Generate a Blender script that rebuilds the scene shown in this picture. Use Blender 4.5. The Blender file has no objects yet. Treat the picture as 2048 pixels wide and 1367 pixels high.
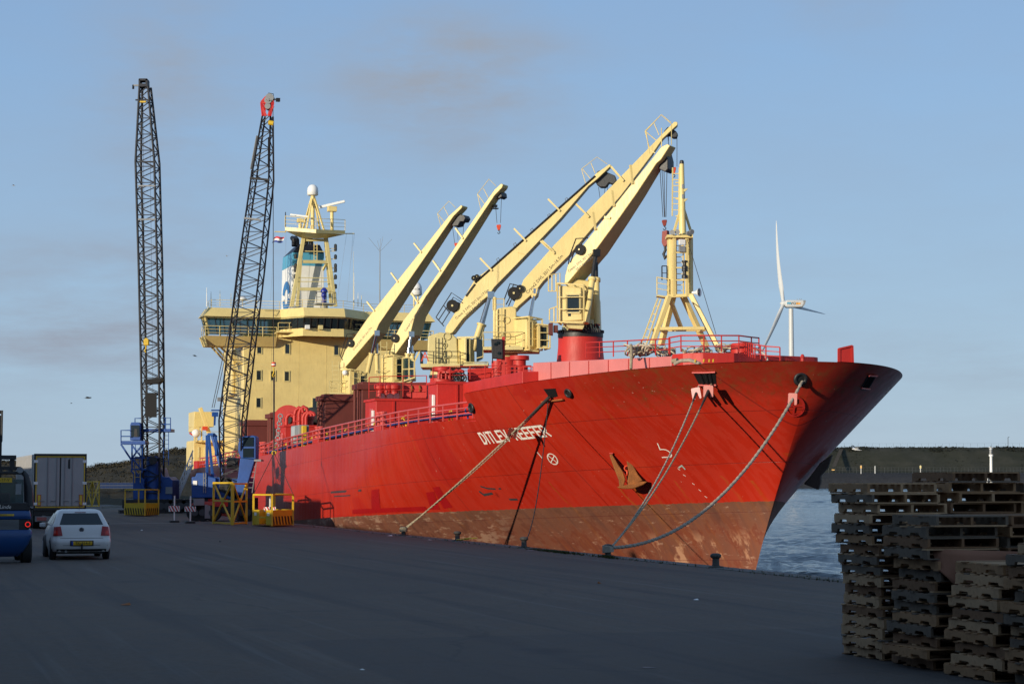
import bpy, bmesh, math, random
from mathutils import Vector, Matrix, noise
random.seed(7)
R = math.radians
C = bpy.context.scene.collection
SC = bpy.context.scene

# ---------------------------------------------------------------- camera, sky, sun, exposure
F = 3982.0; CX = 1024.0; CY = 683.5; HZ = 962.0; EYE = 2.3        # 70 mm on full frame, eye 2.3 m above the quay
PIT = math.atan((HZ - CY) / F)
cam = bpy.data.objects.new('camera', bpy.data.cameras.new('camera')); C.objects.link(cam)
cam.data.sensor_width = 36; cam.data.lens = F / 2048 * 36
cam.data.clip_start = 0.5; cam.data.clip_end = 9000
cam.location = (0, 0, EYE); cam.rotation_euler = (R(90) + PIT, 0, 0)
SC.camera = cam
SUN_EL = R(9.2); SUN_AZ = R(41.0)      # sun stands behind and to the left of the camera
to_sun = Vector((-math.sin(SUN_AZ) * math.cos(SUN_EL), -math.cos(SUN_AZ) * math.cos(SUN_EL), math.sin(SUN_EL)))
sun = bpy.data.objects.new('sun', bpy.data.lights.new('sun', 'SUN')); C.objects.link(sun)
sun.data.energy = 5.0; sun.data.angle = R(0.5); sun.data.color = (1.0, 0.88, 0.68)
sun.rotation_euler = to_sun.to_track_quat('Z', 'Y').to_euler()
W = bpy.data.worlds.new('World'); SC.world = W; W.use_nodes = True
nt = W.node_tree; nt.nodes.clear()
def N(tree, typ, **kw):
    n = tree.nodes.new(typ)
    for k, v in kw.items(): setattr(n, k, v)
    return n
wo = N(nt, 'ShaderNodeOutputWorld'); bg = N(nt, 'ShaderNodeBackground'); bg.inputs[1].default_value = 0.112
sky = N(nt, 'ShaderNodeTexSky', sky_type='NISHITA', sun_disc=False, sun_elevation=SUN_EL, altitude=0, air_density=1.0, dust_density=0.0, ozone_density=2.0)
sky.sun_rotation = math.atan2(to_sun.x, to_sun.y)
tc = N(nt, 'ShaderNodeTexCoord'); sep = N(nt, 'ShaderNodeSeparateXYZ'); nt.links.new(tc.outputs['Generated'], sep.inputs[0])
# thin mauve-grey clouds: noise on the cloud layer seen in perspective
za = N(nt, 'ShaderNodeMath', operation='ADD'); nt.links.new(sep.outputs[2], za.inputs[0]); za.inputs[1].default_value = 0.16
dx = N(nt, 'ShaderNodeMath', operation='DIVIDE'); nt.links.new(sep.outputs[0], dx.inputs[0]); nt.links.new(za.outputs[0], dx.inputs[1])
dy = N(nt, 'ShaderNodeMath', operation='DIVIDE'); nt.links.new(sep.outputs[1], dy.inputs[0]); nt.links.new(za.outputs[0], dy.inputs[1])
cb = N(nt, 'ShaderNodeCombineXYZ'); nt.links.new(dx.outputs[0], cb.inputs[0]); nt.links.new(dy.outputs[0], cb.inputs[1])
cn = N(nt, 'ShaderNodeTexNoise'); cn.inputs['Scale'].default_value = 2.6; cn.inputs['Detail'].default_value = 9; cn.inputs['Roughness'].default_value = 0.62
cmap = N(nt, 'ShaderNodeMapping'); cmap.inputs['Location'].default_value = (2.3, 0.6, 0.0)
nt.links.new(cb.outputs[0], cmap.inputs[0]); nt.links.new(cmap.outputs[0], cn.inputs['Vector'])
cr = N(nt, 'ShaderNodeValToRGB'); cr.color_ramp.elements[0].position = 0.33; cr.color_ramp.elements[1].position = 0.66
cr.color_ramp.elements[0].color = (0, 0, 0, 1); cr.color_ramp.elements[1].color = (0.75, 0.75, 0.75, 1)
nt.links.new(cn.outputs[0], cr.inputs[0])
cm = N(nt, 'ShaderNodeMix', data_type='RGBA'); # clouds gather in a few loose banks, given as directions (right/forward, up/forward, half widths, strength)
ux = N(nt, 'ShaderNodeMath', operation='DIVIDE'); nt.links.new(sep.outputs[0], ux.inputs[0]); nt.links.new(sep.outputs[1], ux.inputs[1])
uz = N(nt, 'ShaderNodeMath', operation='DIVIDE'); nt.links.new(sep.outputs[2], uz.inputs[0]); nt.links.new(sep.outputs[1], uz.inputs[1])
def mth(op, a, b=0.0, cl=False):
    m_ = N(nt, 'ShaderNodeMath', operation=op, use_clamp=cl)
    for i_, v_ in enumerate((a, b)):
        if hasattr(v_, 'links'): nt.links.new(v_, m_.inputs[i_])
        else: m_.inputs[i_].default_value = v_
    return m_.outputs[0]
acc_ = 0.22
for bu, bz, wu, wz, st_ in ((-.035, .205, .055, .035, 2.0), (-.175, .20, .035, .06, 1.2), (.165, .245, .03, .02, .6), (-.22, .075, .12, .022, 1.2), (-.20, .11, .10, .014, .7), (.02, .10, .10, .02, .25), (.22, .06, .10, .015, .3)):
    e1 = mth('POWER', mth('DIVIDE', mth('SUBTRACT', ux.outputs[0], bu), wu), 2.0); e2 = mth('POWER', mth('DIVIDE', mth('SUBTRACT', uz.outputs[0], bz), wz), 2.0)
    acc_ = mth('ADD', acc_, mth('MULTIPLY', mth('POWER', 2.718, mth('MULTIPLY', mth('ADD', e1, e2), -1.0)), st_))
fwd_ = mth('GREATER_THAN', sep.outputs[1], .05)
cf_ = mth('MULTIPLY', cr.outputs[0], mth('ADD', mth('MULTIPLY', acc_ if hasattr(acc_, 'links') else acc_, fwd_), mth('MULTIPLY', mth('SUBTRACT', 1.0, fwd_), .6)), True)
nt.links.new(cf_, cm.inputs[0])
cm.inputs[7].default_value = (2.9, 3.4, 4.2, 1)
vf = N(nt, 'ShaderNodeMapRange'); nt.links.new(sep.outputs[2], vf.inputs[0]); vf.inputs[1].default_value = 0.0; vf.inputs[2].default_value = 0.45; vf.inputs[3].default_value = 0.88; vf.inputs[4].default_value = 0.50
vm = N(nt, 'ShaderNodeMix', data_type='RGBA'); nt.links.new(vf.outputs[0], vm.inputs[0]); nt.links.new(sky.outputs[0], vm.inputs[6]); vcol = N(nt, 'ShaderNodeMix', data_type='RGBA'); vz = N(nt, 'ShaderNodeMapRange'); nt.links.new(sep.outputs[2], vz.inputs[0]); vz.inputs[1].default_value = 0.0; vz.inputs[2].default_value = 0.24; nt.links.new(vz.outputs[0], vcol.inputs[0]); vcol.inputs[6].default_value = (3.4, 4.75, 6.25, 1); vcol.inputs[7].default_value = (2.55, 4.25, 7.1, 1); nt.links.new(vcol.outputs[2], vm.inputs[7])    # high thin haze, paler towards the horizon
nt.links.new(vm.outputs[2], cm.inputs[6])
nt.links.new(cm.outputs[2], bg.inputs[0]); nt.links.new(bg.outputs[0], wo.inputs[0])
SC.view_settings.view_transform = 'Standard'; SC.view_settings.look = 'None'
SC.view_settings.gamma = 1.0; SC.view_settings.use_curve_mapping = False; SC.view_settings.exposure = 0.0

# ---------------------------------------------------------------- measuring: quay frame (t across the quay towards the water, s along it, z up)
TH = math.atan((CX + 245.0) * math.cos(PIT) / F)        # the quay runs away 17.6 degrees left of the view
NX, NY = math.cos(TH), math.sin(TH)
OFF = 21.719                                           # metres from the camera to the quay edge
def ray(px, py):
    u = (px - CX) / F; v = (CY - py) / F
    X, Y, Z = u, math.cos(PIT) - v * math.sin(PIT), math.sin(PIT) + v * math.cos(PIT)
    return Vector((X * NX + Y * NY, -X * NY + Y * NX, Z))
CAM = Vector((-OFF, 0, EYE))
def hit(px, py, p0, nrm):
    r = ray(px, py); nrm = Vector(nrm)
    return CAM + r * ((Vector(p0) - CAM).dot(nrm) / r.dot(nrm))
def onT(px, py, t): return hit(px, py, (t, 0, 0), (1, 0, 0))
def onS(px, py, s): return hit(px, py, (0, s, 0), (0, 1, 0))
def onZ(px, py, z=0.0): return hit(px, py, (0, 0, z), (0, 0, 1))
RT = Vector((NX, -NY, 0)); AW = Vector((NY, NX, 0)); UP = Vector((0, 0, 1))   # right / away from the lens, in the quay frame
def onY(px, py, Y): return hit(px, py, CAM + AW * Y, AW)
def depth(p): return (Vector(p) - CAM).dot(AW)
def world(p):
    p = Vector(p)
    return Vector(((OFF + p.x) * NX - p.y * NY, (OFF + p.x) * NY + p.y * NX, p.z))

# ---------------------------------------------------------------- mesh builder
class MB:
    def __init__(s): s.v = []; s.f = []
    def add(s, vs, fs):
        b = len(s.v); s.v += [tuple(v) for v in vs]; s.f += [tuple(b + i for i in f) for f in fs]; return s
    def hexa(s, p): return s.add(p, [(0, 3, 2, 1), (4, 5, 6, 7), (0, 1, 5, 4), (1, 2, 6, 5), (2, 3, 7, 6), (3, 0, 4, 7)])
    def box(s, a, b):
        x0, x1 = sorted((a[0], b[0])); y0, y1 = sorted((a[1], b[1])); z0, z1 = sorted((a[2], b[2]))
        return s.hexa([(x0, y0, z0), (x1, y0, z0), (x1, y1, z0), (x0, y1, z0), (x0, y0, z1), (x1, y0, z1), (x1, y1, z1), (x0, y1, z1)])
    def cbox(s, c, sz, ax=None):
        c = Vector(c); ax = ax or (Vector((1, 0, 0)), Vector((0, 1, 0)), UP)
        X, Y, Z = [a * (d / 2) for a, d in zip(ax, sz)]
        return s.hexa([c - X - Y - Z, c + X - Y - Z, c + X + Y - Z, c - X + Y - Z, c - X - Y + Z, c + X - Y + Z, c + X + Y + Z, c - X + Y + Z])
    def beam(s, p, q, w, h=None, up=None):
        p, q = Vector(p), Vector(q); d = (q - p); L = d.length
        if L < 1e-6: return s
        d /= L; u = Vector(up) if up else (UP if abs(d.z) < 0.95 else Vector((0, 1, 0)))
        x = d.cross(u).normalized(); z = x.cross(d).normalized()
        return s.cbox((p + q) / 2, (w, L, h or w), (x, d, z))
    def prism(s, poly, vec):
        n = len(poly); vec = Vector(vec); a = [Vector(p) for p in poly]; b = [p + vec for p in a]
        return s.add(a + b, [tuple(range(n - 1, -1, -1)), tuple(range(n, 2 * n))] + [(i, (i + 1) % n, n + (i + 1) % n, n + i) for i in range(n)])
    def tube(s, pts, r, n=8, caps=True):
        pts = [Vector(p) for p in pts]; rs = r if isinstance(r, (list, tuple)) else [r] * len(pts)
        vs = []; x = None
        for i, p in enumerate(pts):
            d = (pts[min(i + 1, len(pts) - 1)] - pts[max(i - 1, 0)]).normalized()
            if x is None: x = d.orthogonal().normalized()
            x = (x - d * x.dot(d)).normalized(); y = d.cross(x)
            vs += [p + (x * math.cos(2 * math.pi * k / n) + y * math.sin(2 * math.pi * k / n)) * rs[i] for k in range(n)]
        fs = [(i * n + k, i * n + (k + 1) % n, (i + 1) * n + (k + 1) % n, (i + 1) * n + k) for i in range(len(pts) - 1) for k in range(n)]
        if caps: fs += [tuple(range(n - 1, -1, -1)), tuple(range((len(pts) - 1) * n, len(pts) * n))]
        return s.add(vs, fs)
    def cyl(s, p, q, r, r2=None, n=16): return s.tube([p, q], [r, r if r2 is None else r2], n)
    def lathe(s, c, prof, n=24):
        c = Vector(c); return s.tube([c + Vector((0, 0, z)) + Vector((0, 0, 1e-5 * i)) for i, (r, z) in enumerate(prof)], [r for r, z in prof], n)
    def lathe2(s, c, prof, n=24):
        c = Vector(c); vs = []; m = len(prof)
        for r, z in prof: vs += [c + Vector((r * math.cos(2 * math.pi * k / n), r * math.sin(2 * math.pi * k / n), z)) for k in range(n)]
        fs = [(i * n + k, i * n + (k + 1) % n, (i + 1) * n + (k + 1) % n, (i + 1) * n + k) for i in range(m - 1) for k in range(n)]
        return s.add(vs, fs + [tuple(range(n - 1, -1, -1)), tuple(range((m - 1) * n, m * n))])
    def ball(s, c, r, n=12, m=8, sz=1.0):
        return s.lathe2(c, [(max(1e-3, r * math.sin(math.pi * j / m)), -r * sz * math.cos(math.pi * j / m)) for j in range(m + 1)], n)
    def ring(s, c, nrm, r, tr, n=20, k=8):
        nrm = Vector(nrm).normalized(); x = nrm.orthogonal().normalized(); y = nrm.cross(x); c = Vector(c); vs = []
        for i in range(n):
            a = 2 * math.pi * i / n; e = x * math.cos(a) + y * math.sin(a)
            vs += [c + e * (r + tr * math.cos(2 * math.pi * j / k)) + nrm * tr * math.sin(2 * math.pi * j / k) for j in range(k)]
        return s.add(vs, [(i * k + j, i * k + (j + 1) % k, ((i + 1) % n) * k + (j + 1) % k, ((i + 1) % n) * k + j) for i in range(n) for j in range(k)])
    def grid(s, rows):
        m = len(rows[0]); vs = [p for r in rows for p in r]
        return s.add(vs, [(i * m + j, i * m + j + 1, (i + 1) * m + j + 1, (i + 1) * m + j) for i in range(len(rows) - 1) for j in range(m - 1)])

def mesh_of(name, mb, mat, origin=(0, 0, 0), smooth=30, recalc=True):
    o = Vector(origin); me = bpy.data.meshes.new(name)
    me.from_pydata([Vector(v) - o for v in mb.v], [], mb.f)
    if recalc:
        bm = bmesh.new(); bm.from_mesh(me); bmesh.ops.recalc_face_normals(bm, faces=bm.faces); bm.to_mesh(me); bm.free()
    if mat: me.materials.append(mat)
    if smooth:
        me.polygons.foreach_set('use_smooth', [True] * len(me.polygons)); me.set_sharp_from_angle(angle=R(smooth))
    return me
def obj(name, mb, mat, parent=None, bevel=0.0, smooth=30, recalc=True, label=None, kind=None):
    """one mesh object in quay-frame coordinates; a child's mesh is stored relative to its thing"""
    while parent is not None and parent.parent is not None and parent.parent.parent is not None: parent = parent.parent     # never a fourth level
    org = Vector((0, 0, 0))
    if parent is not None: org = Vector(parent.get('_org', (0, 0, 0)))
    o = bpy.data.objects.new(name, mesh_of(name, mb, mat, org, smooth, recalc)); C.objects.link(o)
    if parent is not None: o.parent = parent; o['_org'] = list(org)
    else: frame(o)
    if bevel:
        m = o.modifiers.new('bevel', 'BEVEL'); m.width = bevel; m.segments = 2; m.limit_method = 'ANGLE'; m.angle_limit = R(35)
    if label: o['label'] = label
    if kind: o['kind'] = kind
    return o
def frame(o): o.location = world((0, 0, 0)); o.rotation_euler = (0, 0, TH)
def thing(name, label, cat, org=(0, 0, 0), group=None, rz=0.0):
    o = bpy.data.objects.new(name, None); C.objects.link(o); o.empty_display_size = 0.3
    o.location = world(org); o.rotation_euler = (0, 0, TH + rz); o['_org'] = list(org)
    return tag(o, label, cat, group)
def tag(o, label=None, cat=None, group=None, kind=None):
    if label: o['label'] = label
    if cat: o['category'] = cat
    if group: o['group'] = group
    if kind: o['kind'] = kind
    return o
def solo(name, mb, mat, label, cat, org=None, group=None, **kw):
    """a thing that is one mesh, its origin at its base"""
    org = Vector(org) if org else Vector((sum(v[0] for v in mb.v) / len(mb.v), sum(v[1] for v in mb.v) / len(mb.v), min(v[2] for v in mb.v)))
    o = bpy.data.objects.new(name, mesh_of(name, mb, mat, org, kw.get('smooth', 30), kw.get('recalc', True))); C.objects.link(o)
    o.location = world(org); o.rotation_euler = (0, 0, TH); o['_org'] = list(org)
    return tag(o, label, cat, group)
def copy_tree(o, parent=None):
    c = o.copy(); C.objects.link(c)
    if parent is not None: c.parent = parent
    for ch in o.children: copy_tree(ch, c)
    return c

# ---------------------------------------------------------------- materials
MATS = {}
def link(t, a, b): t.links.new(a, b)
def ramp(t, src, p0, p1, c0=(0, 0, 0, 1), c1=(1, 1, 1, 1)):
    r = N(t, 'ShaderNodeValToRGB'); r.color_ramp.elements[0].position = p0; r.color_ramp.elements[1].position = p1
    r.color_ramp.elements[0].color = c0; r.color_ramp.elements[1].color = c1; link(t, src, r.inputs[0]); return r.outputs[0]
def noise_tex(t, vec, scale, detail=4, rough=0.55, stretch=None):
    if stretch:
        m = N(t, 'ShaderNodeMapping'); m.inputs['Scale'].default_value = stretch; link(t, vec, m.inputs[0]); vec = m.outputs[0]
    n = N(t, 'ShaderNodeTexNoise'); n.inputs['Scale'].default_value = scale; n.inputs['Detail'].default_value = detail; n.inputs['Roughness'].default_value = rough
    link(t, vec, n.inputs['Vector']); return n.outputs[0]
def mix(t, fac, a, b, mode='MIX'):
    m = N(t, 'ShaderNodeMix', data_type='RGBA', blend_type=mode)
    for sock, v in ((0, fac), (6, a), (7, b)):
        if hasattr(v, 'links'): link(t, v, m.inputs[sock])
        else: m.inputs[sock].default_value = v if sock == 0 else (tuple(v) + (1,) if len(v) == 3 else v)
    return m.outputs[2]
def math_n(t, op, a, b=0.0, clamp=False):
    m = N(t, 'ShaderNodeMath', operation=op, use_clamp=clamp)
    for i, v in enumerate((a, b)):
        if hasattr(v, 'links'): link(t, v, m.inputs[i])
        else: m.inputs[i].default_value = v
    return m.outputs[0]
def base_mat(name, rough=0.5, metal=0.0, coord='Object'):
    m = bpy.data.materials.new(name); m.use_nodes = True; t = m.node_tree; b = t.nodes['Principled BSDF']
    b.inputs['Roughness'].default_value = rough; b.inputs['Metallic'].default_value = metal
    c = N(t, 'ShaderNodeTexCoord'); return m, t, b, c.outputs[coord]
def paint(name, col, rough=0.45, var=0.18, dirt=0.25, dirtcol=(0.10, 0.07, 0.05), scale=1.0, rust=0.0, streak=False, bump=0.02, metal=0.0, spec=0.5):
    if name in MATS: return MATS[name]
    m, t, b, co = base_mat(name, rough, metal)
    n1 = noise_tex(t, co, 0.9 * scale, 5); n2 = noise_tex(t, co, 7 * scale, 6, 0.65, (1, 1, 0.25) if streak else None)
    dark = tuple(c * (1 - var) for c in col); lite = tuple(min(1, c * (1 + var * 0.7)) for c in col)
    c = mix(t, ramp(t, n1, 0.3, 0.7), dark, lite)
    if dirt: c = mix(t, math_n(t, 'MULTIPLY', ramp(t, n2, 0.5, 0.8), dirt), c, dirtcol)
    if rust:
        n3 = noise_tex(t, co, 3.1 * scale, 8, 0.7, (1, 1, 0.3) if streak else None)
        c = mix(t, math_n(t, 'MULTIPLY', ramp(t, n3, 0.60, 0.72), rust), c, (0.16, 0.06, 0.025))
    link(t, c, b.inputs['Base Color'])
    link(t, math_n(t, 'ADD', math_n(t, 'MULTIPLY', n2, 0.25), rough - 0.12), b.inputs['Roughness'])
    b.inputs['Specular IOR Level'].default_value = spec
    if bump:
        bp = N(t, 'ShaderNodeBump'); bp.inputs['Strength'].default_value = 0.4; bp.inputs['Distance'].default_value = bump
        link(t, n2, bp.inputs['Height']); link(t, bp.outputs[0], b.inputs['Normal'])
    MATS[name] = m; return m
def plain(name, col, rough=0.5, metal=0.0, emit=None):
    if name in MATS: return MATS[name]
    m, t, b, co = base_mat(name, rough, metal)
    n1 = noise_tex(t, co, 3.0, 4); c = mix(t, n1, tuple(x * 0.8 for x in col), tuple(min(1, x * 1.15) for x in col)); link(t, c, b.inputs['Base Color'])
    if emit: b.inputs['Emission Color'].default_value = emit + (1,); b.inputs['Emission Strength'].default_value = 1.0
    MATS[name] = m; return m
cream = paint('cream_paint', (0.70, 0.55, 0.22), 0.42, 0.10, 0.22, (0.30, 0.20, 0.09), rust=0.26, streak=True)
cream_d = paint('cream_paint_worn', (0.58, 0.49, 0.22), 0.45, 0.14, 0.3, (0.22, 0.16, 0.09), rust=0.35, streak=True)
redp = paint('red_deck_paint', (0.46, 0.020, 0.013), 0.55, 0.16, 0.2, (0.14, 0.02, 0.015), streak=True)
pinkp = paint('faded_red_paint', (0.52, 0.07, 0.06), 0.32, 0.12, 0.15, (0.25, 0.03, 0.03), streak=True)
hatchp = paint('brown_hatch_paint', (0.125, 0.022, 0.015), 0.7, 0.15, 0.2, (0.06, 0.02, 0.015), streak=True)
bluep = paint('blue_crane_paint', (0.008, 0.062, 0.265), 0.55, 0.2, 0.3, (0.02, 0.03, 0.06))
navyp = paint('navy_lattice_paint', (0.005, 0.007, 0.015), 0.6, 0.2, 0.3, (0.02, 0.02, 0.02))
blackp = paint('black_steel', (0.012, 0.012, 0.014), 0.5, 0.2, 0.3, (0.05, 0.04, 0.035))
yellowp = paint('yellow_paint', (0.62, 0.40, 0.02), 0.45, 0.18, 0.35, (0.16, 0.09, 0.02))
whitep = paint('white_paint', (0.74, 0.74, 0.72), 0.4, 0.06, 0.15, (0.35, 0.33, 0.28))
greyp = paint('grey_steel', (0.22, 0.23, 0.24), 0.5, 0.15, 0.25)
orangep = paint('orange_red_hook_paint', (0.62, 0.06, 0.02), 0.45, 0.15, 0.3)
rustm = paint('rusty_iron', (0.25, 0.085, 0.016), 0.8, 0.4, 0.5, (0.07, 0.03, 0.015), scale=3, bump=0.05)
bollm = paint('bollard_iron', (0.055, 0.05, 0.045), 0.7, 0.3, 0.4, (0.12, 0.08, 0.05), scale=3, bump=0.03)
mblack = plain('matte_black', (.004, .004, .005), .8)
rubber = plain('tyre_rubber', (0.012, 0.012, 0.013), 0.8)
glassd = plain('dark_glass', (0.012, 0.02, 0.026), 0.06)
chrome = plain('polished_rod', (0.6, 0.6, 0.6), 0.15, 1.0)
ropem = paint('rope_fibre', (0.30, 0.25, 0.17), 0.9, 0.3, 0.5, (0.10, 0.08, 0.06), scale=8, bump=0.03)
ropeg = paint('grey_rope_fibre', (0.34, 0.29, 0.23), 0.9, 0.3, 0.5, (0.10, 0.09, 0.09), scale=8, bump=0.03)
roped = paint('dark_wire_rope', (0.03, 0.024, 0.022), 0.7, 0.3, 0.3)
lettering = plain('white_lettering', (0.78, 0.72, 0.66), 0.45)
blackink = plain('black_lettering', (0.01, 0.01, 0.01), 0.5)
# ================================================================ SETTING: quay, water, land
def asphalt():
    m, t, b, co = base_mat('asphalt', 0.9)
    n1 = noise_tex(t, co, 0.10, 5); n2 = noise_tex(t, co, 1.3, 6, 0.65); n3 = noise_tex(t, co, 55, 3, 0.7)
    c = mix(t, ramp(t, n1, 0.3, 0.7), (0.062, 0.043, 0.030), (0.096, 0.068, 0.046))
    n4 = noise_tex(t, co, 7.0, 5, 0.75); c = mix(t, math_n(t, 'MULTIPLY', ramp(t, n4, .5, .72), .5), c, (0.024, 0.021, 0.020)); c = mix(t, math_n(t, 'MULTIPLY', ramp(t, n4, .5, .3), .3), c, (0.12, 0.105, 0.092))
    c = mix(t, math_n(t, 'MULTIPLY', ramp(t, n2, 0.45, 0.75), 0.6), c, (0.028, 0.027, 0.028))
    c = mix(t, math_n(t, 'MULTIPLY', ramp(t, n3, 0.45, 0.8), 0.5), c, (0.12, 0.115, 0.11))
    # tyre tracks along the quay and old oil stains
    tr = noise_tex(t, co, 1.0, 4, 0.6, (1.1, 0.035, 1)); c = mix(t, math_n(t, 'MULTIPLY', ramp(t, tr, 0.52, 0.64), 0.45), c, (0.022, 0.022, 0.025))
    tr2 = noise_tex(t, co, 1.0, 4, 0.6, (2.6, 0.06, 1)); c = mix(t, math_n(t, 'MULTIPLY', ramp(t, tr2, 0.57, 0.69), 0.28), c, (0.15, 0.145, 0.14))
    oil = noise_tex(t, co, 0.33, 3, 0.5); c = mix(t, math_n(t, 'MULTIPLY', ramp(t, oil, 0.66, 0.74), 0.55), c, (0.02, 0.021, 0.027))
    wrp = N(t, 'ShaderNodeVectorMath', operation='ADD'); link(t, co, wrp.inputs[0]); wn_ = N(t, 'ShaderNodeTexNoise'); wn_.inputs['Scale'].default_value = .8; link(t, co, wn_.inputs['Vector']); link(t, wn_.outputs['Color'], wrp.inputs[1])
    vc = N(t, 'ShaderNodeTexVoronoi', feature='DISTANCE_TO_EDGE'); vc.inputs['Scale'].default_value = .17; link(t, wrp.outputs[0], vc.inputs['Vector'])
    crack = math_n(t, 'MULTIPLY', math_n(t, 'LESS_THAN', vc.outputs['Distance'], .006), ramp(t, n1, .45, .6)); c = mix(t, math_n(t, 'MULTIPLY', crack, .35), c, (0.012, 0.012, 0.013))
    vp = N(t, 'ShaderNodeTexVoronoi', distance='CHEBYCHEV'); vp.inputs['Scale'].default_value = .09; link(t, co, vp.inputs['Vector']); vq = N(t, 'ShaderNodeSeparateColor'); link(t, vp.outputs['Color'], vq.inputs[0])
    c = mix(t, math_n(t, 'MULTIPLY', math_n(t, 'GREATER_THAN', vq.outputs[0], .72), .35), c, (0.030, 0.030, 0.033))
    link(t, c, b.inputs['Base Color'])
    link(t, math_n(t, 'ADD', math_n(t, 'MULTIPLY', n2, -0.25), 0.95), b.inputs['Roughness'])
    bp = N(t, 'ShaderNodeBump'); bp.inputs['Strength'].default_value = 0.5; bp.inputs['Distance'].default_value = 0.02
    link(t, math_n(t, 'ADD', n3, math_n(t, 'MULTIPLY', n2, 0.8)), bp.inputs['Height']); link(t, bp.outputs[0], b.inputs['Normal'])
    return m
mb = MB(); mb.add([(-2500, -150, 0), (-0.62, -150, 0), (-0.62, 3500, 0), (-2500, 3500, 0)], [(0, 1, 2, 3)])
tag(obj('ground', mb, asphalt()), kind='structure')
conc = paint('quay_concrete', (0.105, 0.10, 0.092), 0.85, 0.3, 0.5, (0.03, 0.03, 0.028), scale=1.5, bump=0.03)
mb = MB(); mb.box((-0.62, -150, -4), (0.0, 3500, 0.02))
for k in range(0): mb.box((-0.02, 20 + k * 4.2, -3.5), (0.16, 20.35 + k * 4.2, -0.25))
tag(obj('quay_edge', mb, conc, bevel=0.02), kind='structure')
m, t, b, co = base_mat('harbour_water', 0.08)
b.inputs['Base Color'].default_value = (0.012, 0.035, 0.055, 1); b.inputs['IOR'].default_value = 1.33
w1 = noise_tex(t, co, 0.30, 6, 0.65, (1, 1.6, 1)); w2 = noise_tex(t, co, 1.6, 5, 0.65, (1, 1.5, 1)); w3 = noise_tex(t, co, 0.02, 3)
bp = N(t, 'ShaderNodeBump'); bp.inputs['Strength'].default_value = 1.0; bp.inputs['Distance'].default_value = .35
link(t, math_n(t, 'ADD', w1, math_n(t, 'MULTIPLY', w2, 0.30)), bp.inputs['Height']); link(t, bp.outputs[0], b.inputs['Normal'])
link(t, math_n(t, 'ADD', math_n(t, 'MULTIPLY', w3, 0.12), 0.06), b.inputs['Roughness'])
import numpy as np
def water_mesh():
    # wind ripples as real geometry, finer near the quay and coarser far out; a flat skirt carries on to the horizon
    rg = np.random.default_rng(4); nr, nc = 620, 380
    Yr = 40 * (1300 / 40) ** (np.arange(nr) / (nr - 1)); tx = np.linspace(.02, .42, nc)
    X = Yr[:, None] * tx[None, :]; Yg = np.repeat(Yr[:, None], nc, 1)
    t_ = X * NX + Yg * NY - OFF; s_ = -X * NY + Yg * NX; z = np.zeros_like(X)
    for k in range(46):
        L = .5 * (9.0 / .5) ** rg.random(); a = rg.normal(.5, .55); kx, ky = math.cos(a) * 6.283 / L, math.sin(a) * 6.283 / L
        z += .0085 * L ** .85 * np.sin(kx * t_ + ky * s_ + rg.random() * 6.283)
    gust = .65 + .5 * np.sin(t_ * .021 + 1.3 * np.sin(s_ * .013)) * np.sin(s_ * .017 + .7)
    z = -2.0 + z * np.clip(gust, .25, 1.2) * np.clip((t_ - .0) / 2, 0, 1)
    t_ = np.maximum(t_, .01)
    v = np.stack([t_, s_, z], -1).reshape(-1, 3); i = np.arange(nr * nc).reshape(nr, nc)
    f = np.stack([i[:-1, :-1], i[:-1, 1:], i[1:, 1:], i[1:, :-1]], -1).reshape(-1, 4)
    me = bpy.data.meshes.new('water'); me.vertices.add(len(v)); me.vertices.foreach_set('co', v.ravel()); me.loops.add(f.size); me.loops.foreach_set('vertex_index', f.ravel())
    me.polygons.add(len(f)); me.polygons.foreach_set('loop_start', np.arange(0, f.size, 4)); me.polygons.foreach_set('loop_total', np.full(len(f), 4)); me.polygons.foreach_set('use_smooth', np.ones(len(f), bool)); me.update(); me.validate()
    return me
me = water_mesh(); me.materials.append(m); o = bpy.data.objects.new('water', me); C.objects.link(o); frame(o); tag(o, kind='structure')
mb = MB(); mb.add([(0.0, -400, -2.3), (4000, -400, -2.3), (4000, 6000, -2.3), (0.0, 6000, -2.3)], [(0, 1, 2, 3)])
tag(obj('water', mb, m), kind='structure')

def veg(name, c0, c1, c2, s1=0.05, s2=0.6, bump=0.3):
    m, t, b, co = base_mat(name, 0.95)
    c = mix(t, ramp(t, noise_tex(t, co, s1, 6, 0.65), 0.35, 0.65), c0, c1)
    c = mix(t, ramp(t, noise_tex(t, co, s2, 6, 0.7), 0.45, 0.75), c, c2)
    link(t, c, b.inputs['Base Color']); b.inputs['Specular IOR Level'].default_value = 0.1
    bp = N(t, 'ShaderNodeBump'); bp.inputs['Distance'].default_value = bump; link(t, noise_tex(t, co, s2 * 2, 6, 0.7), bp.inputs['Height']); link(t, bp.outputs[0], b.inputs['Normal'])
    return m
def lin(x, tab):
    if x <= tab[0][0]: return tab[0][1]
    for (a, va), (b_, vb) in zip(tab, tab[1:]):
        if x <= b_: return va + (vb - va) * (x - a) / (b_ - a)
    return tab[-1][1]
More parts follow.
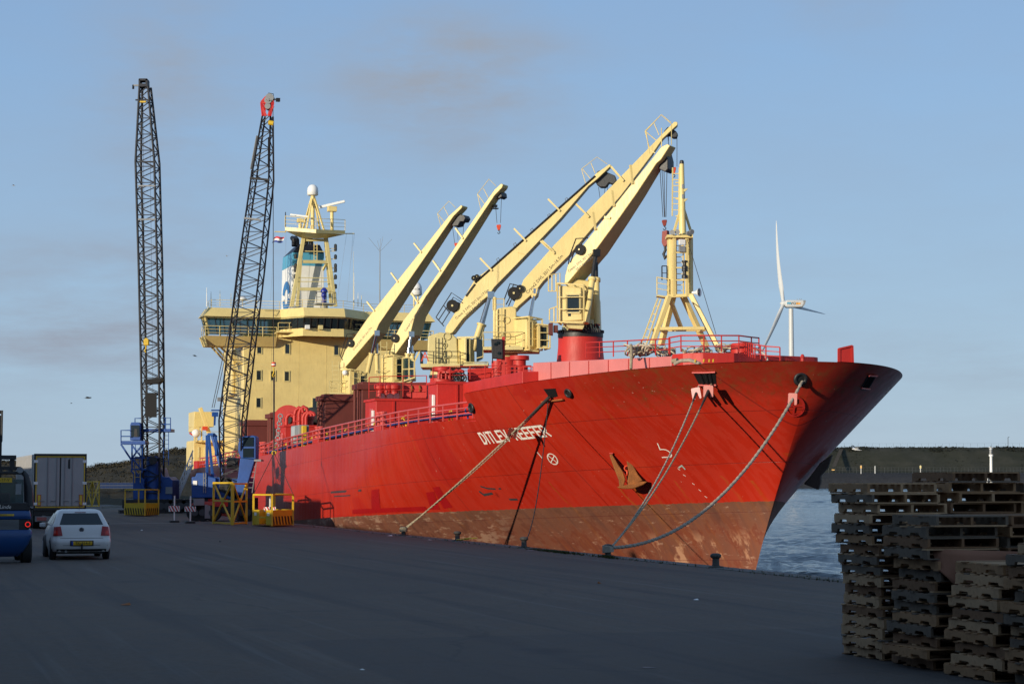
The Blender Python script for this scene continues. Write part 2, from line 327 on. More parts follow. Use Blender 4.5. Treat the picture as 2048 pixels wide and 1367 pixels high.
# inland dune behind the ship's stern: world X / Y from bearings, height field with a rough brow
def pxX(px, Y): return (px - CX) / F * Y
RIDGE = [(-900, 942), (-200, 930), (0, 922), (60, 925), (110, 938), (166, 940), (212, 930), (257, 925), (333, 901), (385, 897), (470, 888), (600, 880), (800, 876)]
def dune_h(px, Y):
    if Y < 196: return 0.0
    z0 = EYE + (HZ - lin(px, RIDGE)) / F * 320
    f = [(196, 0.0), (206, 0.35), (226, 0.55), (240, 1.6), (262, 2.2), (320, 1.0), (360, 0.9), (460, 0.7)]
    if Y <= 240: h = lin(Y, f[:4])
    else: h = lin(Y, [(240, 1.6), (262, max(2.2, z0 * .5)), (320, z0), (360, z0 * .95), (460, z0 * .8)])
    return h + (noise.noise(Vector((px * .02, Y * .06, 0))) * .35 + noise.noise(Vector((px * .07, Y * .15, 3))) * .25) * min(1, (Y - 196) / 40)
rows = []
for j in range(70):
    Y = 196 + 264 * (j / 69) ** 1.2
    rows.append([])
    for i in range(150):
        px = -900 + 1700 * i / 149; X = pxX(px, Y)
        rows[-1].append((X * NX + Y * NY - OFF, -X * NY + Y * NX, dune_h(px, Y) - 0.02 if j else -0.05))
mb = MB().grid(rows)
dunem = veg('dune_grass', (0.040, 0.033, 0.021), (0.056, 0.046, 0.028), (0.026, 0.024, 0.016))
tag(obj('hill', mb, dunem, smooth=180), kind='structure')
def leaf_mesh(rnd, spots, size):
    mb = MB()
    for p, s in spots:
        for k in range(9):
            c = p + Vector((rnd.gauss(0, .5), rnd.gauss(0, .5), abs(rnd.gauss(.25, .4)))) * s
            a = Vector((rnd.gauss(0, 1), rnd.gauss(0, 1), rnd.gauss(0, 1))).normalized(); bb = a.orthogonal().normalized()
            l = size * s * rnd.uniform(.5, 1.1)
            mb.add([c - a * l, c + bb * l * .7, c + a * l, c - bb * l * .6], [(0, 1, 2), (0, 2, 3)])
    return mb
rnd = random.Random(3); spots = []
for k in range(4200):
    px = rnd.uniform(-60, 620); Y = rnd.choice([rnd.uniform(306, 326), rnd.uniform(306, 326), rnd.uniform(250, 325)]); X = pxX(px, Y)
    spots.append((Vector((X * NX + Y * NY - OFF, -X * NY + Y * NX, dune_h(px, Y) - .1)), rnd.uniform(.12, .55)))
bushm = veg('scrub_leaves', (0.040, 0.034, 0.022), (0.056, 0.046, 0.028), (0.030, 0.027, 0.019), 0.1, 1.0, 0)
tag(obj('scrub', leaf_mesh(rnd, spots, .34), bushm, smooth=0, recalc=False), kind='stuff')
# dike across the water
def dikept(X, Y, z): return (X * NX + Y * NY - OFF, -X * NY + Y * NX, z)
PROF = [(1214, -3.0), (1236, 4.6), (1250, 7.2), (1262, 7.6), (1275, 9.5), (1318, 24.0), (1330, 24.6), (1400, 22), (1600, 0)]
rows = []
for i in range(220):
    X = 60 + 900 * i / 219
    rows.append([dikept(X, Y, z + (noise.noise(Vector((X * .03, Y * .03, 0))) * 1.2 + noise.noise(Vector((X * .11, Y * .2, 5))) * .8 if 1262 < Y < 1590 else 0)) for Y, z in
                 [(lin(k, [(i2, p[0]) for i2, p in enumerate(PROF)]), lin(k, [(i2, p[1]) for i2, p in enumerate(PROF)])) for k in [x / 4 for x in range(0, 33)]]])
greenm = veg('dike_grass', (0.029, 0.031, 0.021), (0.040, 0.040, 0.028), (0.058, 0.055, 0.042), 0.012, 0.05, .6)
stonem = veg('dike_stone', (0.038, 0.038, 0.040), (0.048, 0.047, 0.049), (0.026, 0.026, 0.028), 0.02, 0.3, .5)
tag(obj('dike', MB().grid([r[8:] for r in rows]), greenm, smooth=180), kind='structure')
tag(obj('dike_shore', MB().grid([r[:13] for r in [[(p[0], p[1], p[2] + .05) for p in r] for r in rows]]), stonem, smooth=180), kind='structure')
spots = []
for k in range(4500):
    X = rnd.uniform(170, 520)
    Y = rnd.uniform(1312, 1336) if rnd.random() < .75 else rnd.uniform(1270, 1330)
    z = lin(Y, PROF); spots.append((Vector(dikept(X, Y, z - .4)), rnd.uniform(.5, 1.7) * (0.55 if Y < 1310 else 1) * (0.7 + .5 * noise.noise(Vector((X * .05, 0, 0))))))
tag(obj('dike_scrub', leaf_mesh(rnd, spots, .6), veg('dike_scrub_leaves', (0.018, 0.020, 0.015), (0.028, 0.028, 0.020), (0.014, 0.015, 0.013), 0.05, .5, 0), smooth=0, recalc=False), kind='stuff')
# the warehouse whose long shadow lies over the quay (behind the photographer)
mb = MB()
wh = thing('warehouse', 'long grey quayside warehouse behind the viewpoint with roller doors', 'warehouse', (-45, 0, 0))
WH = 5.15
mb.box((-60, -140, 0), (-26.0, 36, 9.0)); mb.box((-60, 36.01, 0), (-26.01, 88, WH)); mb.box((-29, 88.9, 0), (-25.99, 92.0, 6.4)); mb.box((-60, 88.0, 0), (-26.01, 112, WH)); mb.box((-59, 112.01, 0), (-26.0, 200.01, 8.6)); obj('wall', mb, paint('warehouse_cladding', (0.30, 0.32, 0.34), .5, .1, .2), wh)  # unseen blocks, heights stepped to shape the shade on pallets, lorry and cranes
obj('roof', MB().box((-60.4, -140.4, 9.003), (-25.95, 36.05, 9.08)), greyp, wh)
obj('added_shade_canopy', MB().box((-25.9, -60, 5.2), (-17.5, 6.5, 5.5)), greyp, wh)  # canopy added out of view to darken the near ground and pallets
for k in range(6): obj('shade_canopy_post', MB().box((-18.0, -60 + k * 11, 0), (-17.7, -57.7 + k * 11, 5.2)), greyp, wh)  # posts under the added canopy
for k in range(12): obj('roller_door', MB().box((-26.0, -60 + k * 14, 0), (-25.94, -55 + k * 14, 5)), bluep, wh)

# ================================================================ SHIP
TC = 10.5; HB = 9.5; ZW = -3.0
def zdk(s): return 6.813 - 0.043 * (s - 60)
def hbr(s, l):
    l = min(max(l, 0), 1); st = 71.335 - 6.426 * l ** 1.242
    L = 44.978 - 20.259 * l ** 0.616 if l > 0 else 44.978
    x = min(max((s - st) / L, 0), 1); a = 1.3 + .893 * l ** 1.283; b = 1.2 - .731 * l ** .989
    h = HB * (1 - (1 - x) ** a) ** b
    if s > 146: h *= 1 - .22 * ((s - 146) / 19) ** 2 - .35 * (1 - l) * ((s - 146) / 19)
    return h
def stem_s(l): return 71.335 - 6.426 * max(l, 0) ** 1.242
def lam(s, z): return (z - ZW) / (zdk(s) - ZW)
def surf(s, z, off=0.0): return Vector((TC - hbr(s, lam(s, z)) - off, s, z))
def inside(p):
    l = lam(p.y, p.z); return 0 <= l <= 1.02 and abs(p.x - TC) < hbr(p.y, l)
def onH(px, py):
    r = ray(px, py); k = 45.0; pv = k
    while k < 260:
        if inside(CAM + r * k): break
        pv = k; k += .2
    lo, hi = pv, k
    for _ in range(16):
        mm = (lo + hi) / 2
        if inside(CAM + r * mm): hi = mm
        else: lo = mm
    return CAM + r * hi
def hnorm(p):
    sg = -1 if p.x < TC else 1
    def sf(s, z): return Vector((TC + sg * hbr(s, lam(s, z)), s, z))
    e = .04; a = sf(p.y + e, p.z) - sf(p.y - e, p.z); b = sf(p.y, p.z + e) - sf(p.y, p.z - e)
    nn = a.cross(b).normalized()
    return nn if nn.x * sg > 0 else -nn
MAIN = [(79.8, 4.95), (91.1, 4.74), (106, 4.40), (123, 3.86), (140, 3.42), (168, 3.0)]
def zmain(s): return lin(s, MAIN)
ship = thing('cargo_ship', 'large red reefer ship with cream deck cranes moored along the quay', 'ship', (TC, 110, -2))

def hull_mat():
    m, t, b, co = base_mat('hull_paint', 0.32)
    sp = N(t, 'ShaderNodeSeparateXYZ'); 
    ad = N(t, 'ShaderNodeVectorMath', operation='ADD'); ad.inputs[1].default_value = (TC, 110, -2); link(t, co, ad.inputs[0]); pos = ad.outputs[0]
    link(t, pos, sp.inputs[0]); X, Y, Z = sp.outputs
    zb = math_n(t, 'ADD', math_n(t, 'MULTIPLY', Y, -0.034), 3.90)
    h = math_n(t, 'SUBTRACT', Z, zb)                     # height over the boot-top line
    nbig = noise_tex(t, pos, 0.22, 5); nst = noise_tex(t, pos, 1.0, 8, 0.7, (.6, 3.4, .10)); nfine = noise_tex(t, pos, 2.4, 8, 0.7); nchip = noise_tex(t, pos, 5.0, 6, 0.6)
    red = mix(t, ramp(t, nbig, .3, .7), (0.35, 0.016, 0.006), (0.45, 0.023, 0.008))
    red = mix(t, math_n(t, 'MULTIPLY', ramp(t, nst, .47, .75), .34), red, (0.27, 0.010, 0.006))
    red = mix(t, math_n(t, 'MULTIPLY', ramp(t, nst, .48, .28), .16), red, (0.55, 0.07, 0.045))
    # weathered, rust-brown band under the bulwark at the bow
    top = math_n(t, 'SUBTRACT', Z, math_n(t, 'ADD', math_n(t, 'MULTIPLY', Y, -0.043), 9.393))
    band = ramp(t, math_n(t, 'ADD', math_n(t, 'ADD', top, 1.5), math_n(t, 'MULTIPLY', math_n(t, 'SUBTRACT', nfine, .5), 2.2)), 0.0, 0.9)
    bow = ramp(t, Y, 0, 1); bowf = math_n(t, 'MULTIPLY', math_n(t, 'SUBTRACT', 73.0, Y), .25, True)
    red = mix(t, math_n(t, 'MULTIPLY', math_n(t, 'MULTIPLY', band, bowf), .55), red, (0.17, 0.022, 0.009))
    grime = math_n(t, 'MULTIPLY', math_n(t, 'MULTIPLY', ramp(t, nfine, .5, .66), bowf), math_n(t, 'MULTIPLY', band, .5))
    red = mix(t, grime, red, (0.14, 0.07, 0.02))
    # blocky patches of fresher paint
    vor = N(t, 'ShaderNodeTexVoronoi', distance='CHEBYCHEV', feature='F1'); vor.inputs['Scale'].default_value = .32
    mp = N(t, 'ShaderNodeMapping'); mp.inputs['Scale'].default_value = (0.02, 1, 1.3); link(t, pos, mp.inputs[0]); link(t, mp.outputs[0], vor.inputs['Vector'])
    vs = N(t, 'ShaderNodeSeparateColor'); link(t, vor.outputs['Color'], vs.inputs[0])
    red = mix(t, math_n(t, 'MULTIPLY', math_n(t, 'GREATER_THAN', vs.outputs[0], .8), .3), red, (0.33, 0.006, 0.008))
    # chips of bare primer
    chip = math_n(t, 'MULTIPLY', ramp(t, nchip, .68, .72), ramp(t, noise_tex(t, pos, .5, 3), .46, .58))
    red = mix(t, chip, red, (0.55, 0.32, 0.26))
    bt = mix(t, ramp(t, noise_tex(t, pos, .5, 6, .65, (1, 1, .5)), .35, .65), (0.090, 0.032, 0.022), (0.130, 0.038, 0.022))
    low = math_n(t, 'MULTIPLY', math_n(t, 'SUBTRACT', .0, h), .9, True)
    bt = mix(t, math_n(t, 'MULTIPLY', math_n(t, 'MULTIPLY', low, .6), math_n(t, 'MULTIPLY', math_n(t, 'SUBTRACT', 92, Y), .06, True)), bt, (0.21, 0.048, 0.022))
    dk = ramp(t, math_n(t, 'ADD', h, math_n(t, 'MULTIPLY', nfine, .5)), .0, -.4)
    bt = mix(t, math_n(t, 'MULTIPLY', math_n(t, 'SUBTRACT', 1.0, low), .45), bt, (0.15, 0.075, 0.045))
    blot = noise_tex(t, pos, 1.1, 8, .72, (.6, 1, .8)); bt = mix(t, math_n(t, 'MULTIPLY', ramp(t, blot, .46, .62), .55), bt, (0.10, 0.042, 0.03)); bt = mix(t, math_n(t, 'MULTIPLY', ramp(t, blot, .47, .32), .3), bt, (0.24, 0.095, 0.055))
    bt = mix(t, math_n(t, 'MULTIPLY', ramp(t, noise_tex(t, pos, 1.0, 7, .7, (.5, 3.2, .14)), .5, .68), .4), bt, (0.24, 0.075, 0.022)); bt = mix(t, math_n(t, 'MULTIPLY', ramp(t, noise_tex(t, pos, 1.0, 7, .7, (.5, 2.2, .2)), .52, .66), .5), bt, (0.085, 0.035, 0.028))
    bt = mix(t, math_n(t, 'MULTIPLY', ramp(t, noise_tex(t, pos, 2.2, 7, .75, (1, .35, 2.0)), .60, .66), .5), bt, (0.45, 0.28, 0.2))
    scr = math_n(t, 'MULTIPLY', ramp(t, noise_tex(t, pos, .9, 6, .7, (.6, 1, .5)), .54, .6), math_n(t, 'MULTIPLY', math_n(t, 'MULTIPLY', math_n(t, 'SUBTRACT', -1.0, h), 1.6, True), math_n(t, 'MULTIPLY', math_n(t, 'SUBTRACT', 80, Y), .2, True)))
    bt = mix(t, math_n(t, 'MULTIPLY', scr, .7), bt, (0.50, 0.27, 0.16))
    scf = math_n(t, 'MULTIPLY', ramp(t, noise_tex(t, pos, .8, 7, .75, (1, .7, 3.0)), .53, .58), math_n(t, 'MULTIPLY', math_n(t, 'SUBTRACT', Y, 82), .2, True))
    bt = mix(t, math_n(t, 'MULTIPLY', scf, .5), bt, (0.42, 0.28, 0.2))
    c = mix(t, math_n(t, 'GREATER_THAN', math_n(t, 'ADD', h, math_n(t, 'MULTIPLY', math_n(t, 'SUBTRACT', nfine, .5), .14)), 0.0), bt, red)
    # rust running down from the hawse and scuppers
    rl = ramp(t, noise_tex(t, pos, 1.0, 2, .5, (1.1, 1.1, .10)), .64, .74)
    c = mix(t, math_n(t, 'MULTIPLY', math_n(t, 'MULTIPLY', rl, ramp(t, h, 1.4, -.3)), .6), c, (0.28, 0.085, 0.012))
    # rust runs below particular openings and scrapes: place along the hull, height where each starts, width
    wob = math_n(t, 'MULTIPLY', math_n(t, 'SUBTRACT', noise_tex(t, pos, .9, 4, .6, (.3, .3, 1)), .5), .5)
    for px_, py_, wd_, ln_, st_ in ((1238, 975, .10, 3.2, .8), (1268, 975, .22, 3.0, .75), (1293, 968, .10, 2.6, .6), (872, 984, .16, 2.2, .8), (1098, 963, .09, 2.4, .75), (1408, 772, .14, 1.6, .35), (1180, 792, .1, 2.5, .3), (1000, 820, .12, 3.0, .25), (1062, 800, .08, 2.2, .25), (1345, 960, .1, 2.6, .5), (1440, 950, .12, 2.2, .45), (1500, 960, .14, 2.6, .5), (620, 905, .25, 2.2, .3), (700, 890, .2, 1.8, .3), (820, 862, .15, 2.4, .3), (1320, 765, .1, 2.0, .3), (1570, 905, .1, 2.4, .4)):
        hp_ = onH(px_, py_); dz_ = math_n(t, 'SUBTRACT', hp_.z, Z)
        across = math_n(t, 'SUBTRACT', 1.0, math_n(t, 'DIVIDE', math_n(t, 'ABSOLUTE', math_n(t, 'ADD', math_n(t, 'SUBTRACT', Y, hp_.y), wob)), math_n(t, 'ADD', math_n(t, 'MULTIPLY', dz_, wd_ * .5), wd_ * .6)), True)
        along = math_n(t, 'MULTIPLY', math_n(t, 'GREATER_THAN', dz_, 0.0), math_n(t, 'SUBTRACT', 1.0, math_n(t, 'DIVIDE', dz_, ln_), True))
        c = mix(t, math_n(t, 'MULTIPLY', math_n(t, 'MULTIPLY', math_n(t, 'MULTIPLY', across, along), ramp(t, nfine, .3, .6)), st_), c, (0.30, 0.10, 0.015))
    # seams of the shell plating
    s1 = math_n(t, 'LESS_THAN', math_n(t, 'FRACT', math_n(t, 'MULTIPLY', math_n(t, 'ADD', Z, math_n(t, 'MULTIPLY', Y, .036)), .55)), .012)
    s2 = math_n(t, 'LESS_THAN', math_n(t, 'FRACT', math_n(t, 'MULTIPLY', Y, .105)), .004)
    seam = math_n(t, 'MAXIMUM', s1, s2); c = mix(t, math_n(t, 'MULTIPLY', seam, .55), c, (0.10, 0.01, 0.008))
    link(t, c, b.inputs['Base Color'])
    link(t, math_n(t, 'ADD', math_n(t, 'MULTIPLY', nfine, .22), math_n(t, 'ADD', math_n(t, 'MULTIPLY', math_n(t, 'LESS_THAN', h, 0), .25), .22)), b.inputs['Roughness'])
    plate = math_n(t, 'ADD', noise_tex(t, pos, .55, 2, .5, (1, 1, 1)), math_n(t, 'MULTIPLY', math_n(t, 'ABSOLUTE', math_n(t, 'MULTIPLY', math_n(t, 'SINE', math_n(t, 'MULTIPLY', Y, 4.2)), math_n(t, 'SINE', math_n(t, 'MULTIPLY', Z, 2.3)))), math_n(t, 'MULTIPLY', noise_tex(t, pos, .35, 2), .34)))
    bp = N(t, 'ShaderNodeBump'); bp.inputs['Strength'].default_value = .45; bp.inputs['Distance'].default_value = .075
    link(t, math_n(t, 'ADD', math_n(t, 'MULTIPLY', nfine, .12), math_n(t, 'ADD', math_n(t, 'MULTIPLY', plate, 1.2), math_n(t, 'MULTIPLY', seam, -.25))), bp.inputs['Height']); link(t, bp.outputs[0], b.inputs['Normal'])
    return m
hullm = hull_mat()
mb = MB()
NL, NU = 48, 60
for sg in (-1, 1):
    rows = []
    for i in range(NL + 1):
        l = i / NL; s0 = stem_s(l); r = []
        for j in range(NU + 1):
            s = s0 + (80 - s0) * (j / NU) ** 1.7
            r.append((TC + sg * hbr(s, l), s, ZW + (zdk(s) - ZW) * l))
        rows.append(r)
    mb.grid(rows)
    rows = []
    for j in range(60):
        s = 80 + 85 * j / 59; lm = lam(s, zmain(s))
        rows.append([(TC + sg * hbr(s, lm * i / 24), s, ZW + (zmain(s) - ZW) * i / 24) for i in range(25)])
    mb.grid(rows)
st = [(TC + sg * hbr(165, lam(165, zmain(165)) * i / 24), 165, ZW + (zmain(165) - ZW) * i / 24) for sg, rng in ((-1, range(25)), (1, range(24, -1, -1))) for i in rng]
mb.add(st, [tuple(range(len(st)))])
# inner bulwark and cap rail
for sg in (-1, 1):
    rows = []
    for k in range(60):
        s = 65.0 + 15 * (k / 59) ** 1.5; h_ = hbr(s, 1)
        rows.append([(TC + sg * max(h_ - .02, 0), s + .0, zdk(s) + .02), (TC + sg * max(h_ - .16, 0), s + .1, zdk(s) + .02), (TC + sg * max(hbr(max(s + .15, stem_s(lam(s, zdk(s) - 1)) + .25), lam(s, zdk(s) - 1.0)) - .16, 0), max(s + .15, stem_s(lam(s, zdk(s) - 1)) + .25), zdk(s) - 1.0)])
    mb.grid(rows)
hull = obj('hull', mb, hullm, ship, smooth=60, recalc=True)
# decks
mb = MB(); ss = [66.2 + 13.8 * k / 30 for k in range(31)]
hd = lambda s: max(hbr(s, lam(s, zdk(s) - 1.1)) - .1, .02)
pl = [(TC - hd(s), s, zdk(s) - .95) for s in ss] + [(TC + hd(s), s, zdk(s) - .95) for s in reversed(ss)]
mb.prism(pl, (0, 0, -.1))
obj('forecastle_deck', mb, redp, ship)
obj('forecastle_bulkhead', MB().prism([(TC + sg * (hbr(79.9, lam(79.9, z)) - .12), 79.9, z) for sg, z in ((-1, 4.2), (-1, 5.0), (-1, 5.9), (1, 5.9), (1, 5.0), (1, 4.2))], (0, .1, 0)), redp, ship)
mb = MB(); ss = [80.05 + 84 * k / 30 for k in range(31)]
pl = [(TC - hbr(s, lam(s, zmain(s))) + .06, s, zmain(s) - .03) for s in ss] + [(TC + hbr(s, lam(s, zmain(s))) - .06, s, zmain(s) - .03) for s in reversed(ss)]
mb.prism(pl, (0, 0, -.1)); obj('main_deck', mb, redp, ship)

# --- markings on the bow: block letters built from strokes, laid on the plating
GL = {'D': [[(0, 0), (0, 1), (.62, 1), (1, .72), (1, .28), (.62, 0), (0, 0)]], 'I': [[(.5, 0), (.5, 1)]], 'T': [[(.5, 0), (.5, 1)], [(0, 1), (1, 1)]], 'L': [[(0, 1), (0, 0), (1, 0)]],
      'E': [[(1, 1), (0, 1), (0, 0), (1, 0)], [(0, .5), (.8, .5)]], 'V': [[(0, 1), (.5, 0), (1, 1)]], 'R': [[(0, 0), (0, 1), (.7, 1), (1, .8), (1, .62), (.7, .47), (0, .47)], [(.5, .47), (1, 0)]],
      'F': [[(1, 1), (0, 1), (0, 0)], [(0, .5), (.8, .5)]]}
def stroke(mb, pts, w, fn, closed=False):
    """flat ribbon along 2-D points, pushed through fn(u, v) -> 3-D"""
    for (a, b_) in zip(pts, pts[1:]):
        a, b_ = Vector(a), Vector(b_); d = (b_ - a); L = d.length
        if L < 1e-6: continue
        d /= L; nn = Vector((-d.y, d.x)) * w / 2; a2 = a - d * w / 2; b2 = b_ + d * w / 2; k = max(1, int(L / .15))
        vs = []
        for i in range(k + 1):
            c = a2 + (b2 - a2) * i / k; vs += [fn(*(c - nn)), fn(*(c + nn))]
        mb.add(vs, [(2 * i, 2 * i + 1, 2 * i + 3, 2 * i + 2) for i in range(k)])
def hull_quad(bl, br, tl, tr, off=.012):
    P = [onH(*q) for q in (bl, br, tl, tr)]
    def fn(u, v):
        s = (P[0].y * (1 - u) + P[1].y * u) * (1 - v) + (P[2].y * (1 - u) + P[3].y * u) * v
        z = (P[0].z * (1 - u) + P[1].z * u) * (1 - v) + (P[2].z * (1 - u) + P[3].z * u) * v
        p = surf(s, z); return p + hnorm(p) * off
    return fn
fn = hull_quad((970, 887.5), (1106, 871), (956, 865), (1087, 849))
text = 'DITLEV REEFER'; wid = {'I': .55, ' ': .9}; adv = [wid.get(ch, 1.0) for ch in text]; tot = sum(adv); x = 0
for ch, a in zip(text, adv):
    if ch != ' ':
        mb = MB(); g = (a * .74) if ch != 'I' else .3
        for ln in GL[ch]:
            stroke(mb, [((x + g * p[0]) / tot, p[1] * .88 + .06) for p in ln], .0001, fn) if False else None
            for p, q in zip(ln, ln[1:]):
                # stroke width given in true proportions: letters are tall and narrow
                A, B_ = Vector(((x + g * p[0]), p[1] * .88 + .06)), Vector(((x + g * q[0]), q[1] * .88 + .06))
                asp = 1.28; A2, B2 = Vector((A.x, A.y * asp)), Vector((B_.x, B_.y * asp)); d = (B2 - A2).normalized(); nn = Vector((-d.y, d.x)) * .115; e = d * .10
                qd = [A2 - e - nn, A2 - e + nn, B2 + e + nn, B2 + e - nn]
                mb.add([fn(v.x / tot, v.y / asp) for v in qd], [(0, 1, 2, 3)])
        obj('letter', mb, lettering, hull, smooth=0, recalc=False)
    x += a
def hull_line(name, pix, w, mat, off=.014, closed=False):
    mb = MB(); P = [onH(*p) for p in pix]
    if closed: P.append(P[0])
    for a, b_ in zip(P, P[1:]):
        nn = hnorm((a + b_) / 2); d = (b_ - a).normalized(); sd = nn.cross(d) * w / 2
        mb.add([a - sd + nn * off - d * w * .4, a + sd + nn * off - d * w * .4, b_ + sd + nn * off + d * w * .4, b_ - sd + nn * off + d * w * .4], [(0, 1, 2, 3)])
    return obj(name, mb, mat, hull, smooth=0, recalc=False)
cy = lambda cx_, cy_, rx, ry, rot, n=20: [(cx_ + rx * math.cos(a) * math.cos(rot) - ry * math.sin(a) * math.sin(rot), cy_ + rx * math.cos(a) * math.sin(rot) + ry * math.sin(a) * math.cos(rot)) for a in [2 * math.pi * k / n for k in range(n)]]
hull_line('thruster_mark', cy(1105.5, 917, 12.5, 7.5, R(48)), .055, lettering, closed=True)
hull_line('thruster_mark', [(1098, 911), (1113, 923)], .045, lettering); hull_line('thruster_mark', [(1109, 910), (1102, 924)], .045, lettering)
hull_line('draught_mark', [(1075, 903.5), (1084.5, 915)], .05, lettering)
hull_line('bulb_mark', [(1315.5, 886), (1320.5, 898), (1326, 897.5), (1332, 898.5), (1337, 901), (1341, 904.5), (1343, 908.5), (1342.5, 912), (1339, 913), (1325, 913.5)], .05, lettering)
for x0, y0 in [(1356, 936), (1367, 948), (1385, 965), (1398, 978), (1410, 991), (1425, 1005)]:
    hull_line('draught_mark', [(x0, y0), (x0 + 4, y0 + 3)], .025, lettering)
hull_line('scrape', [(1358, 934), (1364, 930), (1370, 937)], .06, plain('pale_scrape', (.35, .45, .42)));
# raised company crest on the stem: ring with a bar and two hooks
hull_line('crest', cy(1589, 811, 18, 19, 0, 26), .09, redp, .05, True); hull_line('crest', [(1572, 810), (1606, 810)], .08, redp, .05)
hull_line('crest', [(1582, 797), (1592, 797), (1592, 803), (1584, 806)], .07, redp, .05); hull_line('crest', [(1588, 813), (1586, 826), (1598, 824)], .07, redp, .05)
# scuffed dark marks and fresh red patches on the side
scuff = paint('dark_scuff', (0.03, 0.025, 0.03), .7)
for pts, w in [([(962, 972), (975, 976), (990, 977)], .10), ([(960, 983), (968, 989), (984, 986)], .13), ([(1020, 998), (1034, 998)], .12), ([(998, 977), (1001, 976)], .08), ([(662, 984), (690, 982), (722, 980)], .10), ([(668, 992), (700, 990)], .06)]:
    hull_line('scuff', pts, w, scuff, .006)
fresh = paint('fresh_red_paint', (0.33, 0.008, 0.010), .3, .1, .1)
def hull_patch(name, quad, mat, off=.006, n=6):
    P = [onH(*q) for q in quad]; rows = []
    for i in range(n + 1):
        rows.append([])
        for j in range(n + 1):
            u, v = i / n, j / n; s = (P[0].y * (1 - u) + P[1].y * u) * (1 - v) + (P[3].y * (1 - u) + P[2].y * u) * v; z = (P[0].z * (1 - u) + P[1].z * u) * (1 - v) + (P[3].z * (1 - u) + P[2].z * u) * v
            p = surf(s, z) if P[0].x < TC else Vector((2 * TC - surf(s, z).x, s, z)); rows[-1].append(p + hnorm(p) * off)
    return obj(name, MB().grid(rows), mat, hull, smooth=60, recalc=False)
hull_patch('paint_patch', [(743, 979), (758, 977), (762, 1020), (744, 1022)], fresh); hull_patch('paint_patch', [(852, 984), (868, 982), (880, 1018), (862, 1018)], fresh)
hull_patch('paint_patch', [(865, 974), (878, 972), (905, 1014), (888, 1016)], fresh); hull_patch('paint_patch', [(705, 1018), (850, 1012), (856, 1021), (705, 1027)], fresh)
# mooring openings and fairleads, their inner shade painted as flat dark patches
holem = plain('opening_shade', (0.006, 0.006, 0.007), .6)
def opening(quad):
    hull_patch('mooring_port_shade', quad, holem, .012)
    P = [onH(*q) for q in quad]; mb = MB()
    for a, b_ in ((P[0], P[1]), (P[3], P[2])):
        nn = hnorm(a); obj('port_lip', MB().tube([a + nn * .05, (a + b_) / 2 + nn * .06, b_ + nn * .05], .035, 6), pinkp, hull)
    for u in (.3, .55, .75):
        a = P[0].lerp(P[1], u); b_ = P[3].lerp(P[2], u); nn = hnorm(a); obj('roller', MB().tube([a + nn * .02, b_ + nn * .02], .05, 6), blackp, hull)
opening([(1385, 743), (1431, 742), (1433, 768), (1398, 768)])
opening([(1736, 749), (1753, 750), (1738, 776), (1721, 774)])
def chock(px, py, r, mat=blackp):
    p = onH(px, py); nn = hnorm(p); nf = (nn + Vector((0, 0, .35))).normalized() if nn.z < 0 else nn
    mb = MB().ring(p + nf * .05, nf, r, r * .34, 22, 8); ch = obj('fairlead', mb, mat, hull, smooth=60)
    x = nf.orthogonal().normalized(); y = nf.cross(x)
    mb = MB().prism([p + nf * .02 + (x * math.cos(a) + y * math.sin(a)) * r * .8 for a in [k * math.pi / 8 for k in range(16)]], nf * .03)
    obj('fairlead_throat_shade', mb, holem, hull)
chock(1600, 757, .20); chock(1138, 785, .15); chock(944.5, 815, .17)
hull_patch('fairlead_throat_shade', [(1087, 777), (1111, 776), (1116, 792), (1100, 796)], holem, .012)
p = onH(1100, 799); nn = hnorm(p); a, b_ = onH(1085, 801), onH(1128, 796)
obj('port_lip', MB().tube([a + nn * .08, b_ + nn * .08], .04, 6), paint('orange_brown', (.3, .08, .02), .6), hull)
# anchors
pA = onH(1256, 950); dA_ = depth(pA)
AQ = lambda x, y, k: onY(x, y, dA_ - k)
an_ = obj('anchor', MB().tube([AQ(1256, 915, -.05), AQ(1256, 945, .2), AQ(1260, 970, .42)], .09, 8), rustm, hull)
obj('fluke', MB().prism([AQ(x, y, .62) for x, y in ((1219, 909), (1224, 907), (1234, 924), (1246, 942), (1251, 957), (1247, 974), (1239, 976), (1238, 960), (1228, 935))], AW * .2), rustm, hull, bevel=.03)
obj('fluke', MB().prism([AQ(x, y, .66) for x, y in ((1251, 909), (1257, 908), (1264, 925), (1276, 948), (1286, 960), (1270, 968), (1259, 972), (1255, 962), (1258, 946), (1254, 925))], AW * .2), rustm, hull, bevel=.03)
obj('crown', MB().prism([AQ(x, y, .78) for x, y in ((1234, 973), (1245, 977), (1266, 977), (1285, 970), (1296, 962), (1282, 962), (1266, 967), (1248, 970))], AW * .42), rustm, hull, bevel=.04)
for k in range(2): obj('anchor_shackle', MB().ring(AQ(1254, 936 + 9 * k, .45), RT if k else AW, .1, .035, 12, 6), orangep, hull)
for px in (1222, 1253): obj('fluke_tip', MB().cbox(AQ(px, 906, .6), (.14, .1, .04), (RT, AW, UP)), pinkp, hull)
# port anchor hanging out beyond the stem: flukes seen edge on
an = [onS(x, y, 70.6) for x, y in [(1664, 908), (1655, 935), (1641, 950), (1641, 964), (1636, 979), (1607, 967), (1618, 955), (1640, 925)]]
obj('anchor', MB().prism(an, (.35, .6, 0)), paint('dark_rust', (.035, .018, .014), .8, scale=3), hull, bevel=.04)
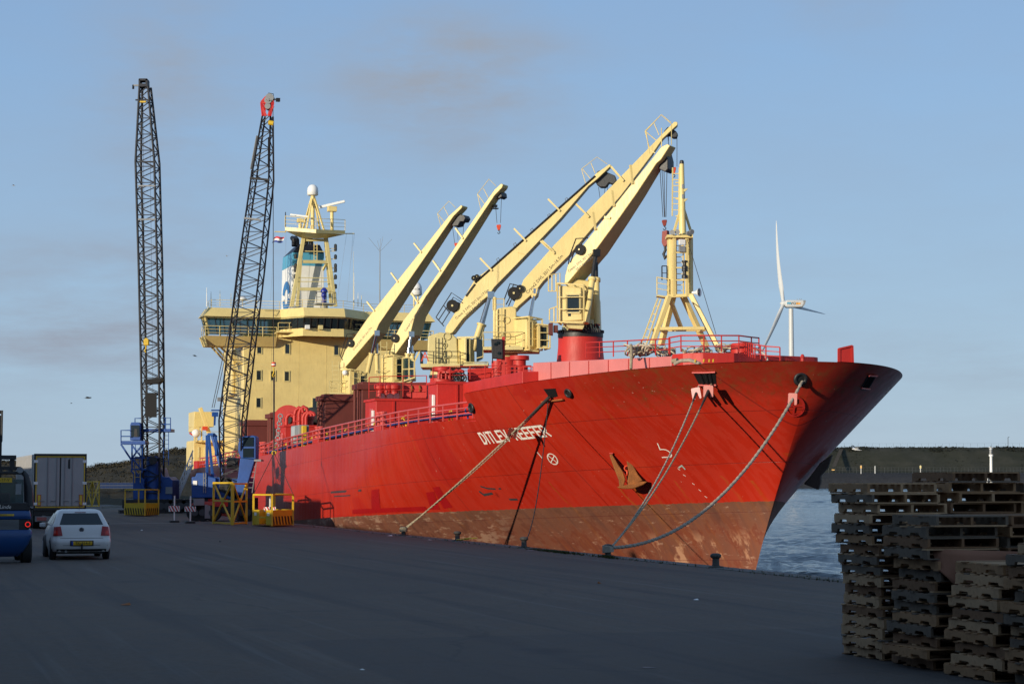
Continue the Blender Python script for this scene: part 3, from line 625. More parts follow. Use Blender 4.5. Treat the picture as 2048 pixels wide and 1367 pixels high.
# ================================================================ SHIP: rails, hatches, deckhouses
def rail_line(name, pts, mat, parent, h, n_bars=3, r=.022, spacing=1.2, posts=True, post_r=.026, split=False):
    """pipe railing along pts; posts are children when split"""
    pts = [Vector(p) for p in pts]; mb = MB()
    for k in range(n_bars):
        zz = h * (k + 1) / n_bars; mb.tube([p + UP * zz for p in pts], r if k == n_bars - 1 else r * .7, 6)
    P = []
    for a, b_ in zip(pts, pts[1:]):
        n = max(1, round((b_ - a).length / spacing)); P += [a.lerp(b_, i / n) for i in range(n)]
    P.append(pts[-1])
    if not split:
        for p in P: mb.tube([p, p + UP * h], post_r, 6)
    o = obj(name, mb, mat, parent, smooth=60)
    if split:
        for p in P: obj('post', MB().beam(p - UP * .05, p + UP * h, .085, .05, (1, 0, 0)), mat, o)
    return o
rp = []
for k in range(48):
    s = 80.3 + 68 * k / 47; rp.append(Vector((TC - hbr(s, lam(s, zmain(s))) + .06, s, zmain(s))))
RAILH = .70
sr = rail_line('deck_railing', rp, pinkp, ship, RAILH, 3, .045, 1.25, split=True)
obj('rail_end', MB().tube([rp[0] + UP * .7, rp[0] + UP * .66 + Vector((0, -.25, 0))], .06, 8), yellowp, sr)
# pipes and coloured fittings standing along the side deck
obj('deck_pipe', MB().tube([Vector((p.x + .35, p.y, p.z + .22)) for p in rp], .06, 8), bluep, ship)
obj('deck_pipe', MB().tube([Vector((p.x + .5, p.y, p.z + .4)) for p in rp], .04, 8), redp, ship)
rnd = random.Random(11); greenp = paint('green_valve_paint', (.02, .16, .09), .5)
for k in range(26):
    s = 82 + 56 * k / 25 + rnd.uniform(-.6, .6); x = TC - hbr(s, lam(s, zmain(s))) + rnd.uniform(.4, .8); z = zmain(s); mt = rnd.choice([yellowp, yellowp, yellowp, bluep, greenp])
    mb = MB()
    if k % 3 == 0:
        mb.tube([(x, s, z), (x, s, z + .3)], .04, 6).ring((x, s, z + .42), (.3, -1, 0), .13, .035, 14, 6); nm = 'valve_wheel'
    elif k % 3 == 1:
        mb.tube([(x, s, z), (x, s - .1, z + .5), (x, s - .35, z + .55), (x, s - .5, z + .1)], .035, 6); nm = 'hose_bend'
    else:
        mb.beam((x, s, z + .02), (x - .1, s - .45, z + .5), .09, .06); nm = 'yellow_brace'
    obj(nm, mb, mt, ship)
for px in (637, 760, 525):      # twin mooring bitts standing proud at the rail
    a = onT(px, 870, 1.2); s = a.y; z = zmain(s); x = TC - HB + .2
    mb = MB().box((x - .15, s - .7, z), (x + .25, s + .7, z + .28))
    bt = obj('bitt_base', mb, redp, ship, bevel=.02)
    for e in (-.4, .4): obj('bitt', MB().lathe2((x + .05, s + e, z + .2), [(.14, 0), (.14, .62), (.18, .64), (.18, .72), (.0, .74)], 12), pinkp, bt)
eb = thing('x', 'x', 'x', (0, 0, 0)) if False else None
a = onT(594, 885, 1.3); x, s, z = 1.25, a.y, zmain(a.y)
cab = obj('switch_box', MB().box((x - .1, s - 1.2, z + .3), (x + .5, s + 1.0, z + 1.35)), greyp, ship, bevel=.03)
obj('box_door', MB().box((x - .13, s - .1, z + .38), (x - .1, s + .9, z + 1.28)), paint('pale_grey_paint', (.4, .42, .44), .4), cab, bevel=.01)
obj('box_stand', MB().box((x + .05, s - 1.5, z), (x + .3, s - 1.2, z + 1.3)), yellowp, cab, bevel=.02)
obj('ladder_hoop', MB().tube([(x + .1, s + 1.3, z), (x + .1, s + 1.3, z + 1.6), (x + .1, s - .3, z + 1.6)], .035, 6), redp, ship)

HATCH = [('hatch_cover', 489, 839, 1.5), ('hatch_cover', 542, 823, 1.6), ('hatch_cover', 644, 787, 1.2), ('hatch_cover', 718, 763, 1.1)]
for nm, px, py, ln in HATCH:
    a = onT(px + 6, py, 3.5); s, z = a.y, a.z
    h = obj(nm, MB().box((3.5, s, zmain(s) - .1), (17.5, s + ln, z)), hatchp, ship, bevel=.03)
    obj('coaming_lip', MB().box((3.2, s - .1, z - .42), (17.8, s + ln + .1, z - .12)), hatchp, h, bevel=.02)
    for k in range(2): obj('guide_pipe', MB().tube([(3.3, s + .15 + k * .7, zmain(s)), (3.3, s + .15 + k * .7, z - .45)], .09, 8), hatchp, h)
    for k in range(1, 7): obj('stiffener', MB().box((3.5 + k * 2, s - .03, zmain(s)), (3.58 + k * 2, s - .001, z - .45)), hatchp, h)
# yellow shield shaped load plates hanging from the hatch edges
for px, py in ((711, 793), (790, 771)):
    Y = depth(onT(644 if px < 750 else 718, 787 if px < 750 else 763, 3.5)) + 3.5
    q = [onY(px + dx_, py + dy_, Y - 1.2) for dx_, dy_ in ((-4, -5), (4, -5), (4, 2), (0, 6), (-4, 2))]
    obj('load_plate', MB().prism(q, AW * .03), yellowp, ship)
HOUSES = [(570, 850, 553, 3.0, 5), (752, 797, 735, 2.4, 6), (874, 763, 862, 1.6, 7)]
houses = []
for px, py, pl_, ln, wdt in HOUSES:
    a = onT(px, py, 3.0); s, z = a.y, a.z
    h = obj('deckhouse', MB().box((3.0, s, zmain(s) - .1), (17.8, s + ln, z)), redp, ship, bevel=.03); houses.append((h, s, z))
    obj('roof_edge', MB().box((2.92, s - .06, z - .1), (17.88, s + ln + .05, z + .02)), redp, h)
    obj('house_door', MB().box((2.95, s + .5, zmain(s) + .1), (3.0, s + 1.2, zmain(s) + 1.6)), pinkp, h, bevel=.02)
    for k in range(5): obj('frame_rib', MB().box((3.9 + k * 2.6, s - .06, zmain(s)), (4.0 + k * 2.6, s - .0, z - .12)), redp, h)
    obj('wall_locker', MB().box((2.84, s + .2, zmain(s) + .4), (2.98, s + .34, z - .6)), whitep if px != 570 else pinkp, h, bevel=.02)
def pipe_goose(px, py, Y, hgt, r, mat, parent, bend=.5):
    b0 = onY(px, py, Y); obj('vent_pipe', MB().tube([b0, b0 + UP * hgt * .6, b0 + UP * hgt * .85 + RT * bend * .15, b0 + UP * hgt + RT * bend * .5, b0 + UP * hgt * .9 + RT * bend * .9, b0 + UP * hgt * .72 + RT * bend], r, 10), mat, parent, smooth=60)
h1, s1, z1 = houses[0]; Y1 = depth((4, s1, z1)) + 1.2
for px, hg in ((573, .75), (589, 1.15), (598, 1.2), (606, .85), (612, .85)): pipe_goose(px, 850, Y1, hg, .12, redp, h1, .55)
c = onY(575, 839, Y1 + 1.2)
wn = obj('winch_drum', MB().cyl(c + AW * .5, c + AW * 1.9, .62, n=28), redp, h1)
obj('drum_flange', MB().cyl(c + AW * .35, c + AW * .5, .98, n=32), redp, wn); obj('drum_hub', MB().cyl(c + AW * .2, c + AW * .36, .25, n=16), blackp, wn)
mb = MB()
for k in range(9): mb.ring(onY(561 - k * .9, 832 + k * 7.2, Y1), (1 if k % 2 else .1, .3, 0), .14, .045, 12, 6)
tag(obj('hanging_chain', mb, greyp, h1), kind='stuff')
c = onY(618, 845, Y1 + 1); obj('mushroom_vent', MB().lathe2(c - UP * .4, [(.3, 0), (.3, .6), (.42, .62), (.42, .8), (.2, .95), (.0, .97)], 16), paint('brown_red', (.25, .03, .02)), h1)
c = onY(635, 833, Y1 + 3); ty = obj('rubber_fender', MB().ring(c - UP * .35, (.2, .3, 1), .62, .34, 24, 10).ring(c + UP * .15, (.1, .2, 1), .62, .34, 24, 10), rubber, h1, smooth=60)
obj('gangway_boom', MB().beam(onY(531, 893, Y1 - 1), onY(552, 878, Y1 - 1), .16), redp, ship)
h2, s2, z2 = houses[1]; Y2 = depth((5, s2, z2)) + .8
rail_line('roof_railing', [onY(738, 796, Y2), onY(760, 794, Y2), onY(806, 793, Y2 + .5), onY(853, 792, Y2 + .5)], redp, h2, 1.1, 3, .022, .9)
for px, mt in ((760, redp), (776, redp), (789, redp)):
    c = onY(px, 793, Y2 + .6); v = obj('fan_vent', MB().lathe2(c, [(.22, 0), (.2, .35), (.32, .42), (.34, .6), (.22, .72), (0, .75)], 14), mt, h2, smooth=50)
    obj('vent_collar', MB().cyl(c + RT * .12 - AW * .3, c + RT * .12 - AW * .05 + UP * .03, .17, n=14), chrome, v)
c0, c1 = onY(805, 794, Y2 + 1.2), onY(853, 768, Y2 + 1.2); bx = MB().prism([onY(805, 796, Y2 + 1), onY(853, 796, Y2 + 1), onY(853, 768, Y2 + 1), onY(805, 768, Y2 + 1)], AW * 2)
h2b = obj('roof_locker', bx, redp, h2, bevel=.02)
for px in (823, 839): obj('locker_clip', MB().tube([onY(px, 771, Y2 + .95), onY(px + 1, 777, Y2 + .9), onY(px, 782, Y2 + .95)], .05, 6), rustm, h2b)
h3, s3, z3 = houses[2]; Y3 = depth((5, s3, z3)) + .6
rail_line('roof_railing', [onY(866, 760, Y3), onY(900, 759, Y3), onY(940, 758, Y3 + .4), onY(1000, 757, Y3 + .6), onY(1062, 757, Y3 + .9)], redp, h3, .62, 3, .02, .8)
for px, py, w_, hg in ((885, 755, .4, .55), (900, 752, .6, .35)):
    c = onY(px, 757, Y3 + 1.2); obj('mushroom_vent', MB().lathe2(c, [(.14, 0), (.14, hg * .5), (w_, hg * .7), (w_, hg), (0, hg + .06)], 18), redp, h3, smooth=50)
for px in (878, 893, 908, 916): pipe_goose(px, 758, Y3 + .8, .42, .08, redp, h3, .25)
obj('roof_locker', MB().prism([onY(935, 760, Y3 + 1.4), onY(1002, 760, Y3 + 1.6), onY(1002, 734, Y3 + 1.6), onY(935, 737, Y3 + 1.4)], AW * 1.6), redp, h3, bevel=.02)
for k in range(6): c = onY(912 + k * 3, 752 + (k % 2) * 4, Y3 + .7); obj('coiled_hose', MB().ring(c, AW + Vector((.3 * (k % 3), 0, .2)), .16, .035, 14, 6), blackp, h3)
# post, stairs and screens right of the big deckhouse
Y4 = 92.0
obj('stair_stringer', MB().beam(onY(1002, 724, Y4), onY(962, 795, Y4), .16, .05), redp, ship); obj('stair_stringer', MB().beam(onY(1012, 724, Y4 + .9), onY(975, 795, Y4 + .9), .16, .05), redp, ship)
for k in range(12):
    u = k / 11; obj('stair_tread', MB().beam(onY(1002, 726, Y4).lerp(onY(962, 795, Y4), u), onY(1012, 726, Y4 + .9).lerp(onY(975, 795, Y4 + .9), u), .14, .03), redp, ship)
obj('signal_post', MB().prism([onY(1003, 760, Y4), onY(1010, 760, Y4), onY(1010, 673, Y4), onY(1004, 673, Y4)], AW * .3), redp, ship)
sc_ = obj('light_panel', MB().prism([onY(984, 716, Y4 - .2), onY(1006, 718, Y4 - .2), onY(1005, 678, Y4 - .2), onY(982, 677, Y4 - .2)], AW * .35), blackp, ship, bevel=.03)
for px, py in ((991, 688), (998, 706), (996, 685)): obj('panel_lens', MB().cyl(onY(px, py, Y4 - .26), onY(px, py, Y4 - .2), .07, n=10), glassd, sc_)
c = onY(1039, 760, Y4 + 4); k_ = (Y4 + 4) / F
obj('ventilator', MB().lathe2(c, [(17 * k_, 0), (17 * k_, 28 * k_), (13 * k_, 29 * k_), (13 * k_, 40 * k_), (19.5 * k_, 40.5 * k_), (19.5 * k_, 49 * k_), (0, 50 * k_)], 28), redp, ship, smooth=40)
c = onY(996, 760, Y4 + 3); obj('ventilator', MB().lathe2(c, [(13 * k_, 0), (13 * k_, 38 * k_), (0, 39 * k_)], 24), redp, ship, smooth=40)
rail_line('walkway_railing', [onY(1004, 722, Y4 + 1), onY(985, 726, Y4 + 1)], blackp, ship, .5, 2)
rail_line('walkway_railing', [onY(1010, 757, Y4 - 1), onY(1066, 757, Y4 - 2)], redp, ship, .55, 3, .02, .6)
obj('yellow_hoop', MB().tube([onY(1037, 766, 88), onY(1037, 757, 88), onY(1040, 754, 88), onY(1053, 754, 88), onY(1054, 762, 88)], .05, 8), yellowp, ship)
# long lower house joining the deckhouse to the forecastle
a = onT(862, 762, 3.2); b_ = onT(1067, 757, 3.2)
obj('side_house', MB().hexa([(4.2, 80.1, 4.0), (17, 80.1, 4.0), (17, s3 - .2, 4.0), (4.2, s3 - .2, 4.0), (4.2, 80.1, 6.95), (17, 80.1, 6.95), (17, s3 - .2, 6.85), (4.2, s3 - .2, 6.85)]), redp, ship, bevel=.03)

# ================================================================ raised forecastle house with rails
pf = []
for px, s in ((1066, 80.5), (1342, 71.3)):
    p = onS(px, 720, s); pf.append((p.x, p.y))
for px, s in ((1366, 70.5), (1406, 69.9), (1468, 69.7), (1516, 70.4)):
    p = onS(px, 715, s); pf.append((p.x, p.y))
left = pf[:2]; right = pf[2:]
fz = lambda s: onS(1200, 714, 76).z + .02 * (76 - s)
zt = lambda x, s: 7.25 + (s - 70) * .02
def fh(poly, z0, z1, name, mat, parent):
    vs = [(x, s, z0) for x, s in poly] + [(x, s, z1(x, s)) for x, s in poly]; n = len(poly)
    return obj(name, MB().add(vs, [tuple(range(n)), tuple(range(n, 2 * n))] + [(i, (i + 1) % n, n + (i + 1) % n, n + i) for i in range(n)]), mat, parent, bevel=.02)
zA, zB = onS(1066, 725, 80.5).z, onS(1342, 712, 71.3).z
lowp = left + [(2 * TC - left[1][0], left[1][1]), (2 * TC - left[0][0], left[0][1])]
fch = fh(lowp, 4.8, lambda x, s: zB + (zA - zB) * (s - 71.3) / 9.2, 'forecastle_house', paint('pale_pink_paint', (.56, .17, .16), .3, .1, .1, (.4, .06, .05), streak=True), ship)  # sides coloured paler and pinker than the red front
# butt-jointed plates on its side
for k in range(1, 7):
    u = k / 7; a = Vector((left[0][0] + (left[1][0] - left[0][0]) * u, left[0][1] + (left[1][1] - left[0][1]) * u, 0)); zz = zA + (zB - zA) * u
    obj('side_seam', MB().beam((a.x - .02, a.y - .02, 5.2), (a.x - .02, a.y - .02, zz - .03), .03, .02), pinkp, fch)
zf = onS(1400, 705, 70).z
frontp = [(pf[1][0], pf[1][1] - .1)] + right + [(2 * TC - right[-1][0] + 3, right[-1][1] + .6), (2 * TC - pf[1][0], pf[1][1] - .1)]
fcf = fh(frontp, 4.8, lambda x, s: zf, 'breakwater_house', redp, ship)
def P3(px, py, s): return onS(px, py, s)
rail_line('forecastle_railing', [P3(1172, 715, 77.2), P3(1255, 712, 74.3), P3(1340, 709, 71.6)], redp, fch, .62, 3, .025, .95)
rail_line('forecastle_railing', [P3(1338, 707, 71.4), P3(1362, 703, 70.6), P3(1408, 703, 70.0), P3(1478, 703, 69.9), P3(1503, 706, 70.4), P3(1518, 707, 71.3)], redp, fcf, .62, 3, .03, .8)
rail_line('forecastle_railing', [P3(1482, 709, 72), P3(1510, 716, 68.5), P3(1532, 720, 67.5), P3(1560, 722, 67.2)], redp, ship, .52, 3, .025, .5)
c = P3(1482, 712, 71.5); obj('winch_cover', MB().lathe2(c, [(.40, 0), (.40, .45), (.36, .5), (0, .52)], 20), redp, fcf, smooth=40)
# mooring ropes flaked down on the forecastle: coils
rnd = random.Random(5)
ropep = paint('pale_rope', (.52, .44, .33), .9, .2, .2, (.3, .25, .2), scale=8, bump=.02)
for x0, x1, y0, y1, s, n in ((1258, 1345, 692, 707, 73.2, 46), (1366, 1420, 698, 704, 71.5, 14), (1436, 1470, 690, 703, 72, 10)):
    for k in range(n):
        c = P3(rnd.uniform(x0, x1), rnd.uniform(y0, y1), s + rnd.uniform(-.4, .4))
        obj('rope_flake', MB().ring(c, (rnd.gauss(0, .6), rnd.gauss(0, .6), 1), rnd.uniform(.12, .26), .032, 14, 6), ropep if k % 4 else ropem, fch, smooth=60)
obj('rope_tail', MB().tube([P3(1262, 700, 73), P3(1262, 690, 72.7), P3(1263, 705, 72.5), P3(1262, 737, 72.2)], .06, 8), ropem, fch, smooth=60)
obj('rope_tail', MB().tube([onS(1350, 727, 68.9), onS(1362, 721, 68.4), onS(1380, 720, 68), onS(1400, 727, 67.4)], .07, 8), ropeg, fch, smooth=60)
obj('rope_tail', MB().tube([onS(1345, 722, 69), onS(1355, 720, 68.8)], .09, 8), ropem, fch, smooth=60)
obj('air_pipe', MB().tube([P3(1508, 699, 69), P3(1520, 700, 68.6), P3(1530, 709, 68.3), P3(1535, 721, 68.2)], .05, 8), paint('pale_pipe', (.5, .42, .36)), ship, smooth=60)
for px in (1390, 1407, 1418, 1426):
    obj('yellow_latch', MB().tube([onS(px, 724, 67.5), onS(px + 1, 718, 67.5)], .03, 6), yellowp, ship)
# folded-up plate on the port bulwark
q = [onS(x, y, 67.3) for x, y in ((1678, 727), (1705, 727), (1704, 691), (1678, 697))]
pl_ = obj('bulwark_gate', MB().prism(q, (.05, .12, 0)), redp, ship, bevel=.01)
for i in range(4): obj('gate_rim', MB().beam(q[i], q[(i + 1) % 4], .1, .06), redp, pl_)
obj('bow_light', MB().lathe2(onS(1605, 722, 65.4), [(.07, 0), (.07, .12), (.1, .13), (.04, .25), (0, .26)], 10), redp, ship)

# ================================================================ SUPERSTRUCTURE
SB = 150.0
def Q(px, py, s=SB): return onS(px, py, s)
tl, tr = Q(486, 750).x, 17.4
ztop = Q(600, 668).z
sup = obj('superstructure', MB().box((tl, SB, 2.8), (tr, SB + 9, ztop)), cream, ship, bevel=.05)
def stripe(py): z = Q(600, py).z; obj('plate_seam', MB().box((tl - .012, SB - .012, z - .02), (tr + .012, SB + .5, z + .02)), cream, sup)
for py in (725, 780, 838): stripe(py)
for k in range(1, 6): x = tl + (tr - tl) * k / 6; obj('plate_seam', MB().box((x - .015, SB - .011, 3.2), (x + .015, SB - .001, ztop)), cream, sup)
for px, py in ((518.5, 697), (574.5, 697.5), (672.5, 700), (517.5, 750), (546, 751), (573.5, 752), (517, 805), (629.5, 805)):
    a, b_ = Q(px - 4.2, py + 9), Q(px + 4.2, py - 9); fr = MB(); w_ = .07
    fr.box((a.x - w_, SB - .05, a.z - w_), (b_.x + w_, SB - .001, a.z)); fr.box((a.x - w_, SB - .05, b_.z), (b_.x + w_, SB - .001, b_.z + w_)); fr.box((a.x - w_, SB - .05, a.z), (a.x, SB - .001, b_.z)); fr.box((b_.x, SB - .05, a.z), (b_.x + w_, SB - .001, b_.z))
    wf = obj('window', fr, cream_d, sup); obj('pane', MB().box((a.x, SB - .02, a.z), (b_.x, SB - .002, b_.z)), glassd, wf)
# bridge: polygon in plan with a projecting middle
SW = 149.2
zroof1, zroof0 = onS(397, 613, SW).z, onS(397, 631, SW).z
zwin0 = onS(500, 656.5, SW).z; zfl1, zfl0 = onS(420, 671, SW).z, onS(420, 690, SW).z
fl = [(onS(407, 631, SW).x, SW), (onS(562, 631, SW).x, SW), (onS(609, 631, 147).x, 147), (onS(691, 631, 147).x, 147), (onS(731, 631, SW).x, SW), (onS(871, 637, SW).x, SW)]
def ring_pts(off, z, back): return [(x + (off if i == 0 else (-off if i == 5 else 0)), s + off, z) for i, (x, s) in enumerate(fl)] + [(fl[5][0] - off, back, z), (fl[0][0] + off, back, z)]
bk = SW + 2.7
r0, r1 = ring_pts(0, zroof0, bk), ring_pts(.45, zroof1, bk - .2)
obj('bridge_roof', MB().add(r0 + r1, [tuple(range(8)), tuple(range(8, 16))] + [(i, (i + 1) % 8, 8 + (i + 1) % 8, 8 + i) for i in range(8)]), cream, sup, smooth=20)
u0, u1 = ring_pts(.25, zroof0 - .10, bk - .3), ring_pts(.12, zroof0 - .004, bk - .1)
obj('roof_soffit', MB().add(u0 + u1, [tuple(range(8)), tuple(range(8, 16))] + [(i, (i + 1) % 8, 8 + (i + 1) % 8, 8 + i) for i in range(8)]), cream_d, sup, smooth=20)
zg1 = zroof0 - .09
top_l = [(x, s) for x, s, z in ring_pts(.28, 0, bk)[:6]]; bot_l = [(x, s) for x, s, z in ring_pts(.55, 0, bk)[:6]]
glassb = None
m, t, b, co = base_mat('bridge_glass', 0.05); b.inputs['Base Color'].default_value = (.03, .06, .07, 1); b.inputs['Transmission Weight'].default_value = 0.0
tr_ = N(t, 'ShaderNodeBsdfTransparent'); tr_.inputs[0].default_value = (.55, .7, .72, 1); ms = N(t, 'ShaderNodeMixShader'); ms.inputs[0].default_value = .45
outn = [n for n in t.nodes if n.type == 'OUTPUT_MATERIAL'][0]; link(t, tr_.outputs[0], ms.inputs[1]); link(t, b.outputs[0], ms.inputs[2]); link(t, ms.outputs[0], outn.inputs[0]); glassb = m
segn = [9, 4, 6, 4, 8]
for i in range(5):
    n = segn[i]
    for k in range(n):
        u, v = k / n, (k + 1) / n
        L = lambda tab, w: Vector((tab[i][0] + (tab[i + 1][0] - tab[i][0]) * w, tab[i][1] + (tab[i + 1][1] - tab[i][1]) * w, 0))
        A, B_, Cc, D_ = L(bot_l, u) + UP * zwin0, L(bot_l, v) + UP * zwin0, L(top_l, v) + UP * zg1, L(top_l, u) + UP * zg1
        wing = (i == 0 and k < 8) or i == 4
        if wing: A.z = B_.z = zfl1 + .15
        e = .05
        A2, B2, C2, D2 = A.lerp(B_, e), B_.lerp(A, e), Cc.lerp(D_, e), D_.lerp(Cc, e)
        pn = obj('bridge_window', MB().prism([A2, B2, C2, D2], (0, .03, 0)), glassb if wing else glassd, sup, smooth=0)
        obj('mullion', MB().beam(A - Vector((0, .03, 0)), D_ - Vector((0, .03, 0)), .06, .06), cream_d if (wing and k % 3 == 0) else blackp, sup)
# end windows and rear posts of the wings
for x_, sg in ((bot_l[0][0], 1), (bot_l[5][0], -1)):
    for k in range(2):
        a = Vector((x_, SW + .7 + k * .9, zfl1 + .15)); b_ = a + Vector((0, .85, 0)); tp = Vector((-.35 * sg, 0, zg1 - zfl1 - .15))
        obj('bridge_window', MB().prism([a, b_, b_ + tp, a + tp], (.03, 0, 0)), glassb, sup, smooth=0)
        obj('mullion', MB().beam(a, a + tp, .12), cream, sup)
for x_ in [bot_l[0][0] + k * (5.2 / 5) for k in range(6)] + [bot_l[5][0] - k for k in range(5)]:
    obj('rear_post', MB().box((x_, bk - .5, zfl1), (x_ + .1, bk - .4, zg1)), cream, sup)
obj('bridge_sill', MB().add([(bot_l[i][0], bot_l[i][1] - .02, z) for z in (ztop - .3, zwin0) for i in range(1, 5)] + [(bot_l[i][0], bot_l[i][1] + .3, z) for z in (ztop - .3, zwin0) for i in range(1, 5)],
    [(0, 1, 5, 4), (1, 2, 6, 5), (2, 3, 7, 6), (4, 5, 13, 12), (5, 6, 14, 13), (6, 7, 15, 14), (0, 4, 12, 8), (3, 11, 15, 7)]), cream, sup, smooth=20)
xl, xr = bot_l[1][0] - .6, bot_l[4][0] + .3
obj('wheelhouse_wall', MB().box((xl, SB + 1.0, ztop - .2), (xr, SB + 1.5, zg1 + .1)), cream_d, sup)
obj('console', MB().box((xl + 1, 149.5, ztop), (xr - 1, 150, zwin0 + .15)), blackp, sup)
# wing decks, brackets and the gallery in front
for x0, x1 in ((fl[0][0] + .1, fl[1][0] - .3), (fl[4][0] + .2, fl[5][0] - .1)):
    w_ = obj('wing_deck', MB().hexa([(x0 + .3, SW + .6, zfl0), (x1, SW + .6, zfl0), (x1, bk, zfl0), (x0 + .3, bk, zfl0), (x0, SW - .1, zfl1), (x1, SW - .1, zfl1), (x1, bk, zfl1), (x0, bk, zfl1)]), cream, sup, smooth=20)
    rail_line('wing_railing', [(x0 + .05, bk - 1, zfl1), (x0 + .05, SW, zfl1), (x1, SW, zfl1)] if x0 < 8 else [(x0, SW, zfl1), (x1 - .05, SW, zfl1), (x1 - .05, bk - 1, zfl1)], cream, sup, .75, 3, .025, 1.1)
obj('gallery_deck', MB().box((fl[1][0] - .4, SB - 1.6, ztop - .02), (fl[4][0] + .4, SB - .0, ztop + .06)), cream, sup)
rail_line('gallery_railing', [(fl[1][0] - .3, SB - 1.3, ztop + .06), (fl[2][0], SB - 1.55, ztop + .06), (fl[3][0], SB - 1.55, ztop + .06), (fl[4][0] + .3, SB - 1.3, ztop + .06)], cream, sup, .68, 2, .022, .9)
for x0, x1, dz in ((fl[0][0] + 1.0, tl, 2.2), (fl[0][0] + 1.7, tl, 1.3), (fl[5][0] - 1.0, tr, 2.2), (fl[5][0] - 1.6, tr, 1.3)):
    for s in (SW + .9, SW + 2.2): obj('wing_bracket', MB().beam((x0, s, zfl0), (x1, s + .3, zfl0 - dz), .16, .12), cream, sup)
obj('side_bulge', MB().box((tl - .3, SB + 3.5, zfl0 - 3.6), (tl, SB + 6, zfl0)), cream, sup, bevel=.1)
for px in (600, 626): obj('wall_fixture', MB().box((Q(px, 664).x - .15, 147.1, ztop + .2), (Q(px, 664).x + .15, 147.5, ztop + .5)), whitep if px == 600 else cream_d, sup)
p = onS(539, 622, SW - .05); obj('fascia_pipe', MB().tube([p + Vector((-.6, .2, .15)), p + Vector((.5, .2, .15)), p + Vector((.5, .1, -.25)), p + Vector((.3, 0, -.3))], .03, 6), cream_d, sup)
# roof rails, whip aerials, lamps
zr = zroof1
rail_line('roof_railing', [(fl[0][0] + .7, bk - .4, zr), (fl[0][0] + .7, SW + .7, zr), (fl[1][0], SW + .7, zr), (fl[2][0], 147.8, zr), (fl[3][0], 147.8, zr), (fl[4][0], SW + .7, zr), (fl[5][0] - .7, SW + .7, zr), (fl[5][0] - .7, bk - .4, zr)], cream, sup, .62, 3, .016, 1.5, post_r=.02)
for px, y1, r in ((413.5, 574, .03), (422, 583, .03), (440, 580, .02), (462, 586, .02), (708, 545, .025), (716, 585, .025), (723, 590, .02), (707, 503, .012)):
    b0 = onS(px, 613, SB + 2); t0 = onS(px, y1, SB + 2); obj('aerial', MB().tube([b0, b0.lerp(t0, .55), t0], [r * 1.4, r, r * .5], 6), whitep if r > .02 else cream, sup)
b0, t0 = onS(759.5, 612, SB + 3), onS(760, 503, SB + 3); ma = obj('whip_mast', MB().tube([b0, t0], [.05, .03], 8), greyp, sup)
for dx_, dy_ in ((-23, -28), (-5, -22), (1, -26), (6, -30), (24, -25)): obj('whip', MB().tube([t0, onS(760 + dx_, 503 + dy_, SB + 3)], .012, 5), greyp, ma)
c = onS(485, 600, SB + 2); obj('dome_aerial', MB().lathe2(c - UP * .5, [(.05, 0), (.05, .5), (.35, .52), (.38, .6), (.2, .75), (0, .8)], 14), whitep, sup, smooth=60)
# satellite dome marked SAILOR on its stand
c = onS(832, 579, SB + 2); k_ = depth(c) / F; rd = 12 * k_
dm = obj('satellite_dome', MB().lathe2(c, [(rd * .8, -12 * k_), (rd, -10 * k_), (rd, 2 * k_), (rd * .93, 7 * k_), (rd * .7, 12 * k_), (rd * .35, 15 * k_), (0, 16 * k_)], 24), whitep, sup, smooth=60)
for dx_ in (-4, 4): obj('dome_stand', MB().tube([c - UP * 12 * k_ + RT * dx_ * k_, c - UP * 34 * k_ + RT * dx_ * k_], .06, 8), cream, sup)
def text_mb(s, size, fn):
    cu = bpy.data.curves.new('txt', 'FONT'); cu.body = s; cu.size = size; cu.align_x = 'CENTER'; cu.align_y = 'CENTER'; cu.resolution_u = 2
    o = bpy.data.objects.new('txt', cu); C.objects.link(o); me = bpy.data.meshes.new_from_object(o); bpy.data.objects.remove(o); bpy.data.curves.remove(cu)
    mb = MB(); mb.add([fn(v.co.x, v.co.y) for v in me.vertices], [tuple(p.vertices) for p in me.polygons]); bpy.data.meshes.remove(me); return mb
obj('dome_lettering', text_mb('SAILOR', 5.5 * k_, lambda u, v: c - AW * (math.sqrt(max(rd * rd - u * u, 0)) + .01) + RT * u + UP * v), blackink, sup, smooth=0, recalc=False)
# ---- funnel
SF = SB + 4.5
fpts = [(582, 612), (648, 612), (648, 484), (596, 484)]
def fz_(py): return onS(610, py, SF).z
x0, x1, xs = onS(583, 560, SF).x, onS(648, 560, SF).x, onS(610, 560, SF).x
def fslab(z0, z1, i0, i1, name, mat):
    V = []
    for z, i_ in ((z0, i0), (z1, i1)): V += [(x0 + i_, SF + i_ * .4, z), (x1, SF + i_ * .4, z), (x1, SF + 4.2 - i_, z), (x0 + i_, SF + 4.2 - i_, z)]
    return obj(name, MB().hexa(V), mat, ship, smooth=20, bevel=.03)
fn_w = fslab(zr - .02, fz_(531), 0, .05, 'funnel', whitep)
skyb = paint('light_blue_paint', (.08, .33, .50), .4, .1, .15); navyf = paint('funnel_navy', (.008, .012, .028), .5)
obj('funnel_band', MB().hexa([(x0 + .05, SF + .02, fz_(531)), (x1, SF + .02, fz_(531)), (x1, SF + 4.15, fz_(531)), (x0 + .05, SF + 4.15, fz_(531)), (x0 + .1, SF + .04, fz_(505)), (x1, SF + .04, fz_(505)), (x1, SF + 4.1, fz_(505)), (x0 + .1, SF + 4.1, fz_(505))]), skyb, fn_w)
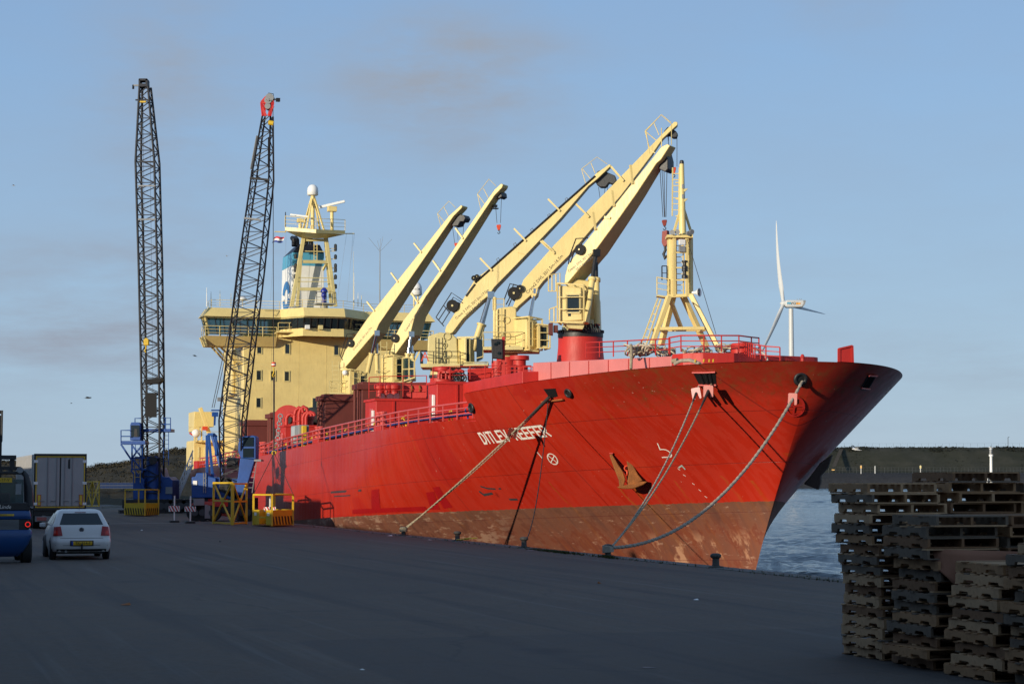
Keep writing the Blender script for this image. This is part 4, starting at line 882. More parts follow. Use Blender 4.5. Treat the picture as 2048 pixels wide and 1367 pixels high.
obj('funnel_top', MB().hexa([(x0 + .1, SF + .04, fz_(505)), (x1, SF + .04, fz_(505)), (x1, SF + 4.1, fz_(505)), (x0 + .1, SF + 4.1, fz_(505)), (x0 + .75, SF + .5, fz_(487)), (x1 - .25, SF + .5, fz_(487)), (x1 - .25, SF + 3.2, fz_(487)), (x0 + .75, SF + 3.2, fz_(487))]), navyf, fn_w)
for px in (588, 594, 612, 622): obj('exhaust_pipe', MB().tube([onS(px, 492, SF + 1.5), onS(px, 480, SF + 1.6), onS(px - 3, 476, SF + 2.2)], .2, 10), blackp, fn_w)
ez = fz_(590); em = plain('emblem_blue', (.015, .16, .42), .4)
EL = lambda u, v: Vector((x0 - .012, SF + 2.1 - u, ez + v))
mb = MB(); rng = [k / 28 * 2 * math.pi for k in range(29)]
for a, b_ in zip(rng, rng[1:]):
    if abs(math.sin((a + b_) / 2)) > .22: mb.add([EL(1.5 * math.cos(a), 1.25 * math.sin(a)), EL(1.5 * math.cos(b_), 1.25 * math.sin(b_)), EL(.75 * math.cos(b_), .6 * math.sin(b_)), EL(.75 * math.cos(a), .6 * math.sin(a))], [(0, 1, 2, 3)])
obj('funnel_emblem', mb, em, fn_w, smooth=0, recalc=False)
# ---- radar mast straddling the funnel
SM = SB + 2.5
def M(px, py, ds=0): return onS(px, py, SM + ds)
rm = obj('radar_mast', MB().beam(M(583, 613), M(608, 470), .28).beam(M(671, 613), M(651, 470), .28), cream_d, ship, bevel=.02)
for a, b_, w_ in (((594, 613, 1.3), (606, 470, .9), .2), ((662, 613, 1.3), (650, 470, .9), .2), ((598, 578, 0), (666, 578, 0), .24), ((606, 523, 0), (659, 524, 0), .24), ((612, 480, 0), (653, 480, 0), .2), ((597, 555, 0), (656, 556, 0), .06), ((596, 563, 0), (658, 563, 0), .06), ((608, 502, 0), (652, 503, 0), .07), ((611, 474, 0), (603, 500, .8), .12), ((653, 526, 0), (646, 540, .5), .14)):
    obj('mast_brace', MB().beam(M(*a), M(*b_), w_), cream_d, rm)
for px in (628, 634): obj('mast_ladder_rail', MB().beam(M(px, 522), M(px, 486), .05), cream, rm)
for k in range(6): obj('ladder_rung', MB().beam(M(628, 490 + k * 6), M(634, 490 + k * 6), .035), cream, rm)
pz = M(630, 466); V = [M(x, y, d_) for x, y, d_ in ((570, 461, -.8), (632, 466, -2.2), (690, 468, -.8), (690, 468, 2.4), (570, 461, 2.4))]; Vt = [v + UP * .28 for v in V]; Vb = [M(x, y, d_) for x, y, d_ in ((600, 475, -.2), (632, 477, -.6), (656, 476, -.2), (656, 476, 1.6), (600, 475, 1.6))]
obj('radar_platform', MB().add(V + Vt, [tuple(range(5)), tuple(range(5, 10))] + [(i, (i + 1) % 5, 5 + (i + 1) % 5, 5 + i) for i in range(5)]).add(Vb + [v - UP * .02 for v in V], [tuple(range(5))] + [(i, (i + 1) % 5, 5 + (i + 1) % 5, 5 + i) for i in range(5)]), cream, rm, smooth=20)
rail_line('platform_railing', [Vt[4], Vt[0], Vt[1], Vt[2], Vt[3]], cream, rm, .85, 3, .02, 1.2)
obj('yard', MB().beam(M(549, 463, 0), M(572, 464, 0), .07), cream, rm); obj('yard', MB().beam(M(689, 467, 0), M(709, 467, 0), .07), cream, rm)
apx = M(626, 396, .8)
for x, y, d_ in ((613, 458, -.6), (648, 460, -.6), (606, 458, 2), (640, 460, 2)): obj('mast_leg', MB().beam(M(x, y, d_), M(626 + (x - 628) * .12, 394, .8), .12), cream, rm)
obj('mast_pole', MB().tube([M(625, 460, .8), M(625.5, 391, .8)], .16, 10), cream, rm)
obj('mast_brace', MB().beam(M(616, 410, .8), M(637, 410, .8), .06), cream, rm)
c = M(625.5, 381, .8); k_ = depth(c) / F
obj('satellite_dome', MB().lathe2(c, [(9.5 * k_, -10 * k_), (11 * k_, -9 * k_), (11 * k_, 1 * k_), (10 * k_, 6 * k_), (7 * k_, 10 * k_), (3 * k_, 12 * k_), (0, 12.3 * k_)], 24), whitep, rm, smooth=60)
def radar(px, py, sc, dx_, dy_, ybase):
    c = M(px, py, .5); b0 = M(px, ybase, .5)
    p_ = obj('radar_pedestal', MB().tube([b0, c - UP * .5], .14, 8).cbox(c - UP * .28, (.7 * sc, .5 * sc, .4 * sc)), cream, rm, bevel=.02)
    d = Vector((RT * dx_ + UP * dy_)); obj('radar_scanner', MB().cbox(c + UP * .1, (2.1 * sc, .16, .2 * sc), ((d).normalized(), AW, (UP * dx_ - RT * dy_).normalized())), whitep, rm, bevel=.03)
radar(664, 411, 1.0, 1, .24, 460); radar(600.5, 434, .75, 1, -.12, 458)
for py, dx_ in ((493, 13), (498, 13), (514, 12), (532, 13), (540, 12), (554, 11), (573, 12)):
    a = M(656 + (py - 480) * .12, py + 4); b_ = M(671, py + 4); obj('light_bracket', MB().beam(a, b_, .05), cream, rm); obj('navigation_light', MB().lathe2(b_, [(.1, 0), (.12, .05), (.12, .3), (.06, .36), (0, .38)], 8), blackp, rm)
for py in (513, 532, 540, 553, 570):
    a = M(602 - (py - 480) * .1, py + 4); b_ = M(591, py + 4); obj('light_bracket', MB().beam(a, b_, .05), cream, rm); obj('navigation_light', MB().lathe2(b_, [(.1, 0), (.12, .05), (.12, .3), (.06, .36), (0, .38)], 8), blackp, rm)
for a, b_ in (((549, 464), (541, 600)), ((693, 468), (676, 590)), ((706, 468), (694, 605)), ((709, 468), (702, 520)), ((572, 462), (570.5, 612))):
    obj('halyard', MB().tube([M(*a, 0), M(*b_, 0)], .008, 4), greyp, rm)
obj('mast_pole', MB().tube([M(571, 463, 0), M(571, 424, 0)], .035, 6), blackp, rm)
# blue fire monitor on its stand
c = M(648, 606, -2.5); k_ = depth(c) / F
fm = obj('fire_monitor', MB().lathe2(c, [(5 * k_, 0), (5 * k_, 4 * k_), (3.6 * k_, 6 * k_), (3.6 * k_, 12 * k_), (5.5 * k_, 14 * k_), (5.5 * k_, 17 * k_), (4 * k_, 20 * k_), (7 * k_, 22 * k_), (7.2 * k_, 26 * k_), (4.5 * k_, 29 * k_), (3 * k_, 31 * k_), (0, 31.5 * k_)], 16), paint('royal_blue', (.015, .03, .28), .35), sup, smooth=50)
obj('monitor_platform', MB().box((c.x - .7, c.y - .6, c.z - .12), (c.x + .8, c.y + .6, c.z - .02)).tube([c - UP * .1, c - UP * .6], .3, 12), greyp, sup)
rail_line('monitor_railing', [c + Vector((-.7, -.6, 0)), c + Vector((.8, -.6, 0)), c + Vector((.8, .6, 0))], blackp, sup, .8, 2, .02, .8)
# ---- after deck: cream blocks, boat, provision crane
SA = SB + 8
def A_(px, py, s=SA): return onS(px, py, s)
def ablock(x0_, y0_, x1_, y1_, s, dep, name, mat=cream):
    a, b_ = A_(x0_, y1_, s), A_(x1_, y0_, s); return obj(name, MB().box((a.x, s, a.z), (b_.x, s + dep, b_.z)), mat, sup, bevel=.03)
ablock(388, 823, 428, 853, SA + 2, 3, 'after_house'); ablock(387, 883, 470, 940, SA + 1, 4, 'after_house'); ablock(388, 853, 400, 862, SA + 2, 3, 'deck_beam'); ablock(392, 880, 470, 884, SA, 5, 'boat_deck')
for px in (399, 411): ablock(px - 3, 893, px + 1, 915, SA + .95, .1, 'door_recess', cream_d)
for px in (389, 393, 403): obj('deck_post', MB().beam(A_(px, 883), A_(px, 853), .12), cream, sup)
rail_line('boat_deck_railing', [A_(390, 882, SA), A_(440, 883, SA)], whitep, sup, .8, 3, .02, .8)
c = A_(392, 866, SA); obj('lifeboat_capsule', MB().ball(c, .34, 14, 8), whitep, sup, smooth=60)
obj('provision_crane', MB().beam(A_(400, 815, SA), A_(418, 866, SA), .38, .3), cream, sup, bevel=.03)
obj('orange_fitting', MB().cbox(A_(410, 856, SA - .5), (.4, .3, .3)), orangep, sup); obj('orange_fitting', MB().beam(A_(379, 865, SA), A_(386, 870, SA), .12), orangep, sup)
obj('stern_house', MB().prism([A_(395, 942, SA - 2), A_(410, 942, SA - 2), A_(410, 921, SA - 2), A_(395, 921, SA - 2)], (0, 2, 0)), redp, ship)
obj('platform_edge', MB().beam(A_(378, 940, SA - 3), A_(396, 940, SA - 3), .12), yellowp, ship)
# ================================================================ SHIP'S DECK CRANES
def azim(phi):
    """horizontal direction: phi degrees from screen-right towards the viewer"""
    a = R(phi); return (RT * math.cos(a) - AW * math.sin(a)).normalized()
def deck_crane(Y, axis_px, base_py, phi, wid, face, head, posts, cyl, rails=None, pivot=None, wires=None, label=None, text=None, text_at=None, winch=None):
    org = onY(axis_px, base_py, Y)
    cr = bpy.data.objects.new('deck_crane', None); C.objects.link(cr); cr.parent = ship; cr['_org'] = list(ship['_org']); cr['label'] = label
    cr.location = (0, 0, 0)
    d = azim(phi); nrm = d.cross(UP)                       # nrm points right and away from the viewer for a jib towards the right
    if nrm.dot(AW) < 0: nrm = -nrm
    p0 = onY(pivot[0], pivot[1], Y - .4)
    poly = [hit(x, y, p0, nrm) for x, y in face]
    Lj = max((p - p0).dot(d) for p in poly); n_ = len(poly)
    bk_ = [p + nrm * wid * (1 - .5 * max(0, (p - p0).dot(d) / Lj - .3) / .7) for p in poly]
    jib = obj('jib', MB().add(poly + bk_, [tuple(range(n_ - 1, -1, -1)), tuple(range(n_, 2 * n_))] + [(i, (i + 1) % n_, n_ + (i + 1) % n_, n_ + i) for i in range(n_)]), cream, cr, bevel=.03, smooth=20)
    J = lambda px, py, off=0.0: hit(px, py, p0 + nrm * off, nrm)
    for (x0, y0), (x1, y1) in posts:
        obj('jib_bracket', MB().beam(J(x0, y0, -.05), J(x1, y1, -.05), .10), cream, cr)
    # sheave head: dark cheek plates and sheaves
    hp = [J(x, y, wid * .25) for x, y in head]
    hd = obj('sheave_head', MB().prism(hp, nrm * wid * .5), paint('head_grey', (.03, .032, .036), .5), cr, bevel=.04)
    for (x, y, r) in cyl.get('sheaves', []):
        c = J(x, y, wid * .2); obj('sheave', MB().cyl(c, c + nrm * wid * .6, r, n=18), blackp, cr)
    # lifting cylinders: rod and barrel, one each side
    for o_ in (.12, wid - .12):
        a = J(*cyl['top'], o_); b_ = onY(cyl['bot'][0], cyl['bot'][1], Y - cyl.get('fwd', .9)) + (nrm * (o_ - .12))
        mid = a.lerp(b_, cyl.get('split', .38))
        obj('cylinder_rod', MB().tube([a, mid], cyl['r'] * .62, 12).cbox(a, (cyl['r'] * 2.2,) * 3), chrome if cyl.get('chrome', True) else blackp, cr, smooth=60)
        obj('cylinder_barrel', MB().tube([mid, mid.lerp(b_, .06), mid.lerp(b_, .061), b_], [cyl['r'] * 1.35, cyl['r'] * 1.35, cyl['r'], cyl['r']], 14), cream, cr, smooth=60)
    if rails:
        pts = [J(x, y, wid * .5) for x, y in rails['top']]
        obj('jib_railing', MB().tube(pts, .02, 6), cream, cr, smooth=60)
        for (x0, y0), (x1, y1) in rails['legs']: obj('rail_post', MB().tube([J(x0, y0, wid * .5), J(x1, y1, wid * .5)], .022, 6), cream, cr)
    if winch:
        for (x, y, r) in winch['drums']:
            c = J(x, y, -.1); obj('winch', MB().cyl(c - nrm * .0, c + nrm * (wid + .2), r * .8, n=20).cyl(c - nrm * .06, c, r, n=22).cyl(c + nrm * (wid + .2), c + nrm * (wid + .26), r, n=22), mblack, cr)
            obj('winch_hub', MB().cyl(c - nrm * .12, c - nrm * .06, r * .18, n=12), cream_d, cr)
        for poly_ in winch['rail']:
            for o_ in (0, wid): obj('winch_guard', MB().tube([J(x, y, o_) for x, y in poly_], .03, 6), blackp, cr)
    for w_ in wires or []:
        obj('wire', MB().tube([J(w_[0], w_[1], w_[4] if len(w_) > 4 else wid * .5), J(w_[2], w_[3], w_[4] if len(w_) > 4 else wid * .5)], .016, 5), roped, cr)
    if text:
        (ax, ay), (bx, by) = text_at[:2]; sz = text_at[2]
        a, b_ = J(ax, ay, -.012), J(bx, by, -.012); e = (b_ - a).normalized(); u_ = nrm.cross(e); u_ = u_ if u_.z > 0 else -u_
        for i, tx in enumerate(text):
            obj('crane_lettering', text_mb(tx, sz, lambda u, v, i=i: (a + b_) / 2 + e * u + u_ * (v - i * sz * 1.15)), blackink, cr, smooth=0, recalc=False)
    return cr, J, org, nrm, d
def hookblock(cr, J, px, py, off, h, mat=orangep, kind='block'):
    c = J(px, py, off); w_ = h * .42
    hk = obj('hook_block', MB().prism([c + RT * x * w_ + UP * z * h for x, z in ((-.8, .5), (.8, .55), (1, .35), (.55, -.45), (-.4, -.45), (-1, .3))], AW * w_ * .9), mat, cr, bevel=.02)
    mb = MB().tube([c - UP * h * .4, c - UP * h * .65], h * .08, 8)
    mb.tube([c - UP * h * .62 + RT * h * (.0 + .22 * math.sin(a)) - UP * h * .22 * (1 - math.cos(a)) for a in [k * .45 for k in range(11)]], h * .07, 8)
    obj('hook', mb, blackp, cr, smooth=60)
def ringed_ladder(name, a, b_, w_, mat, parent, step=.3, r=.03):
    a, b_ = Vector(a), Vector(b_); L = (b_ - a).length; n = int(L / step); mb = MB()
    mb.beam(a - RT * w_ / 2, b_ - RT * w_ / 2, r * 1.5).beam(a + RT * w_ / 2, b_ + RT * w_ / 2, r * 1.5)
    for k in range(1, n): q = a.lerp(b_, k / n); mb.beam(q - RT * w_ / 2, q + RT * w_ / 2, r)
    return obj(name, mb, mat, parent)
def cabin(cr, x0, y0, x1, y1, Y, depth_, yaw, glassrect, cage=True, side='right'):
    """operator's cab: box with sloped front, windows and a tubular guard cage"""
    A, B_ = onY(x0, y1, Y), onY(x1, y0, Y); w_ = (B_ - A).dot(RT); h = B_.z - A.z
    a = R(yaw); fx = RT * math.cos(a) - AW * math.sin(a); fy = RT * math.sin(a) + AW * math.cos(a); w2 = w_ / math.cos(a) * .86
    P = lambda u, v, k: A + fx * u * w2 + UP * v * h + fy * k * depth_
    cb = obj('cab', MB().add([P(0, 0, 0), P(1, .03, 0), P(1, .03, 1), P(0, 0, 1), P(0, .98, 0), P(.96, .93, 0), P(.96, .93, 1), P(0, 1, 1)], [(0, 3, 2, 1), (4, 5, 6, 7), (0, 1, 5, 4), (1, 2, 6, 5), (2, 3, 7, 6), (3, 0, 4, 7)]), cream, cr, bevel=.05)
    u0, v0, u1, v1 = glassrect
    obj('cab_window', MB().prism([P(u0, v0, -.02), P(u1, v0, -.02), P(u1, v1, -.02), P(u0, v1, -.02)], -fy * .01), glassd, cr)
    f_ = MB()
    for q, q2 in (((u0, v0), (u1, v0)), ((u1, v0), (u1, v1)), ((u1, v1), (u0, v1)), ((u0, v1), (u0, v0))): f_.beam(P(q[0], q[1], -.03), P(q2[0], q2[1], -.03), .07)
    obj('window_frame', f_, cream_d, cr)
    obj('cab_window', MB().prism([P(1.005, .12, .15), P(1.005, .12, .85), P(.985, .85, .85), P(.985, .85, .15)], fx * .01), glassd, cr)
    if cage:
        e = .18; cg = MB(); C8 = [P(-e * .2, -.02, -e), P(1.08, -.02, -e), P(1.08, -.02, 1), P(-e * .2, -.02, 1), P(-e * .2, 1.04, -e), P(1.08, .98, -e), P(1.08, .98, 1), P(-e * .2, 1.04, 1)]
        for i, j in ((0, 1), (1, 2), (4, 5), (5, 6), (6, 7), (7, 4), (0, 4), (1, 5), (2, 6), (3, 7), (0, 3)): cg.beam(C8[i], C8[j], .065)
        for v in (.33, .66): cg.beam(P(-e * .2, v, -e), P(1.08, v, -e), .04).beam(P(1.08, v, -e), P(1.08, v, 1), .04)
        for u in (.3, .62): cg.beam(P(u, 1.02, -e), P(u, 1.02, 1), .04)
        obj('cab_guard', cg, cream, cr)
    return cb, P
def turret(cr, pts, Y, dep, mat=cream, nm='turret', yaw=0):
    v = (AW * math.cos(R(yaw)) + RT * math.sin(R(yaw))) * dep
    return obj(nm, MB().prism([onY(x, y, Y) for x, y in pts], v), mat, cr, bevel=.06)
def platform(cr, x0, x1, py, Y, dep, th=.14, rail_h=.7, mat=cream_d, railmat=None):
    A, B_ = onY(x0, py, Y), onY(x1, py, Y)
    obj('crane_platform', MB().prism([A, B_, B_ - UP * th, A - UP * th], AW * dep), mat, cr)
    rail_line('crane_railing', [A + AW * dep, A, B_, B_ + AW * dep], railmat or mat, cr, rail_h, 2, .025, .9)
def hole_plate(cr, px, py, Y, r):
    obj('access_plate', MB().ring(onY(px, py, Y), AW, r, .025, 16, 6), cream_d, cr)
# ---- crane 1: nearest, over the forecastle
YE = 95.7; kE = YE / F
crE, J, org, nE, dE = deck_crane(YE, 1161, 720, 27, 1.5,
    [(1128.4, 566), (1130, 551), (1136, 528), (1189, 461), (1257.7, 374.5), (1303, 319), (1322, 294), (1334, 288), (1340, 291), (1331, 305), (1322, 319), (1313, 326.5), (1273, 387), (1235, 440.5), (1189, 503), (1186, 506), (1135, 566)],
    [(1318, 314), (1331, 300), (1336, 320), (1336, 338), (1330, 344), (1324, 341), (1317, 337)],
    [((1261, 330), (1265, 368)), ((1224, 381), (1228, 413)), ((1186, 424), (1191, 460)), ((1209, 434), (1221, 436))],
    dict(top=(1192, 506), bot=(1172, 646), r=.15, split=.36, chrome=False, fwd=2.1), rails=dict(top=[(1292, 262), (1322, 230), (1343, 248), (1343, 290)], legs=[((1292, 262), (1299, 307)), ((1323, 256), (1323, 293)), ((1300, 300), (1310, 306))]),
    pivot=(1132, 558), wires=[(1320, 340, 1326, 434), (1324, 340, 1329, 434), (1328, 340, 1330, 434), (1334, 340, 1332, 434)], label='foremost deck crane with red pedestal', text=['Crane1 SWL 35/1.5m-17m', '35t/1.5m-15.5m'], text_at=((1150, 532), (1180, 508), .17),
    winch=dict(drums=[(1160, 499, .26)], rail=[[(1137, 528), (1139, 512), (1152, 477), (1176, 476)], [(1141, 525), (1150, 498), (1164, 488), (1165, 500)]]))
pd = obj('pedestal', MB().lathe2(onY(1161, 735, YE), [(49 * kE, -.3), (48 * kE, 10 * kE), (45 * kE, 40 * kE), (44.5 * kE, 62 * kE)], 40), redp, crE, smooth=60)
mb = MB().lathe2(onY(1161, 676, YE), [(43 * kE, 0), (45.5 * kE, 1 * kE), (45.5 * kE, 9 * kE), (43 * kE, 13 * kE), (30 * kE, 14 * kE)], 40)
for k in range(36): a = k * math.pi / 18; mb.cbox(onY(1161, 663.5, YE) + Vector((math.cos(a), math.sin(a), 0)) * 45 * kE, (.09, .09, .12))
obj('slewing_ring', mb, blackp, crE)
turret(crE, [(1132, 664), (1198, 664), (1196, 600), (1186, 562), (1150, 558), (1134, 570)], YE - .2, 1.0, yaw=10)
obj('turret_skirt', MB().lathe2(onY(1160, 664, YE), [(38 * kE, 0), (36 * kE, 10 * kE), (30 * kE, 24 * kE), (0, 25 * kE)], 28), cream_d, crE, smooth=40)
cabin(crE, 1118, 570, 1172, 643, YE - 2.0, 1.3, 8, (.32, .24, .9, .74)); 
obj('cab_lower_window', MB().prism([onY(x, y, YE - 2.08) for x, y in ((1136, 632), (1163, 632), (1163, 618), (1136, 618))], AW * .02), glassd, crE)
obj('cab_foot', MB().prism([onY(x, y, YE - 1.9) for x, y in ((1124, 640), (1172, 643), (1165, 658), (1138, 656))], AW * 1.2), cream_d, crE)
for pts in ([(1097, 582), (1097, 550), (1120, 546), (1120, 582), (1097, 582)], [(1104, 582), (1104, 550)], [(1112, 582), (1112, 548)], [(1099, 640), (1099, 618), (1116, 612)], [(1099, 643), (1116, 645)], [(1108, 642), (1108, 614)]):
    obj('access_railing', MB().tube([onY(x, y, YE - .6) for x, y in pts], .03, 6), cream, crE)
obj('junction_box', MB().prism([onY(x, y, YE - 1.2) for x, y in ((1097, 668), (1106, 670), (1106, 645), (1097, 646))], AW * .5), paint('dark_red_box', (.10, .02, .015)), crE, bevel=.02)
obj('junction_box', MB().prism([onY(x, y, YE - 1.1) for x, y in ((1107, 664), (1116, 664), (1116, 650), (1107, 650))], AW * .4), paint('dark_red_box', (.10, .02, .015)), crE, bevel=.02)
mb = MB(); rnd = random.Random(2)
for k in range(7): mb.tube([onY(1166 + k * 5, 662, YE - 1.4), onY(1164 + k * 5, 650 - rnd.uniform(0, 5), YE - 1.5), onY(1172 + k * 4, 646 + rnd.uniform(0, 8), YE - 1.45), onY(1176 + k * 4, 664, YE - 1.4)], .03, 6)
tag(obj('hydraulic_hose', mb, blackp, crE, smooth=60), kind='stuff')
hookblock(crE, J, 1329, 446, .57, .30, paint('rusty_red_hook', (.24, .03, .02), .6)); 
obj('swivel', MB().prism([J(x, y, .5) for x, y in ((1324, 462), (1334, 460), (1335, 486), (1332, 492), (1326, 492), (1323, 484))], nE * .3), paint('rusty_red_hook', (.24, .03, .02), .6), crE, bevel=.02)
obj('big_hook', MB().tube([J(1330, 492, .57), J(1331, 500, .57), J(1327, 508, .57), J(1330, 517, .57), J(1334, 511, .57)], .07, 8), blackp, crE, smooth=60)
# ---- crane 2
YD = 104.6; kD = YD / F
crD, J, org, nD, dD = deck_crane(YD, 1030, 700, 6, 1.1,
    [(1021, 623), (1026, 612.5), (1040, 577), (1047, 559), (1110, 488), (1349, 243), (1355, 244), (1355, 250), (1326, 277), (1303, 311), (1242.5, 391), (1185.5, 455.7), (1138, 511), (1086, 563), (1072, 581), (1036.6, 612.5), (1031, 619.5)],
    [(1328, 262), (1336, 253), (1352, 262), (1356, 268), (1353, 275), (1346, 275), (1340, 270), (1330, 272)],
    [((1084, 481), (1108, 504)), ((1152, 408), (1178, 434)), ((1222, 333), (1247, 362)), ((1081, 482), (1109, 507))],
    dict(top=(1070, 582), bot=(1048, 690), r=.12, split=.5), rails=dict(top=[(1290, 262), (1323, 229), (1342, 245)], legs=[((1290, 262), (1300, 300)), ((1290, 262), (1316, 284)), ((1308, 246), (1318, 270))]), pivot=(1024, 618),
    wires=[(1336, 275, 1342, 336), (1354, 272, 1354, 333), (1337, 274, 1337, 282)], label='second deck crane, its long jib lettered along the side', text=['Crane2 SWL 35/1.5m-16.5m'], text_at=((1072, 566), (1106, 530), .235),
    winch=dict(drums=[(1028, 586, .33), (1040, 577, .2)], rail=[[(1012, 609), (1018, 598), (1027, 568), (1045, 574)], [(1008, 600), (1020, 567), (1046, 574)], [(1017, 612), (1030, 582), (1040, 590)]]))
turret(crD, [(991, 700), (1033, 700), (1033, 616), (1024, 612), (996, 616), (991, 622)], YD - .8, 1.5); turret(crD, [(986, 700), (993, 700), (993, 593), (986, 593)], YD - .6, .3, nm='column')
ringed_ladder('crane_ladder', onY(997, 700, YD - 1.0), onY(997, 616, YD - 1.0), .35, cream_d, crD); hole_plate(crD, 1013, 640, YD - .83, .17); hole_plate(crD, 1013, 672, YD - .83, .2)
cabin(crD, 1053, 636, 1080, 698, YD - 1.6, 1.5, -38, (.1, .1, .45, .9)); cabin(crD, 1076, 650, 1100, 695, YD - 1.8, 1.2, -10, (.2, .05, .9, .95))
obj('cab_arm', MB().beam(onY(1032, 634, YD), onY(1056, 638, YD - 1), .14), cream, crD)
platform(crD, 966, 1046, 693, YD - 1.6, 2.6, .16, .75); obj('turret_skirt', MB().lathe2(onY(1013, 714, YD), [(20 * kD, 0), (24 * kD, 8 * kD), (26 * kD, 16 * kD), (0, 17 * kD)], 20), cream_d, crD)
obj('turret_base', MB().prism([onY(x, y, YD - 1.2) for x, y in ((1000, 704), (1080, 704), (1076, 690), (1000, 690))], AW * 1.6), cream_d, crD, bevel=.03)
obj('pedestal', MB().lathe2(onY(1013, 790, YD), [(21 * kD, 0), (20 * kD, 76 * kD)], 24), redp, crD, smooth=60)
rail_line('crane_railing', [onY(986, 620, YD - .6), onY(1008, 620, YD - .6)], cream, crD, .6, 2)
obj('knuckle', MB().prism([hit(x, y, onY(1024, 618, YD - .4), nD) for x, y in ((1064, 580), (1077, 572), (1073, 590), (1066, 598), (1062, 592))], nD * 1.1), cream, crD, bevel=.03)
hookblock(crD, J, 1347, 341, .55, .34)
# ---- crane 3
YC = 119.0; kC = YC / F
crC, J, org, nC, dC = deck_crane(YC, 888, 745, 8, 1.2,
    [(892.7, 669), (890, 660), (892.7, 652), (917, 614), (935, 583), (949, 559), (977, 538), (1047, 478), (1114, 418), (1170, 369), (1191, 348), (1219, 328), (1223, 331), (1194.6, 358), (1177, 372), (1121, 437), (1050.7, 511), (989, 574), (979, 588), (926, 637), (905, 665)],
    [(1188, 357), (1195, 342), (1204, 340), (1230, 351), (1233, 362), (1226, 369), (1218, 365), (1211, 374), (1200, 374), (1193, 368)],
    [((960, 516), (984, 541)), ((1028, 457), (1052, 482)), ((1096, 398), (1120, 422)), ((1035, 503), (1053, 508)), ((1148, 410), (1176, 432))] [:4],
    dict(top=(980, 590), bot=(946, 700), r=.19, split=.52), rails=dict(top=[(1163, 338), (1194, 314), (1214, 328)], legs=[((1163, 338), (1173, 372)), ((1165, 338), (1184, 361)), ((1182, 326), (1190, 346))]), pivot=(897, 664),
    wires=[(1197, 374, 1200, 395), (1216, 368, 1212, 425), (1210, 372, 1207, 440)], label='third deck crane, slewed to the right over the holds', text=['Crane 3 SWL 35/1.5m-17.0m', '35t/1.5m-16.7m'], text_at=((926, 624), (962, 592), .22),
    winch=dict(drums=[(905, 611, .36), (948, 556, .16), (954, 553, .14)], rail=[[(872, 634), (903, 585), (925, 600)], [(877, 640), (907, 594), (926, 606)], [(884, 648), (910, 606)], [(872, 634), (888, 652)], [(887, 610), (900, 626)]]))
for x0, y0, x1, y1 in ((932, 592, 950, 568), (950, 565, 1190, 352)): obj('jib_cable', MB().tube([J(x0, y0, -.02), J(x1, y1, -.02)], .06, 6), blackp, crC)
for x, y in ((995, 524), (1029, 494), (1063, 465), (1097, 436), (1132, 404)): obj('cable_hoop', MB().tube([J(x, y, .2), J(x - 2, y - 6, .2), J(x + 2, y - 9, .2), J(x + 4, y - 4, .2)], .02, 5), blackp, crC)
turret(crC, [(854, 731), (917, 731), (914, 676), (905, 668), (880, 664), (856, 672)], YC - .9, 1.6, cream_d); ringed_ladder('crane_ladder', onY(878.5, 726, YC - 1.1), onY(878.5, 675, YC - 1.1), .4, blackp, crC)
hole_plate(crC, 894, 672, YC - .95, .22); hole_plate(crC, 894, 708, YC - .95, .25); hole_plate(crC, 890, 690, YC - .95, .12)
cabin(crC, 930, 674, 953, 727, YC - 1.4, 1.5, -35, (.06, .06, .42, .95), False); obj('cab_glass_house', MB().prism([onY(x, y, YC - 1.8) for x, y in ((953, 722), (965, 716), (967, 680), (953, 676))], AW * 1.0), glassd, crC, bevel=.02)
obj('cab_window_bar', MB().beam(onY(953, 716, YC - 1.85), onY(967, 712, YC - 1.85), .05).beam(onY(966, 716, YC - 1.85), onY(967, 680, YC - 1.85), .05), cream, crC)
obj('cab_arm', MB().beam(onY(914, 675, YC - 1), onY(953, 674, YC - 1.2), .12), cream_d, crC)
platform(crC, 841, 920, 727, YC - 1.9, 3.0, .2, .72, cream_d, blackp); platform(crC, 920, 976, 727, YC - 1.7, 2.0, .16, .1, cream_d)
obj('turret_base', MB().lathe2(onY(885, 752, YC), [(26 * kC, 0), (24 * kC, 10 * kC), (28 * kC, 22 * kC), (0, 23 * kC)], 24), cream_d, crC); obj('slewing_ring', MB().lathe2(onY(885, 757, YC), [(24 * kC, 0), (27 * kC, 2 * kC), (27 * kC, 7 * kC), (20 * kC, 9 * kC)], 24), blackp, crC)
obj('pedestal', MB().lathe2(onY(885, 800, YC), [(27 * kC, 0), (25 * kC, 44 * kC)], 24), redp, crC, smooth=60)
for a, b_ in (((843, 722), (850, 704)), ((850, 704), (857, 722)), ((846, 714), (855, 714))): obj('rescue_frame', MB().beam(onY(*a, YC - 2), onY(*b_, YC - 2), .06), orangep, crC)
hookblock(crC, J, 1207, 438, .6, .3)
